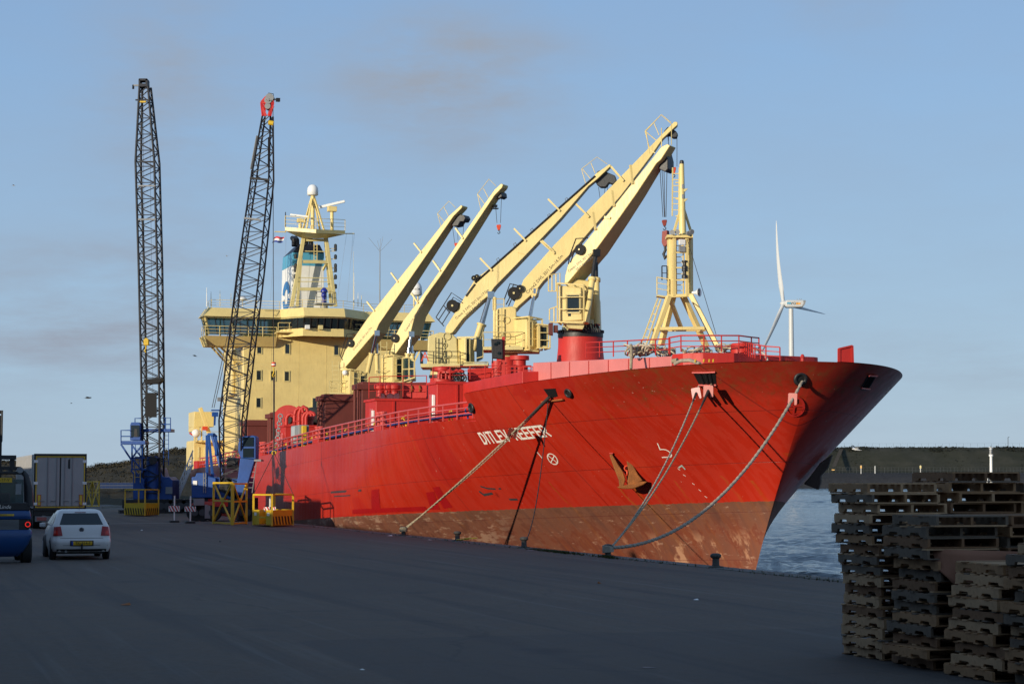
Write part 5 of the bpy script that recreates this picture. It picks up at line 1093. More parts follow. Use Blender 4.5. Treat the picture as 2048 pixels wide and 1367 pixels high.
# ---- crane 4
YB = 129.2; kB = YB / F
crB, J, org, nB, dB = deck_crane(YB, 800, 765, 27, 1.5,
    [(783, 709), (781, 700), (793, 666), (807, 640), (839.5, 598), (880, 540), (923, 474), (965, 413), (989, 379), (1002, 367), (1006, 369), (1004, 375), (989, 390.6), (962, 431), (917, 498), (878, 556), (852, 592), (830, 630), (820, 669), (817, 672), (790, 709)],
    [(986, 384), (994, 378), (1003, 385), (1004, 393), (998, 397), (992, 394), (987, 397), (983, 393)],
    [((866, 521), (881, 542)), ((911, 456), (926, 477)), ((823, 586), (836, 606))],
    dict(top=(822, 668), bot=(808, 760), r=.16, split=.42, chrome=True), rails=dict(top=[(955, 388), (978, 358), (992, 372)], legs=[((955, 388), (971, 410)), ((955, 388), (962, 420)), ((967, 377), (977, 396))]), pivot=(785, 706),
    wires=[(990, 397, 994, 446), (1003, 394, 1001, 446)], label='fourth deck crane with its cab above the brown hatch', text=['Crane4 SWL 35/1.5m-17m'], text_at=((818, 650), (838, 620), .2),
    winch=dict(drums=[(790, 676, .28)], rail=[[(776, 672), (790, 645), (794, 660)]]))
turret(crB, [(764, 770), (786, 770), (786, 706), (778, 700), (766, 710)], YB - .8, 1.4); ringed_ladder('crane_ladder', onY(767.5, 766, YB - 1), onY(767.5, 683, YB - 1), .4, cream_d, crB); hole_plate(crB, 778, 716, YB - .85, .15); hole_plate(crB, 778, 745, YB - .85, .2)
cabin(crB, 784, 712, 806, 763, YB - 1.7, 1.6, -30, (.40, .1, .95, .9)); obj('cab_glass_house', MB().prism([onY(x, y, YB - 1.9) for x, y in ((806, 757), (826, 752), (826, 722), (816, 714), (805, 716))], AW * 1.3), glassb, crB, bevel=.02)
f_ = MB()
for a, b_ in (((805, 762), (830, 754)), ((805, 716), (818, 714)), ((818, 714), (829, 722)), ((829, 722), (829, 754)), ((805, 738), (829, 737)), ((805, 716), (805, 762)), ((818, 714), (818, 757))): f_.beam(onY(*a, YB - 1.95), onY(*b_, YB - 1.95), .08)
obj('cab_guard', f_, cream, crB); platform(crB, 752, 784, 764, YB - 1.5, 2, .12, .75, cream_d); obj('cab_floor', MB().prism([onY(x, y, YB - 1.8) for x, y in ((784, 764), (828, 758), (815, 768), (790, 772))], AW * 1.4), cream_d, crB)
obj('pedestal', MB().lathe2(onY(798, 800, YB), [(26 * kB, 0), (25 * kB, 30 * kB)], 24), redp, crB, smooth=60)
obj('trolley_fitting', MB().cbox(J(990, 412, .6), (.25, .25, .15)).cbox(J(990, 417, .6), (.4, .3, .06)), blackp, crB)
hookblock(crB, J, 997.5, 455, .6, .36)
# ---- crane 5, nearest the bridge
YA = 143.0; kA = YA / F
crA, J, org, nA, dA = deck_crane(YA, 703, 780, 27, 1.6,
    [(688, 737), (682, 741), (678, 736), (679, 729), (690, 701), (735, 636), (897.5, 432), (922, 410), (925, 412), (923, 416), (907, 432), (832, 540), (757.5, 648), (751, 664), (747, 668)],
    [(901, 447), (905, 430), (915, 427), (928, 430), (931, 436), (927, 443), (920, 443), (916, 451), (906, 453)],
    [((828, 486), (843, 505)), ((782, 545), (796, 564)), ((734, 603), (749, 622))],
    dict(top=(753, 666), bot=(735, 745), r=.17, split=.5, chrome=True), rails=dict(top=[(875, 427), (898, 402), (911, 415)], legs=[((875, 427), (882, 453)), ((875, 427), (889, 444)), ((888, 414), (897, 432))]), pivot=(683, 735),
    wires=[(905, 453, 910, 490), (928, 443, 926, 470), (915, 451, 916, 480)], label='aftmost deck crane standing in front of the bridge', text=['Crane5 SWL 35/1.5m-17m'], text_at=((714, 690), (735, 664), .2),
    winch=dict(drums=[(701, 686, .28)], rail=[[(681, 712), (694, 668), (709, 666)], [(684, 714), (699, 674), (710, 672)], [(681, 712), (686, 720)]]))
turret(crA, [(682, 785), (698, 785), (698, 738), (690, 733), (682, 742)], YA - .7, 1.5); ringed_ladder('crane_ladder', onY(671, 785, YA - .9), onY(671, 722, YA - .9), .45, cream_d, crA); hole_plate(crA, 690, 752, YA - .75, .18); hole_plate(crA, 688, 770, YA - .75, .2)
cabin(crA, 698, 740, 718, 787, YA - 1.6, 1.6, -25, (.55, .1, 1, .9)); cabin(crA, 712, 744, 738, 785, YA - 1.2, 1.2, -10, (.2, .2, .8, .85))
platform(crA, 659, 698, 785, YA - 1.4, 2.2, .12, .85, cream_d); obj('pedestal', MB().lathe2(onY(700, 812, YA), [(26 * kA, 0), (25 * kA, 26 * kA)], 24), redp, crA, smooth=60)
obj('work_lamp', MB().ball(onY(690, 745, YA - 1.6), .2, 10, 6), whitep, crA)
hookblock(crA, J, 912, 490, .6, .3)

# ================================================================ FOREMAST
SM2 = 77.6
YM = depth(onT(1365, 690, TC)); kM = YM / F
def Mq(px, py, dy=0.0): return onY(px, py, YM + dy)
fm = bpy.data.objects.new('foremast', None); C.objects.link(fm); fm.parent = ship; fm['_org'] = list(ship['_org'])
for a, b_ in (((1302, 693, -.6), (1338, 592, -.3)), ((1322, 690, 1.0), (1346, 592, .4)), ((1413, 694, 1.0), (1366, 592, .4)), ((1440, 702, -.6), (1382, 590, -.3))):
    obj('mast_leg', MB().beam(Mq(*a), Mq(*b_), .24, .2), cream, fm, bevel=.02)
for a, b_ in (((1308, 657, -.5), (1409, 656, -.5)), ((1318, 660, .8), (1400, 659, .8)), ((1308, 660, -.5), (1326, 660, .8)), ((1409, 658, -.5), (1398, 662, .8)), ((1341, 600, 0), (1362, 655, .8)), ((1338, 592, -.3), (1384, 590, -.3)), ((1346, 592, .4), (1384, 590, .4)), ((1338, 592, -.3), (1338, 592, .4)), ((1383, 590, -.3), (1383, 590, .4))):
    obj('mast_brace', MB().beam(Mq(*a), Mq(*b_), .16, .13), cream, fm, bevel=.01)
for px, dy in ((1337, .3), (1348, -.35), (1374, -.35), (1383, .3)): obj('tower_post', MB().beam(Mq(px, 592, dy), Mq(px + (1361 - px) * .02, 472, dy), .11), cream, fm)
for py in (475, 505, 535, 560, 590): 
    obj('tower_rung', MB().beam(Mq(1348, py, -.35), Mq(1374, py, -.35), .05), cream, fm); obj('tower_rung', MB().beam(Mq(1337, py, .3), Mq(1348, py, -.35), .05), cream, fm); obj('tower_rung', MB().beam(Mq(1374, py, -.35), Mq(1383, py, .3), .05), cream, fm)
obj('mast_column', MB().tube([Mq(1342, 592, 0), Mq(1343, 474, 0)], .14, 10), cream, fm); obj('mast_column', MB().tube([Mq(1379, 592, 0), Mq(1378, 474, 0)], .12, 10), cream, fm)
ringed_ladder('mast_ladder', Mq(1360, 592, -.1), Mq(1359, 480, -.1), .3, cream, fm, .22)
obj('mast_platform', MB().prism([Mq(1334, 474, -.5), Mq(1386, 475, -.5), Mq(1386, 470, -.5), Mq(1334, 469, -.5)], AW * 1.0), cream, fm)
obj('mast_platform', MB().prism([Mq(1336, 478, -.45), Mq(1384, 478, -.45), Mq(1384, 490, -.45), Mq(1336, 490, -.45)], AW * .05), cream_d, fm) if False else None
obj('mast_pole', MB().tube([Mq(1365, 470), Mq(1364, 400), Mq(1363.5, 328)], [.16, .13, .1], 12), cream, fm, smooth=60)
obj('mast_light', MB().lathe2(Mq(1363.5, 328), [(.1, 0), (.09, .12), (.06, .16), (0, .17)], 10), blackp, fm)
obj('mast_stay_leg', MB().beam(Mq(1346, 470, 0), Mq(1362, 415, 0), .09), cream, fm); obj('mast_stay_leg', MB().beam(Mq(1384, 470, .3), Mq(1366, 412, .1), .08), cream, fm)
ringed_ladder('mast_ladder', Mq(1351, 432, 0), Mq(1352, 335, 0), .28, cream, fm, .24)
for py in (398, 365, 432): obj('ladder_tie', MB().beam(Mq(1351, py), Mq(1364, py), .05), cream, fm)
for py, x1 in ((380, 1376), (400, 1376)): obj('light_screen', MB().prism([Mq(1364, py - 2, -.1), Mq(x1, py - 3, -.1), Mq(x1 - 6, py + 3, -.1), Mq(1363, py + 3, -.1)], AW * .3), cream_d, fm); obj('navigation_light', MB().lathe2(Mq(1366, py - 3, -.1), [(.06, 0), (.06, .16), (0, .2)], 8), greyp, fm)
for px, py in ((1346, 464), (1356, 463), (1374, 466), (1380, 463)): 
    c = Mq(px, py, -.5); obj('floodlight', MB().cyl(c, c - AW * .13 + RT * (.08 if px > 1365 else -.04) - UP * .03, .07, .11, 12), greyp, fm); 
obj('floodlight', MB().cbox(Mq(1364, 484, -.45), (.26, .12, .22)), whitep, fm); obj('floodlight', MB().cbox(Mq(1364, 498, -.45), (.26, .12, .24)), greyp, fm)
for py in (538, 556): obj('navigation_light', MB().lathe2(Mq(1369, py, -.4), [(.12, 0), (.12, .12), (.07, .16), (.07, .28), (.12, .3), (.12, .36), (0, .38)], 10), blackp, fm)
c = Mq(1384, 585, -.2); hn = obj('fog_horn', MB().tube([c, c + RT * .18 - AW * .06, c + RT * .3 - AW * .14], [.05, .08, .19], 16), whitep, fm, smooth=60); obj('horn_mouth', MB().cyl(c + RT * .28 - AW * .135, c + RT * .305 - AW * .146, .15, n=16), blackp, fm)
rail_line('mast_railing', [Mq(1337, 592, -.2), Mq(1314, 588, -.2), Mq(1314, 588, .4)], cream, fm, .72, 3, .022, .5); obj('mast_step', MB().prism([Mq(1314, 589, -.2), Mq(1340, 593, -.2), Mq(1340, 596, -.2), Mq(1314, 592, -.2)], AW * .6), cream_d, fm)
rail_line('mast_railing', [Mq(1324, 560, -.1), Mq(1334, 560, -.1)], blackp, fm, .6, 2, .02, .3)
for x0, y0, x1, y1 in ((1282, 688, 1316, 596), (1292, 690, 1322, 598)): obj('ladder_rail', MB().beam(Mq(x0, y0, -.7), Mq(x1, y1, -.4), .05), cream, fm)
for k in range(1, 6): u = k / 6; obj('ladder_rung', MB().beam(Mq(1282, 688, -.7).lerp(Mq(1316, 596, -.4), u), Mq(1292, 690, -.7).lerp(Mq(1322, 598, -.4), u), .035), cream, fm)
obj('forestay', MB().tube([Mq(1372, 470), onS(1432, 668, 66.0) if False else Mq(1432, 668, -8)], .012, 5), roped, fm); obj('forestay', MB().tube([Mq(1384, 602, -.3), Mq(1433, 700, -6)], .02, 5), roped, fm)
obj('forestay', MB().tube([Mq(1369, 440), Mq(1373, 472)], .01, 5), roped, fm)
# ================================================================ SHORE CRANES ON THE QUAY
def lattice(th, secs, Y, dep, chord_r, brace_r, mat, bays, nm='boom'):
    """four-chord lattice boom; secs = [(left px, right px, py, depth m, bay Y)], from bottom to top"""
    col = [[], [], [], []]
    for xl, xr, py, dp, yy in secs:
        col[0].append(onY(xl, py, yy)); col[1].append(onY(xr, py, yy)); col[2].append(onY(xr, py, yy) + AW * dp + RT * dp * .12); col[3].append(onY(xl, py, yy) + AW * dp + RT * dp * .12)
    for c in col: obj('boom_chord', MB().tube(c, chord_r, 8), mat, th, smooth=60)
    def at(c, u):
        k = u * (len(c) - 1); i = min(int(k), len(c) - 2); return c[i].lerp(c[i + 1], k - i)
    # equal bays by height
    n = bays
    us = []
    tot = (col[0][-1] - col[0][0]).length; acc = [0]
    for a, b_ in zip(col[0], col[0][1:]): acc.append(acc[-1] + (b_ - a).length)
    for i in range(n + 1):
        L = acc[-1] * i / n
        for k in range(len(acc) - 1):
            if L <= acc[k + 1] + 1e-6: us.append((k + (L - acc[k]) / (acc[k + 1] - acc[k])) / (len(acc) - 1)); break
    for i in range(n):
        for f, (p, q) in enumerate(((0, 1), (1, 2), (2, 3), (3, 0))):
            a, b_ = (p, q) if (i + (f > 1)) % 2 else (q, p)
            obj('brace', MB().beam(at(col[a], us[i]), at(col[b_], us[i + 1]), brace_r * 2), mat, th, smooth=0)
        if i % 2 == 0: obj('brace', MB().beam(at(col[0], us[i]), at(col[1], us[i]), brace_r * 2), mat, th, smooth=0)
    return col, at
def stair_rails(nm, pts, Y, mat, th, r=.03): obj(nm, MB().tube([onY(x, y, Y) for x, y in pts], r, 6), mat, th)
rimm = plain('dark_rim', (.045, .045, .05), .6)
# ---- left crane: tall navy mast on a blue portal
YL = 146.0; kL = YL / F
g = onY(297, 1020, YL); gl = Vector((g.x, g.y, 0))
cl = thing('mobile_crane', 'left shore crane with tall upright navy lattice mast and blue base', 'crane', gl, 'mobile harbour cranes on the quay')
col, at = lattice(cl, [(287, 319, 985, 1.0, YL), (284, 319, 820, 1.2, YL), (277, 314, 520, 1.3, YL), (271, 308.5, 322, 1.3, YL), (279, 296, 172, .7, YL)], YL, 1.3, .085, .032, navyp, 50)
obj('mast_head', MB().prism([onY(x, y, YL - .1) for x, y in ((277, 173), (295, 173), (294.5, 158), (291, 158), (291, 167), (280, 167), (280, 158), (277, 158))], AW * .9), navyp, cl); obj('mast_cap', MB().prism([onY(x, y, YL - .1) for x, y in ((277, 161), (295, 161), (294, 157), (278, 157))], AW * .9), navyp, cl)
obj('head_arm', MB().beam(onY(266, 171, YL), onY(278, 171, YL), .12), greyp, cl); obj('head_lamp', MB().cbox(onY(266.5, 174, YL), (.14, .14, .3)), blackp, cl)
obj('head_crossbar', MB().beam(onY(271, 200, YL), onY(301, 200, YL), .1), navyp, cl); obj('hook_spreader', MB().cbox(onY(286, 204, YL - .2), (.45, .2, .12), (RT, AW, UP)), yellowp, cl)
for py in (322, 370, 437): obj('mast_band', MB().prism([onY(276, py, YL - .08), onY(311, py, YL - .08), onY(311, py + 3, YL - .08), onY(276, py + 3, YL - .08)], AW * .1), greyp if py != 322 else navyp, cl)
for px in (284, 287, 300): obj('hoist_rope', MB().tube([onY(px - 1, 180, YL + .3), onY(px + (4 if px < 290 else 6), 800, YL + .3)], .012, 4), roped, cl)
hb_ = obj('hook_block', MB().prism([onY(x, y, YL - .3) for x, y in ((287, 690), (297, 690), (297, 678), (292, 675), (287, 679))], AW * .4), yellowp, cl, bevel=.03); obj('hook', MB().tube([onY(292, 690, YL - .1), onY(292, 697, YL - .1), onY(289, 701, YL - .1), onY(292, 704, YL - .1)], .05, 6), yellowp, cl)
obj('hoist_rope', MB().tube([onY(290, 700, YL - .1), onY(288, 790, YL - .1)], .02, 4), roped, cl)
obj('counter_sheave', MB().prism([onY(x, y, YL - .2) for x, y in ((287, 758), (321, 755), (321, 762), (316, 766), (290, 767))], AW * 1.2), mblack, cl); obj('mast_panel', MB().prism([onY(x, y, YL - .15) for x, y in ((290, 785), (313, 785), (313, 834), (290, 834))], AW * .1), mblack, cl)
obj('slewing_column', MB().tube([onY(306, 1003, YL + .6), onY(306, 935, YL + .6), onY(306, 912, YL + .6)], [15 * kL, 14 * kL, 12 * kL], 20), bluep, cl, smooth=40)
obj('machine_house', MB().prism([onY(x, y, YL + .4) for x, y in ((266, 1000), (345, 1000), (345, 960), (338, 953), (325, 953), (320, 935), (292, 935), (266, 955))], AW * 3), bluep, cl, bevel=.05)
obj('machine_house', MB().prism([onY(x, y, YL - .3) for x, y in ((266, 998), (288, 998), (288, 958), (266, 943))], AW * .7), bluep, cl, bevel=.04); obj('house_panel', MB().cbox(onY(338, 980, YL + .35), (.5, .05, .5), (RT, AW, UP)), greyp, cl)
cb_ = obj('crane_cab', MB().prism([onY(x, y, YL - .4) for x, y in ((260, 880), (281, 880), (281, 848), (277, 844), (262, 844), (260, 850))], AW * 1.3), bluep, cl, bevel=.04)
obj('cab_window', MB().prism([onY(x, y, YL - .44) for x, y in ((262, 873), (279, 873), (279, 850), (262, 850))], AW * .02), glassd, cb_)
obj('cab_seat', MB().prism([onY(x, y, YL - .46) for x, y in ((268, 873), (275, 873), (274, 857), (269, 857))], AW * .01), blackp, cb_)
obj('cab_platform', MB().prism([onY(x, y, YL - .6) for x, y in ((241, 888), (290, 888), (290, 881), (241, 881))], AW * 1.6), bluep, cl)
for pts in ([(242, 884), (242, 860), (260, 860)], [(242, 872), (260, 872)], [(242, 860), (242, 884)]): stair_rails('cab_railing', pts, YL - .6, bluep, cl, .04)
obj('cab_strut', MB().beam(onY(242, 888, YL - .4), onY(262, 918, YL - .4), .12), bluep, cl)
for x0, y0, x1, y1 in ((264, 888, 264, 940), (284, 888, 284, 945), (264, 890, 284, 915), (284, 890, 264, 915), (264, 915, 284, 940), (262, 915, 290, 915), (262, 938, 292, 938), (270, 940, 292, 985), (262, 940, 270, 950)): obj('portal_brace', MB().beam(onY(x0, y0, YL - .35), onY(x1, y1, YL - .35), .11), bluep, cl)
ringed_ladder('crane_ladder', onY(274, 938, YL - .5), onY(276, 888, YL - .5), .35, bluep, cl); ringed_ladder('crane_ladder', onY(275, 965, YL - .5), onY(275, 942, YL - .5), .4, yellowp, cl); ringed_ladder('crane_ladder', onY(332, 930, YL + .5), onY(332, 862, YL + .5), .38, bluep, cl)
obj('winch_floor', MB().prism([onY(x, y, YL + .2) for x, y in ((270, 863), (341, 863), (341, 857), (270, 857))], AW * 1.8), bluep, cl)
for pts in ([(270, 858), (270, 836), (283, 836)], [(321, 860), (321, 835), (341, 835), (341, 860)], [(321, 848), (341, 848)], [(331, 835), (331, 860)]): stair_rails('floor_railing', pts, YL + .2, bluep, cl, .04)
obj('cable_drum', MB().cyl(onY(306, 920, YL - .4), onY(306, 920, YL + .1), .3, n=18), blackp, cl)
for px in (250, 275, 320, 345): obj('outrigger_pad', MB().cbox(Vector((onY(px, 1030, YL - 1).x, onY(px, 1030, YL - 1).y, .12)), (.9, .9, .24)), blackp, cl)
A, B_ = onY(244, 1018, YL - .6), onY(386, 1016, YL - 1.0); obj('undercarriage', MB().prism([Vector((A.x, A.y, .35)), Vector((B_.x, B_.y, .35)), Vector((B_.x, B_.y, 1.0)), Vector((A.x, A.y, 1.0))], AW * 2.6), blackp, cl, bevel=.05)
for k in range(5):
    c = onY(322 + k * 13, 1020, YL - 1.0); c.z = .52; w_ = obj('wheel', MB().cyl(c - AW * .1, c + AW * .25, .5, n=18), rubber, cl); obj('rim', MB().cyl(c - AW * .13, c - AW * .1, .26, n=12), rimm, w_)
# ---- right crane: leaning boom over the ship, blue cab on a pylon
YR = 116.0; kR = YR / F
g = onY(440, 1040, YR); gr = Vector((g.x, g.y, 0))
c2 = thing('mobile_crane', 'right shore crane with leaning lattice boom, red head and blue cab', 'crane', gr, 'mobile harbour cranes on the quay')
YT = 104.6
def yb(py): return YR + (YT - YR) * (980 - py) / 780
col, at = lattice(c2, [(441, 480, 965, .7, yb(965)), (438, 484, 840, 1.0, yb(840)), (475, 519, 540, 1.1, yb(540)), (502, 537.5, 358, 1.1, yb(358)), (525, 541, 230, .55, yb(230))], YR, 1.0, .05, .02, navyp, 46)
redb = paint('bright_red_paint', (.55, .02, .015), .4)
for x0, y0, x1, y1, dy in ((526, 232, 523, 205, 0), (540, 232, 546, 205, 0), (523, 205, 533, 194, 0), (546, 205, 541, 194, 0), (528, 232, 530, 200, .5), (538, 232, 543, 200, .5), (524, 215, 532, 232, 0), (546, 212, 537, 232, 0), (523, 205, 546, 205, 0)):
    obj('boom_head', MB().beam(onY(x0, y0, YT + dy), onY(x1, y1, YT + dy), .13), redb, c2)
for px, py, r in ((539, 195, .22), (536, 200, .2), (535, 212, .16)): c = onY(px, py, YT - .1); obj('head_sheave', MB().cyl(c, c + AW * .5, r, n=18), greyp, c2)
obj('head_rail', MB().tube([onY(537, 192, YT), onY(537, 186, YT), onY(547, 188, YT), onY(547, 193, YT)], .02, 5), blackp, c2); obj('head_arm', MB().beam(onY(546, 199, YT), onY(556, 199, YT), .07), blackp, c2); obj('head_lamp', MB().cbox(onY(556, 200, YT), (.2, .2, .18)), blackp, c2)
obj('yellow_drum', MB().cyl(onY(537, 245, YT - .1), onY(547, 247, YT - .1), .13, n=14), yellowp, c2)
obj('boom_catwalk', MB().beam(onY(515, 272, yb(272) + .2), onY(503, 338, yb(338) + .2), .14, .1), greyp, c2); obj('boom_stop', MB().beam(onY(537.5, 275, yb(275)), onY(537, 335, yb(335)), .09), blackp, c2)
for py, xa, xb in ((358, 500, 539), (438, 488, 521), (788, 458, 474), (797, 456, 480)): obj('boom_band', MB().beam(onY(xa, py - 2, yb(py) - .1), onY(xb, py + 2, yb(py) - .1), .16, .1), blackp if py != 438 else greyp, c2)
obj('pendant', MB().tube([onY(424, 815, YR + 1.2), onY(470, 600, YR), onY(503, 340, yb(340))], .02, 5), roped, c2); obj('pendant', MB().tube([onY(428, 815, YR + 1.2), onY(476, 600, YR), onY(508, 340, yb(340))], .02, 5), roped, c2)
obj('pulley_block', MB().cbox(onY(430, 828, YR + 1.1), (.34, .25, .26)), bluep, c2); obj('pulley_yoke', MB().cbox(onY(432, 820, YR + 1.1), (.55, .12, .08)), bluep, c2); obj('pulley_link', MB().beam(onY(430, 832, YR + 1.1), onY(429, 850, YR + 1.1), .1), bluep, c2); obj('work_lamp', MB().cbox(onY(441, 798, YR + .6), (.35, .25, .22)), greyp, c2)
for x0, y0, x1, y1 in ((417, 868, 426, 960), (414, 870, 414, 945), (424, 868, 446, 950), (428, 868, 444, 922), (417, 868, 428, 868), (432, 870, 432, 910)): obj('gantry_strut', MB().beam(onY(x0, y0, YR + .8), onY(x1, y1, YR + .4), .15), bluep, c2, bevel=.01)
obj('machine_house', MB().prism([onY(x, y, YR - .4) for x, y in ((383, 995), (432, 995), (432, 955), (418, 952), (414, 945), (393, 945), (390, 953), (383, 953))], AW * 3.0), bluep, c2, bevel=.05); obj('machine_house', MB().prism([onY(x, y, YR - .2) for x, y in ((432, 998), (498, 998), (498, 955), (432, 955))], AW * 2.6), bluep, c2, bevel=.05)
obj('house_sign', MB().cbox(onY(390, 965, YR - .43), (.24, .03, .26), (RT, AW, UP)), whitep, c2); ringed_ladder('crane_ladder', onY(409, 985, YR - .5), onY(409, 945, YR - .5), .12, greyp, c2, .25)
obj('cab_pylon', MB().prism([onY(x, y, YR - 1.0) for x, y in ((470, 990), (492, 990), (496, 965), (511, 915), (511, 900), (482, 898), (478, 935))], AW * .7), bluep, c2, bevel=.04)
cb_ = obj('crane_cab', MB().prism([onY(x, y, YR - 1.2) for x, y in ((481, 915), (512, 918), (512, 873), (507, 870), (478, 873), (476, 900))], AW * 1.3), bluep, c2, bevel=.04)
obj('cab_window', MB().prism([onY(x, y, YR - 1.24) for x, y in ((486, 892), (507, 892), (507, 874), (486, 874))], AW * .02), glassd, cb_); obj('cab_window', MB().prism([onY(x, y, YR - 1.24) for x, y in ((486, 914), (507, 914), (507, 896), (486, 896))], AW * .02), glassd, cb_)
obj('cab_step', MB().prism([onY(x, y, YR - 1.2) for x, y in ((508, 922), (522, 922), (522, 918), (508, 918))], AW * 1.2), greyp, c2); ringed_ladder('crane_ladder', onY(499, 985, YR - .9), onY(508, 922, YR - .9), .3, greyp, c2)
obj('turntable', MB().tube([onY(440, 1012, YR + .6), onY(440, 997, YR + .6)], 34 * kR, 28), redb, c2)
A, B_ = onY(386, 1025, YR - .2), onY(505, 1025, YR - .2); cv = obj('carrier_chassis', MB().prism([Vector((A.x, A.y, .45)), Vector((B_.x, B_.y, .45)), Vector((B_.x, B_.y, 1.35)), Vector((A.x, A.y, 1.35))], AW * 2.6), blackp, c2, bevel=.06)
for px in (390, 405, 425, 482, 496):
    c = onY(px, 1030, YR - .3); c.z = .5; w_ = obj('wheel', MB().cyl(c - AW * .05, c + AW * .4, .5, n=20), rubber, c2, bevel=.03); obj('rim', MB().cyl(c - AW * .1, c - AW * .05, .2, n=14), rimm, w_)
obj('headlamp_bank', MB().cbox(onY(398, 1003, YR - .45), (.6, .2, .4)), greyp, c2); obj('chassis_grille', MB().cbox(onY(418, 1022, YR - .3), (.5, .15, .8)), greyp, c2); obj('chassis_cowl', MB().prism([onY(x, y, YR - .4) for x, y in ((380, 1010), (390, 1002), (432, 1002), (432, 1010))], AW * 1.5), pinkp, c2, bevel=.03)
for px in (470, 510): obj('outrigger_beam', MB().prism([Vector((onY(px - 8, 1030, YR - 1.2).x, onY(px - 8, 1030, YR - 1.2).y, .1)), Vector((onY(px + 8, 1030, YR - 1.2).x, onY(px + 8, 1030, YR - 1.2).y, .1)), Vector((onY(px + 4, 1030, YR - 1.2).x, onY(px + 4, 1030, YR - 1.2).y, .75)), Vector((onY(px - 4, 1030, YR - 1.2).x, onY(px - 4, 1030, YR - 1.2).y, .75))], AW * .6), blackp, c2)
obj('boom_foot', MB().prism([onY(x, y, YR - .2) for x, y in ((436, 1000), (484, 1000), (482, 955), (440, 955))], AW * 1.2), blackp, c2); obj('boom_winch', MB().cyl(onY(455, 925, YR + .4), onY(478, 927, YR + .4), .34, n=18), blackp, c2)
obj('hoist_rope', MB().tube([onY(546, 206, YT), onY(547, 725, YT)], .02, 5), roped, c2)
hk = obj('load_cell', MB().lathe2(onY(547.5, 733, YT), [(.0, 0), (.1, .02), (.12, .1), (.12, .16), (.1, .24), (0, .26)], 14), orangep, c2); obj('cell_band', MB().cyl(onY(547.5, 729, YT) - UP * .025, onY(547.5, 729, YT) + UP * .035, .125, n=14), whitep, hk)
obj('hook', MB().tube([onY(547.5, 735, YT), onY(547.5, 745, YT), onY(545, 750, YT), onY(548, 756, YT), onY(550, 750, YT)], .04, 6), yellowp, c2, smooth=60)
obj('hoist_sling', MB().tube([onY(548, 752, YT), onY(548, 910, YT)], [.05, .035], 6), roped, c2)

# ================================================================ THINGS STANDING ON THE QUAY
hazm_y, hazm_b = yellowp, blackp
def hazard_panel(th, A, B_, z0, z1, n, nm='hazard_panel', off=.015):
    """a yellow board with raised black diagonal bars, A to B along the ground"""
    A, B_ = Vector(A), Vector(B_); d = (B_ - A); L = d.length; d /= L; nn = d.cross(UP); nn = -nn if nn.dot(AW) > 0 else nn
    p_ = obj(nm, MB().prism([A + UP * z0, B_ + UP * z0, B_ + UP * z1, A + UP * z1], -nn * .05), yellowp, th)
    h = (z1 - z0); zA, zB = z0 + .06, z0 + h * .6; w_ = L / n
    for k in range(n):
        u = k * w_ + w_ * .1; q = [A + d * (u + w_ * .45) + UP * zA, A + d * min(u + w_ * .85, L) + UP * zA, A + d * (u + w_ * .42) + UP * zB, A + d * u + UP * zB]
        obj('black_stripe', MB().prism([v + nn * .004 for v in q], nn * .012), blackp, p_)
    return p_
def basket(px_c, Y, wl, wr, hgt, panel, label, pxl, pxr, stripes=True, open_left=False):
    """square work cage seen corner-on"""
    c = onY(px_c, 1000, Y); c = Vector((c.x, c.y, 0))
    l = onY(pxl, 1000, Y + wl); l = Vector((l.x, l.y, 0)); r = onY(pxr, 1000, Y + wr); r = Vector((r.x, r.y, 0)); k = l + (r - c)
    th = thing('work_cage', label, 'cage', c, 'yellow steel work cages on the quay')
    for p in (c, l, r, k): obj('corner_post', MB().beam(p + UP * .05, p + UP * hgt, .09), yellowp, th)
    for a, b_ in ((c, l), (c, r), (l, k), (r, k)): obj('top_rail', MB().beam(a + UP * hgt, b_ + UP * hgt, .08), yellowp, th)
    if open_left:
        m1, m2 = c.lerp(l, .32), c.lerp(l, .68)
        obj('side_panel', MB().prism([c + UP * .06, m1 + UP * .06, m1 + UP * panel, c + UP * panel], AW * .04), yellowp, th); obj('side_panel', MB().prism([m2 + UP * .06, l + UP * .06, l + UP * panel, m2 + UP * panel], AW * .04), yellowp, th)
        obj('gate_bar', MB().beam(m1 + UP * panel * .55, m2 + UP * panel * .55, .08), yellowp, th)
        for m_ in (c.lerp(l, .15), c.lerp(l, .84)): obj('notice', MB().cbox(m_ + UP * panel * .75 - AW * .03, (.2, .02, .16), (RT, AW, UP)), whitep, th)
    else: hazard_panel(th, l, c, .06, panel, 8)
    hazard_panel(th, c, r, .06, panel, 7); obj('back_panel', MB().prism([l + UP * .06, k + UP * .06, k + UP * panel, l + UP * panel], AW * .04), yellowp, th); obj('back_panel', MB().prism([r + UP * .06, k + UP * .06, k + UP * panel, r + UP * panel], AW * .04), yellowp, th)
    obj('cage_floor', MB().prism([c + UP * .05, r + UP * .05, k + UP * .05, l + UP * .05], UP * .05), rustm, th)
    return th, c, l, r, k
basket(290, 131.5, 2.2, 2.2, 1.75, .85, 'yellow work cage with black diagonal stripes on both sides, below the left crane', 250, 317)
b2, bc, bl, br, bk_ = basket(544, 101.0, 2.0, 2.0, 1.62, .85, 'yellow work cage hanging by slings on the right crane hook', 507, 586, open_left=True)
top = onY(548, 905, YT)
slg = thing('lifting_sling', 'dark wire slings from the right crane hook down to the yellow cage', 'sling', top)
for p in (bc, bl, br): obj('sling_leg', MB().tube([p + UP * 1.64, top], .018, 5), roped, slg)
obj('sling_ring', MB().ring(top, AW, .1, .03, 12, 6), yellowp, slg)
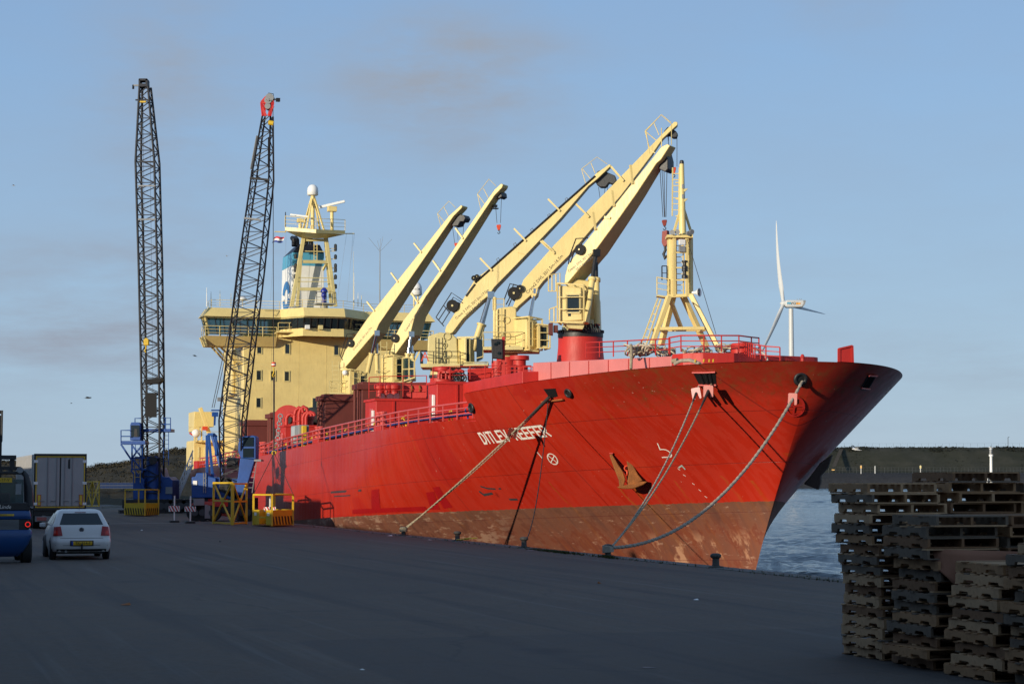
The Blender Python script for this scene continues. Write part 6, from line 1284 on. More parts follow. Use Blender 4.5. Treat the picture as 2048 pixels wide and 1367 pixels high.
def xframe(pa, pb, Y0, Y1, hgt, label):
    a, b_ = onY(pa, 1000, Y0), onY(pb, 1000, Y1); a = Vector((a.x, a.y, 0)); b_ = Vector((b_.x, b_.y, 0))
    th = thing('brace_frame', label, 'frame', a.lerp(b_, .5), 'yellow cross-braced frames')
    for p in (a, b_): obj('frame_post', MB().beam(p, p + UP * hgt, .11), yellowp, th)
    for z in (.08, hgt - .03, hgt * .56): obj('frame_rail', MB().beam(a + UP * z, b_ + UP * z, .09), yellowp, th)
    for z0, z1 in ((.1, hgt), (hgt, .1)): obj('frame_brace', MB().beam(a + UP * z0, b_ + UP * z1, .08), yellowp, th)
    obj('gusset', MB().cbox(a.lerp(b_, .5) + UP * hgt * .56, (.35, .03, .35), ((b_ - a).normalized(), (b_ - a).normalized().cross(UP), UP)), yellowp, th)
xframe(427, 464, 108.5, 105.5, 2.25, 'left one of two yellow X-braced frames before the right crane'); xframe(466, 493, 105.5, 108, 2.2, 'right one of two yellow X-braced frames before the right crane')
xframe(170, 184, 181, 180, 2.3, 'yellow X-braced frame just right of the trailer, left half'); xframe(184, 198, 180, 181.5, 2.3, 'yellow X-braced frame just right of the trailer, right half')
# red and white warning boards
redw = paint('board_red', (.5, .02, .02), .45)
def board(px, py0, py1, Y, label, w_=.62):
    c = onY(px, 1000, Y); c.z = 0; th = thing('warning_board', label, 'sign', c, 'red and white striped boards by the right crane')
    obj('board_foot', MB().cbox(c + UP * .06, (.5, .5, .12)), blackp, th, bevel=.02); obj('board_post', MB().beam(c + UP * .1, c + UP * 1.5, .07), whitep, th)
    z1, z0 = onY(px, py0, Y).z, onY(px, py1, Y).z
    bd = obj('striped_board', MB().cbox(c + UP * (z0 + z1) / 2 - AW * .06, (w_, .04, z1 - z0), (RT, AW, UP)), whitep, th); h = z1 - z0
    for k in range(4):
        x = -w_ / 2 + k * w_ / 3.6; q = [(x, 0), (x + w_ * .13, 0), (x + w_ * .13 - h * .55, h), (x - h * .55, h)]
        q = [(min(max(u + h * .4, -w_ / 2), w_ / 2), v) for u, v in q]
        if q[1][0] - q[0][0] > .01 or q[2][0] - q[3][0] > .01: obj('red_stripe', MB().prism([c + RT * u + UP * (z0 + v) - AW * .088 for u, v in q], AW * .004), redw, bd)
board(349, 1011, 1022, 112, 'red striped board on a post, left of the pair'); board(381, 1012, 1022, 110, 'red striped board on a post, nearer the truck wheels')
board(540, 1013, 1022, 104, 'red striped board partly hidden behind the hanging yellow cage')
# gangway from the stern down to the quay
gw = thing('gangway', 'white railed gangway stairs leaning on the stern of the red ship', 'gangway', onY(358, 1012, 146))
def G(px, py, dy): return onY(px, py, 150 + dy)
for dy in (0, 1.0):
    obj('gangway_stringer', MB().beam(G(349, 1011, dy), G(384, 929, dy), .1, .2), whitep, gw); obj('gangway_rail', MB().beam(G(349, 988, dy), G(386, 900, dy), .09), whitep, gw); obj('gangway_rail', MB().beam(G(349, 998, dy), G(386, 914, dy), .06), whitep, gw)
    for k in range(9): u = k / 8; a = G(349, 1011, dy).lerp(G(384, 929, dy), u); obj('rail_post', MB().beam(a, a + UP * .95, .08), whitep, gw)
for k in range(22): u = k / 21; obj('gangway_tread', MB().beam(G(349, 1011, 0).lerp(G(384, 929, 0), u), G(349, 1011, 1).lerp(G(384, 929, 1), u), .26, .04), whitep, gw)
obj('gangway_wheel', MB().cyl(G(350, 1013, -.1), G(350, 1013, .0), .2, n=14), rubber, gw)
# bollards along the quay edge
def bollard_thing(px, py, label):
    p = onT(px, py, -.38); th = thing('bollard', label, 'bollard', (p.x, p.y, 0), 'iron mooring bollards along the quay edge')
    return th, p
b0 = None; BOL = []
for px, lab in ((1431.6, 'bollard nearest the bow, without any rope'), (1216, 'bollard holding the two bow ropes and the thick hawser'), (1048, 'bollard with the dark rope hanging straight up to the ship'), (915, 'bollard with a yellow line coiled at its foot'), (807, 'farthest bollard, where the long tan rope ends')):
    p = onT(px, HZ + .1014 * (px + 245), -.38)
    if b0 is None:
        b0 = thing('bollard', lab, 'bollard', (0, 0, 0), 'iron mooring bollards along the quay edge')
        obj('bollard_shaft', MB().lathe2((0, 0, 0), [(.15, 0), (.13, .05), (.105, .1), (.10, .30)], 18), bollm, b0, smooth=50)
        obj('bollard_head', MB().lathe2((0, 0, 0), [(.10, .28), (.15, .31), (.17, .36), (.155, .40), (.10, .43), (0, .44)], 18), bollm, b0, smooth=60); obj('base_plate', MB().lathe2((0, 0, 0), [(.23, .022), (.23, .05), (.15, .06)], 18), bollm, b0); th = b0
    else: th = copy_tree(b0); th['label'] = lab
    th.location = world((p.x, p.y, 0)); th.scale = (.9, .9, .9); th.rotation_euler = (0, 0, TH + random.uniform(0, 6)); BOL.append(Vector((p.x, p.y, 0)))
# mooring ropes
def rope(label, pts, r, mat, sag=0.0, n=26, twist=True, nm='mooring_rope'):
    P = [Vector(p) for p in pts]
    if len(P) == 2: P = [P[0].lerp(P[1], k / n) - UP * sag * 4 * (k / n) * (1 - k / n) for k in range(n + 1)]
    mb = MB().tube(P, r, 8)
    if twist:      # two strands laid round each other give the lay of the rope
        for ph in (0, math.pi):
            Q2 = []; m_ = max(n * 5, int(sum((b - a).length for a, b in zip(P, P[1:])) / (r * 2.2)))
            for k in range(m_ + 1):
                u = k / m_ * (len(P) - 1); i = min(int(u), len(P) - 2); c = P[i].lerp(P[i + 1], u - i); d = (P[i + 1] - P[i]).normalized(); x = d.cross(UP).normalized(); y = d.cross(x); a = k * .9 + ph
                Q2.append(c + (x * math.cos(a) + y * math.sin(a)) * r * .7)
            mb.tube(Q2, r * .62, 5)
    return solo(nm, mb, mat, label, 'rope', smooth=60)
T_ = lambda i, z=.27, ds=0: BOL[i] + Vector((.1, ds, z))
h0 = onH(1399, 768); h1 = onH(1424, 764); h2 = onH(1603, 758); h3 = onH(1103, 789); h4 = onH(1101, 796)
def out(p, k): return p + hnorm(p) * k
rope('slim bow rope from the left rat guard to the second bollard', [out(h0, .1), T_(1)], .028, ropeg, .55)
rope('slim bow rope from the right rat guard to the second bollard', [out(h1, .1), T_(1, .25, .1)], .028, ropem, .50)
rope('thick sagging hawser from the round bow fairlead to the second bollard', [out(h2, .12), T_(1, .28, -.1)], .048, ropeg, 1.45, 40)
obj_r = rope('long taut tan rope from the side opening down to the farthest bollard', [out(h3, .15), T_(4, .3)], .03, ropem, .12)
rope('second tan strand running beside the long taut rope', [out(h3, .12) + Vector((.05, .1, -.05)), T_(4, .34, .12)], .02, ropem, .22)
rope('dark rope hanging from the side opening to the middle bollard', [out(h4, .15), T_(2, .32)], .018, roped, .95)
mb = MB()
for k in range(4): mb.ring(BOL[1] + UP * (.16 + k * .045), (.1 * k - .1, .05, 1), .15, .035, 20, 6)
solo('rope_turns', mb, ropeg, 'turns of grey rope wound on the second bollard', 'rope', smooth=60)
mb = MB()
for k in range(3): mb.ring(BOL[4] + UP * (.2 + k * .05), (.05, .1 * k, 1), .14, .04, 18, 6)
solo('rope_turns', mb, ropem, 'turns of tan rope wound on the farthest bollard', 'rope', smooth=60)
mb = MB(); rnd = random.Random(9)
mb.tube([BOL[3] + Vector((.16 * math.cos(a) + .02 * a, -.1 * a + .16 * math.sin(a), .04 + .01 * a)) for a in [k * .5 for k in range(26)]], .022, 6)
solo('rope_coil', mb, yellowp, 'thin yellow line trailing from the foot of the fourth bollard', 'rope', smooth=60)
# rat guards: slotted plates on the ropes
def ratguard(a, b_, u, sag, w_, h_, mat, label, tilt=0.0, lift=.0):
    a, b_ = Vector(a), Vector(b_); c = a.lerp(b_, u) - UP * sag * 4 * u * (1 - u) + UP * lift; d = (b_ - a).normalized()
    nn = (-AW * .85 - RT * .25 + UP * .05).normalized(); x = nn.cross(UP).normalized(); x = x if x.dot(RT) > 0 else -x; y = x.cross(nn); y = y if y.z > 0 else -y
    ca, sa = math.cos(tilt), math.sin(tilt); e1 = x * ca + y * sa; e2 = y * ca - x * sa
    P = lambda p, q: c + e1 * p * w_ + e2 * q * h_
    poly = [(-.5, -.55), (-.42, -.6), (-.2, -.6), (-.2, -.1), (-.1, .04), (.1, .04), (.2, -.1), (.2, -.6), (.42, -.6), (.5, -.55), (.5, .42), (.42, .5), (-.42, .5), (-.5, .42)]
    mb = MB(); L = [P(*p) for p in poly]; M2 = [v + nn * .03 for v in L]; n = len(poly)
    # three convex panels keep the slot open
    for idx in ((0, 1, 2, 3, 12, 13), (3, 4, 5, 6, 11, 12), (6, 7, 8, 9, 10, 11)):
        mb.add([L[i] for i in idx] + [M2[i] for i in idx], [tuple(range(len(idx))), tuple(range(len(idx), 2 * len(idx)))])
    mb.add(L + M2, [(i, (i + 1) % n, n + (i + 1) % n, n + i) for i in range(n)])
    return solo('rat_guard', mb, mat, label, 'rat guard', group='rat guards on the mooring ropes')
guardp = paint('rat_guard_pink', (.66, .34, .32), .5, .15, .3, (.4, .1, .08)); guardr = paint('rat_guard_red', (.48, .13, .11), .5, .15, .3, (.3, .06, .05)); guardd = paint('rat_guard_rust', (.09, .012, .008), .8, .2, .3, (.04, .01, .01), spec=.2)
ratguard(out(h0, .1), T_(1), .035, .55, .33, .38, guardp, 'pale pink slotted rat guard on the left slim bow rope', .18); ratguard(out(h1, .1), T_(1, .25, .1), .035, .5, .36, .38, guardr, 'dull red slotted rat guard on the right slim bow rope', 0)
ratguard(out(h2, .12), T_(1, .28, -.1), .06, 1.45, .32, .38, guardr, 'rosy slotted rat guard on the thick hawser below the round fairlead', -.05, .02)
ratguard(out(h3, .15), T_(4, .3), .24, .12, .38, .32, guardd, 'rust red rat guard on the long tan rope over the ship name', -.3)
for i, (aa, bb, sg, u0, u1, r) in enumerate(((out(h0, .1), T_(1), .55, .03, .10, .05), (out(h1, .1), T_(1, .25, .1), .5, .03, .14, .06), (out(h3, .15), T_(4, .3), .12, .0, .16, .07))):
    pts = [aa.lerp(bb, u) - UP * sg * 4 * u * (1 - u) for u in [u0 + (u1 - u0) * k / 8 for k in range(9)]]
    solo('chafe_sleeve', MB().tube(pts, [r * (1 - .5 * k / 8) for k in range(9)], 8), roped, ['black chafe sleeve under the pale pink rat guard', 'black chafe sleeve under the dull red rat guard', 'black chafe sleeve at the top of the long tan rope'][i], 'sleeve', smooth=60)
# ================================================================ DUTCH FLAG on the ship's halyard
fl_o = onS(544, 486, SM); th = thing('flag', 'small red white and blue flag flying left of the radar mast', 'flag', fl_o)
for k, (mt, nm) in enumerate(((paint('flag_blue', (.02, .05, .25), .7), 'blue_stripe'), (whitep, 'white_stripe'), (paint('flag_red', (.5, .03, .05), .7), 'red_stripe'))):
    rows = []
    for i in range(2):
        rows.append([])
        for j in range(13):
            u = j / 12; h0_ = (k + i) / 3; x0_ = 0 + h0_ * .16
            rows[-1].append(fl_o + RT * (x0_ + u * .80) + UP * (h0_ * .45 + .22 * u - .10 * u * u * 2 + .05 * math.sin(u * 7)) + AW * (.10 * math.sin(u * 8 + .5)))
    obj(nm, MB().grid(rows), mt, th, smooth=180, recalc=False)
# ================================================================ VEHICLES (all parked pointing along the quay)
def rrect(w, y0, y1, r, z, cx=0.0, n=5, taper=0.0):
    """rounded rectangle in plan: half width w, from y0 (rear) to y1 (front); taper narrows the front"""
    P = []
    for cxs, cy_, a0 in ((w - r, y0 + r, -90), (w - r, y1 - r, 0), (-w + r, y1 - r, 90), (-w + r, y0 + r, 180)):
        for k in range(n + 1):
            a = R(a0 + 90 * k / n); x = cxs + r * math.cos(a); y = cy_ + r * math.sin(a); f = (y - y0) / (y1 - y0)
            P.append(Vector((cx + x * (1 - taper * f * f), y, z)))
    return P
def loft(rings): 
    mb = MB(); m = len(rings[0]); vs = [p for r in rings for p in r]
    return mb.add(vs, [(i * m + j, i * m + (j + 1) % m, (i + 1) * m + (j + 1) % m, (i + 1) * m + j) for i in range(len(rings) - 1) for j in range(m)] + [tuple(range(m - 1, -1, -1)), tuple(range((len(rings) - 1) * m, len(rings) * m))])
# ---- white hatchback, rear view
co = onZ(163, 1119, 0); cy0 = co.y
car = thing('parked_car', 'small white hatchback parked with its tail lights towards the viewer', 'car', (co.x, cy0, 0))
carw = paint('car_white', (.58, .565, .56), .22, .03, .06, (.3, .3, .3), bump=0, spec=.6)
O = Vector((co.x, cy0, 0))
LV = [(.24, .80, .10, 3.86, .18), (.34, .845, .03, 3.93, .2), (.50, .86, -.01, 3.95, .22), (.58, .862, .0, 3.95, .22), (.62, .855, .045, 3.93, .22), (.78, .85, .075, 3.86, .22), (.92, .835, .13, 3.3, .22), (.98, .82, .16, 3.0, .2), (1.02, .80, .19, 2.88, .2), (1.36, .645, .56, 2.0, .2), (1.43, .60, .68, 1.85, .2), (1.465, .50, .85, 1.65, .25)]
rings = [[O + p for p in rrect(w, y0, y1, r, z, 0, 6, .10 if z < 1 else .04)] for z, w, y0, y1, r in LV]
body = obj('body', loft(rings), carw, car, bevel=.0, smooth=42)
def car_pt(z, v):           # rear face: height z, lateral v in metres
    for a, b_ in zip(LV, LV[1:]):
        if a[0] <= z <= b_[0]: u = (z - a[0]) / (b_[0] - a[0]); w = a[1] + (b_[1] - a[1]) * u; y = a[2] + (b_[2] - a[2]) * u; r = a[4]; break
    e = max(0, abs(v) - (w - r)); y += r - math.sqrt(max(r * r - e * e, 0)); return O + Vector((v, y, z))
def rear_patch(nm, quad, mat, off=.012, n=8, par=None):
    rows = []
    for i in range(n + 1):
        rows.append([])
        for j in range(n + 1):
            u, v = j / n, i / n; (x0, z0), (x1, z1), (x2, z2), (x3, z3) = quad
            x = (x0 * (1 - u) + x1 * u) * (1 - v) + (x3 * (1 - u) + x2 * u) * v; z = (z0 * (1 - u) + z1 * u) * (1 - v) + (z3 * (1 - u) + z2 * u) * v
            rows[-1].append(car_pt(z, x) - Vector((0, off, 0)))
    m_ = len(rows[0]); mb = MB().grid(rows); 
    return obj(nm, mb, mat, par or car, smooth=60, recalc=False)
rear_patch('rear_window', [(-.63, 1.03), (.63, 1.03), (.50, 1.36), (-.50, 1.36)], glassd)
rear_patch('brake_light', [(-.16, 1.375), (.16, 1.375), (.16, 1.395), (-.16, 1.395)], plain('dark_red_lens', (.12, .005, .01), .2), .014)
taill = plain('red_lens', (.26, .004, .008), .4); tailr = plain('amber_red_lens', (.5, .03, .02), .15)
for sg in (-1, 1):
    tl_ = rear_patch('tail_light', [(sg * .82, .70), (sg * .55, .71), (sg * .60, .985), (sg * .79, .965)], taill, .016); rear_patch('light_lens', [(sg * .80, .74), (sg * .68, .74), (sg * .70, .86), (sg * .79, .86)], tailr, .02, 4, tl_)
pl_ = rear_patch('number_plate', [(-.30, .435), (.30, .435), (.30, .545), (-.30, .545)], plain('plate_yellow', (.60, .36, .01), .5), .03)
rear_patch('plate_recess', [(-.34, .41), (.34, .41), (.34, .57), (-.34, .57)], blackp, .022); rear_patch('plate_band', [(-.30, .435), (-.25, .435), (-.25, .545), (-.30, .545)], plain('plate_blue', (.01, .05, .35), .5), .034, 2, pl_)
obj('plate_lettering', text_mb('TK-914-F', .115, lambda u, v: car_pt(.49, .03 + u) * 1 + Vector((0, -.036, v))), blackink, pl_, smooth=0, recalc=False)
# round badge: a ring with a V above a W
bp_ = car_pt(.885, 0) - Vector((0, .02, 0)); bd = obj('badge', MB().ring(bp_, (0, 1, .1), .062, .009, 24, 6), chrome, car, smooth=60)
obj('badge_disc', MB().cyl(bp_ - Vector((0, .002, 0)), bp_ + Vector((0, .015, 0)), .058, n=24), plain('badge_blue', (.03, .04, .07), .3), bd)
for pts in ([(-.028, .048), (0, .006), (.028, .048)], [(-.05, .02), (-.026, -.045), (0, -.006), (.026, -.045), (.05, .02)]): obj('badge_stroke', MB().tube([bp_ + Vector((x, -.006, z)) for x, z in pts], .007, 6), chrome, bd)
rear_patch('bumper_line', [(-.76, .425), (.76, .425), (.76, .44), (-.76, .44)], greyp, .004, 6); rear_patch('tailgate_line', [(-.62, .635), (.62, .635), (.62, .645), (-.62, .645)], blackp, .004, 6)
rear_patch('under_bumper', [(-.72, .25), (.72, .25), (.72, .32), (-.72, .32)], blackp, .012, 6); obj('tow_ball', MB().tube([O + Vector((0, .15, .28)), O + Vector((0, -.02, .27)), O + Vector((0, -.07, .3)), O + Vector((0, -.08, .42))], .025, 8).ball(O + Vector((0, -.08, .44)), .035, 10, 6), blackp, car, smooth=60)
obj('exhaust', MB().tube([O + Vector((-.45, .2, .26)), O + Vector((-.45, .02, .25))], .035, 10), greyp, car); obj('aerial', MB().tube([O + Vector((0, .95, 1.46)), O + Vector((0, .75, 1.62))], .008, 5), blackp, car)
for sg in (-1, 1):
    for y in (.72, 3.1):
        w_ = obj('wheel', MB().cyl(O + Vector((sg * .68, y, .30)), O + Vector((sg * .87, y, .30)), .30, n=24), rubber, car, bevel=.03); obj('wheel_rim', MB().cyl(O + Vector((sg * .872, y, .30)), O + Vector((sg * .882, y, .30)), .19, n=16), greyp, w_)
        obj('wheel_arch', MB().ring(O + Vector((sg * .80, y, .30)), (1, 0, 0), .335, .055, 24, 8), blackp, car)
    obj('wing_mirror', MB().cbox(O + Vector((sg * .95, 2.35, .98)), (.18, .1, .13)), blackp if sg > 0 else carw, car, bevel=.03)
    L = lambda y, z: O + Vector((sg * ((.80 - (z - 1.02) * .456) + .006), y, z))
    for y0, y1, y2, y3 in ((.62, 1.35, 1.35, .95), (1.43, 2.5, 1.95, 1.43)): obj('side_window', MB().add([L(y0, 1.05), L(y1, 1.05), L(y2, 1.34), L(y3, 1.34)], [(0, 1, 2, 3)]), glassd, car, smooth=0)
obj('underbody', MB().box(O + Vector((-.66, .3, .17)), O + Vector((.66, 3.7, .3))), blackp, car)
for sg in (-.35, .35): obj('headrest', MB().cbox(O + Vector((sg, 1.2, 1.1)), (.24, .12, .2)), blackp, car, bevel=.04)

# ---- white box trailer, rear doors
to = onY(119, 1052, 97); t0, s0 = to.x, to.y; TW = 1.24
trl = thing('box_trailer', 'white refrigerated lorry trailer seen from behind its closed doors', 'trailer', (t0, s0, 0))
O = Vector((t0, s0, 0)); ZT = 3.62; ZB = .98
tw = paint('trailer_white', (.36, .355, .35), .45, .06, .25, (.25, .22, .2), streak=True)
obj('trailer_box', MB().box(O + Vector((-TW, .06, ZB)), O + Vector((TW, 13.4, ZT))), tw, trl, bevel=.03)
for k in range(1, 13): obj('side_rib', MB().box(O + Vector((-TW - .025, k, ZB)), O + Vector((-TW, k + .05, ZT - .1))), tw, trl)
for a, b_ in ((( -TW - .01, ZB), (-TW + .07, ZT)), ((TW - .07, ZB), (TW + .01, ZT)), ((-TW - .01, ZT - .09), (TW + .01, ZT + .02)), ((-TW, ZB - .08), (TW, ZB + .06))): obj('rear_frame', MB().box(O + Vector((a[0], -.04, a[1])), O + Vector((b_[0], .06, b_[1]))), blackp, trl)
for a, b_ in (((-TW + .07, ZT - .15), (TW - .07, ZT - .1)), ((-TW + .07, ZB + .1), (-TW + .12, ZT - .15)), ((TW - .12, ZB + .1), (TW - .07, ZT - .15)), ((-TW + .07, ZB + .05), (TW - .07, ZB + .1))): obj('reflective_strip', MB().box(O + Vector((a[0], -.05, a[1])), O + Vector((b_[0], .0, b_[1]))), yellowp, trl)
dp = paint('door_panel', (.33, .315, .31), .5, .06, .25, (.22, .2, .2), streak=True)
for i, (x0_, x1_) in enumerate(((-1.12, -.62), (-.59, -.03), (.03, .55), (.58, 1.12))):
    d_ = obj('door_panel', MB().box(O + Vector((x0_, -.03, ZB + .12)), O + Vector((x1_, .05, ZT - .17))), dp, trl, bevel=.012)
    obj('lock_handle', MB().tube([O + Vector(((x0_ + x1_) / 2 - .14, -.06, ZB + .32)), O + Vector(((x0_ + x1_) / 2 - .1, -.08, ZB + .38)), O + Vector(((x0_ + x1_) / 2 + .14, -.06, ZB + .36))], .018, 6), greyp, d_)
for x in (-.605, -.18, .2, .565): obj('lock_bar', MB().tube([O + Vector((x, -.06, ZB + .12)), O + Vector((x, -.06, ZT - .18))], .018, 8), greyp, trl)
obj('door_gap', MB().box(O + Vector((-.02, -.035, ZB + .12)), O + Vector((.02, .03, ZT - .17))), blackp, trl)
for sg in (-1, 1):
    for z in (1.15, 2.15, 3.2): obj('hinge', MB().box(O + Vector((sg * 1.06, -.055, z)), O + Vector((sg * 1.26, .0, z + .13))), whitep, trl, bevel=.01)
    mk = obj('red_reflector', MB().box(O + Vector((sg * 1.08, -.06, ZB + .14)), O + Vector((sg * .9, -.031, ZB + .68))), paint('reflector_red', (.32, .02, .015), .4), trl); obj('yellow_reflector', MB().box(O + Vector((sg * 1.05, -.066, ZB + .17)), O + Vector((sg * .93, -.061, ZB + .65))), yellowp, mk)
obj('door_scar', MB().prism([O + Vector((x, -.033, z)) for x, z in ((.36, 3.35), (.46, 3.4), (.47, 2.95), (.42, 2.88), (.35, 2.95))], (0, .002, 0)), blackp, trl)
obj('underrun_bar', MB().box(O + Vector((-1.15, .1, .35)), O + Vector((1.15, .25, .62))), greyp, trl, bevel=.02); obj('rear_valance', MB().box(O + Vector((-1.2, .08, .66)), O + Vector((1.2, .2, .9))), blackp, trl)
for sg in (-1, 1): obj('rear_lamp', MB().box(O + Vector((sg * .62, .07, .40)), O + Vector((sg * 1.08, .1, .57))), paint('lamp_cluster', (.35, .09, .08), .3), trl, bevel=.01)
for sg in (-1, 1):
    for y in (1.6, 2.9, 4.2): obj('wheel', MB().cyl(O + Vector((sg * 1.18, y, .5)), O + Vector((sg * .75, y, .5)), .5, n=22), rubber, trl, bevel=.04)
obj('trailer_chassis', MB().box(O + Vector((-.5, .3, .6)), O + Vector((.5, 12.5, ZB))), blackp, trl); obj('red_marker', MB().box(O + Vector((-TW - .22, 1.2, .75)), O + Vector((-TW - .1, 1.35, 1.85))), redw, trl)

# ---- blue forklift at the left edge of the picture
fo = onY(4, 1128, 56.2); O = Vector((fo.x - .05, fo.y, 0)); FW = .86
fk = thing('forklift', 'heavy blue forklift with black cab at the left edge, rear towards viewer', 'forklift', O)
P = lambda x, y, z: O + Vector((x, y, z))
fb = paint('forklift_blue', (.008, .055, .185), .35, .12, .2, (.02, .03, .05))
cwl = [(.18, .50, .28, 1.2), (.32, .64, .12, 1.25), (.55, .78, .03, 1.3), (.78, .87, .0, 1.35), (.86, .88, .02, 1.35), (.94, .86, .06, 1.35)]
obj('counterweight', loft([[O + p for p in rrect(w, y0, y1, .2, z, 0, 5)] for z, w, y0, y1 in cwl]), fb, fk, bevel=.015, smooth=40)
obj('radiator_grille', MB().box(P(-.80, .10, .93), P(.78, 1.3, 1.24)), blackp, fk, bevel=.02)
for k in range(9): obj('grille_slat', MB().box(P(-.55, .07, .95 + k * .032), P(.5, .12, .965 + k * .032)), greyp, fk)
obj('hood', loft([[O + p for p in rrect(w, y0, 1.6, .12, z, 0, 4)] for z, w, y0 in ((1.24, .84, .08), (1.30, .84, .05), (1.42, .82, .06), (1.48, .80, .12))]), fb, fk, smooth=40)
obj('fleet_strip', MB().box(P(-.5, .035, 1.33), P(.36, .05, 1.385)), yellowp, fk); obj('fleet_number', text_mb('SAR-2022', .055, lambda u, v: P(.05 + u, .03, 1.357 + v)), paint('ochre_ink', (.2, .1, .01)), fk, smooth=0, recalc=False)
lamp = obj('tail_lamp', MB().cyl(P(.74, .05, 1.09), P(.74, .12, 1.09), .085, n=20), blackp, fk); em_ = plain('lit_red_lamp', (.6, .01, .01), .4, emit=(.6, .02, .012)); obj('lamp_ring', MB().ring(P(.74, .04, 1.09), (0, 1, 0), .066, .012, 24, 6), em_, lamp, smooth=60)
obj('hood_band', MB().box(P(-.82, .1, 1.48), P(.80, 1.5, 1.70)), blackp, fk, bevel=.02)
ob_ = obj('maker_lettering', text_mb('Linde', .15, lambda u, v: P(.12 + u + v * .25, .092, 1.58 + v)), lettering, fk, smooth=0, recalc=False)
for sg in (-1, 1):
    obj('cab_pillar', MB().tube([P(sg * .80, .18, 1.6), P(sg * .78, .22, 2.1), P(sg * .70, .35, 2.45), P(sg * .62, .42, 2.55)], [.11, .09, .08, .08], 8), blackp, fk, smooth=60); obj('cab_pillar', MB().tube([P(sg * .80, 1.6, 1.4), P(sg * .76, 1.5, 2.5)], .06, 8), blackp, fk)
obj('roof_guard', MB().box(P(-.68, .35, 2.50), P(.68, 1.7, 2.58)), blackp, fk, bevel=.02)
for k in range(5): obj('roof_bar', MB().box(P(-.6 + k * .29, .4, 2.58), P(-.54 + k * .29, 1.7, 2.64)), blackp, fk)
obj('rear_window', MB().box(P(-.70, .27, 1.68), P(.62, .285, 2.36)), glassb, fk); obj('window_wiper', MB().beam(P(.40, .25, 2.3), P(.58, .25, 1.95), .03), blackp, fk); obj('rear_mirror', MB().cbox(P(.48, .24, 2.08), (.16, .03, .3)), greyp, fk)
obj('driver_seat', MB().cbox(P(.0, .62, 1.80), (.56, .16, .34)), paint('seat_red', (.75, .05, .05), .7), fk, bevel=.05)
obj('roof_plate', MB().box(P(-.30, .22, 2.27), P(.30, .25, 2.40)), plain('plate_yellow', (.60, .36, .01), .5), fk); obj('plate_lettering', text_mb('TPL-17-V', .12, lambda u, v: P(.0 + u, .215, 2.335 + v)), blackink, fk, smooth=0, recalc=False)
obj('rack_post', MB().box(P(.25, .5, 2.64), P(.38, .65, 3.0)), blackp, fk); obj('rack_top', MB().box(P(-.7, .45, 2.92), P(.42, .7, 3.04)), blackp, fk); obj('rack_foot', MB().box(P(-.6, .45, 2.62), P(.55, .7, 2.72)), blackp, fk)
obj('rear_lamp', MB().cyl(P(.52, .30, 2.62), P(.52, .42, 2.62), .09, n=12), greyp, fk)
for sg in (-1, 1): obj('wheel', MB().cyl(P(sg * .60, .75, .38), P(sg * .90, .75, .38), .40, n=24), rubber, fk, bevel=.05); obj('front_wheel', MB().cyl(P(sg * .55, 2.6, .45), P(sg * .95, 2.6, .45), .45, n=24), rubber, fk, bevel=.05)
for sg in (-1, 1): obj('mast_rail', MB().box(P(sg * .10 - .06, 3.0, .2), P(sg * .10 + .06, 3.15, 4.25)), blackp, fk)
obj('mast_crosshead', MB().box(P(-.5, 3.0, 4.3), P(.16, 3.15, 4.4)), blackp, fk); obj('mast_frame', MB().tube([P(.05, 3.0, 3.2), P(.15, 3.0, 3.5), P(.15, 3.0, 4.4)], .03, 6), blackp, fk)
for z in (3.6, 3.9): obj('mast_cross', MB().box(P(-.4, 3.0, z), P(.15, 3.08, z + .05)), blackp, fk)

# ================================================================ PALLETS
woods = [paint('pallet_wood_' + n_, c_, .85, .25, .5, d_, scale=2.5, bump=.006) for n_, c_, d_ in (('tan', (.33, .185, .085), (.09, .052, .028)), ('pale', (.44, .28, .15), (.13, .08, .045)), ('grey', (.15, .115, .08), (.05, .04, .032)), ('brown', (.21, .11, .05), (.06, .034, .018)))]
PL, PW, PH = 1.1, 1.0, .132
def wobble(mb, k): return mb
def stringer_mb():
    """notched stringer, 1.1 m long, two fork notches on the under side"""
    h = PH - .034; prof = [(0, 0), (.17, 0), (.185, .034), (.205, .040), (.365, .040), (.385, .034), (.40, 0), (.70, 0), (.715, .034), (.735, .040), (.895, .040), (.915, .034), (.93, 0), (1.1, 0), (1.1, h), (0, h)]
    mb = MB(); n = len(prof); a = [(-.019, y, z) for y, z in prof]; b_ = [(.019, y, z) for y, z in prof]
    mb.add(a + b_, [(i, (i + 1) % n, n + (i + 1) % n, n + i) for i in range(n)])
    for off, fl_ in ((0, False), (n, True)):
        for q in ((0, 1, 2, 15), (2, 3, 4, 5), (5, 6, 7, 8), (8, 9, 10, 11), (11, 12, 13, 14)): mb.f.append(tuple(off + i for i in q))
        mb.f.append(tuple(off + i for i in (15, 2, 5, 8, 11, 14)))
    return mb
def board_mb(w, t): return MB().box((-PW / 2, -w / 2, 0), (PW / 2, w / 2, t))
str_me = [mesh_of('stringer', stringer_mb(), w_, smooth=0) for w_ in woods]; top_me = [mesh_of('deck_board', board_mb(.105, .016), w_, smooth=0) for w_ in woods]; bot_me = [mesh_of('bottom_board', board_mb(.105, .016), w_, smooth=0) for w_ in woods]
prnd = random.Random(21)
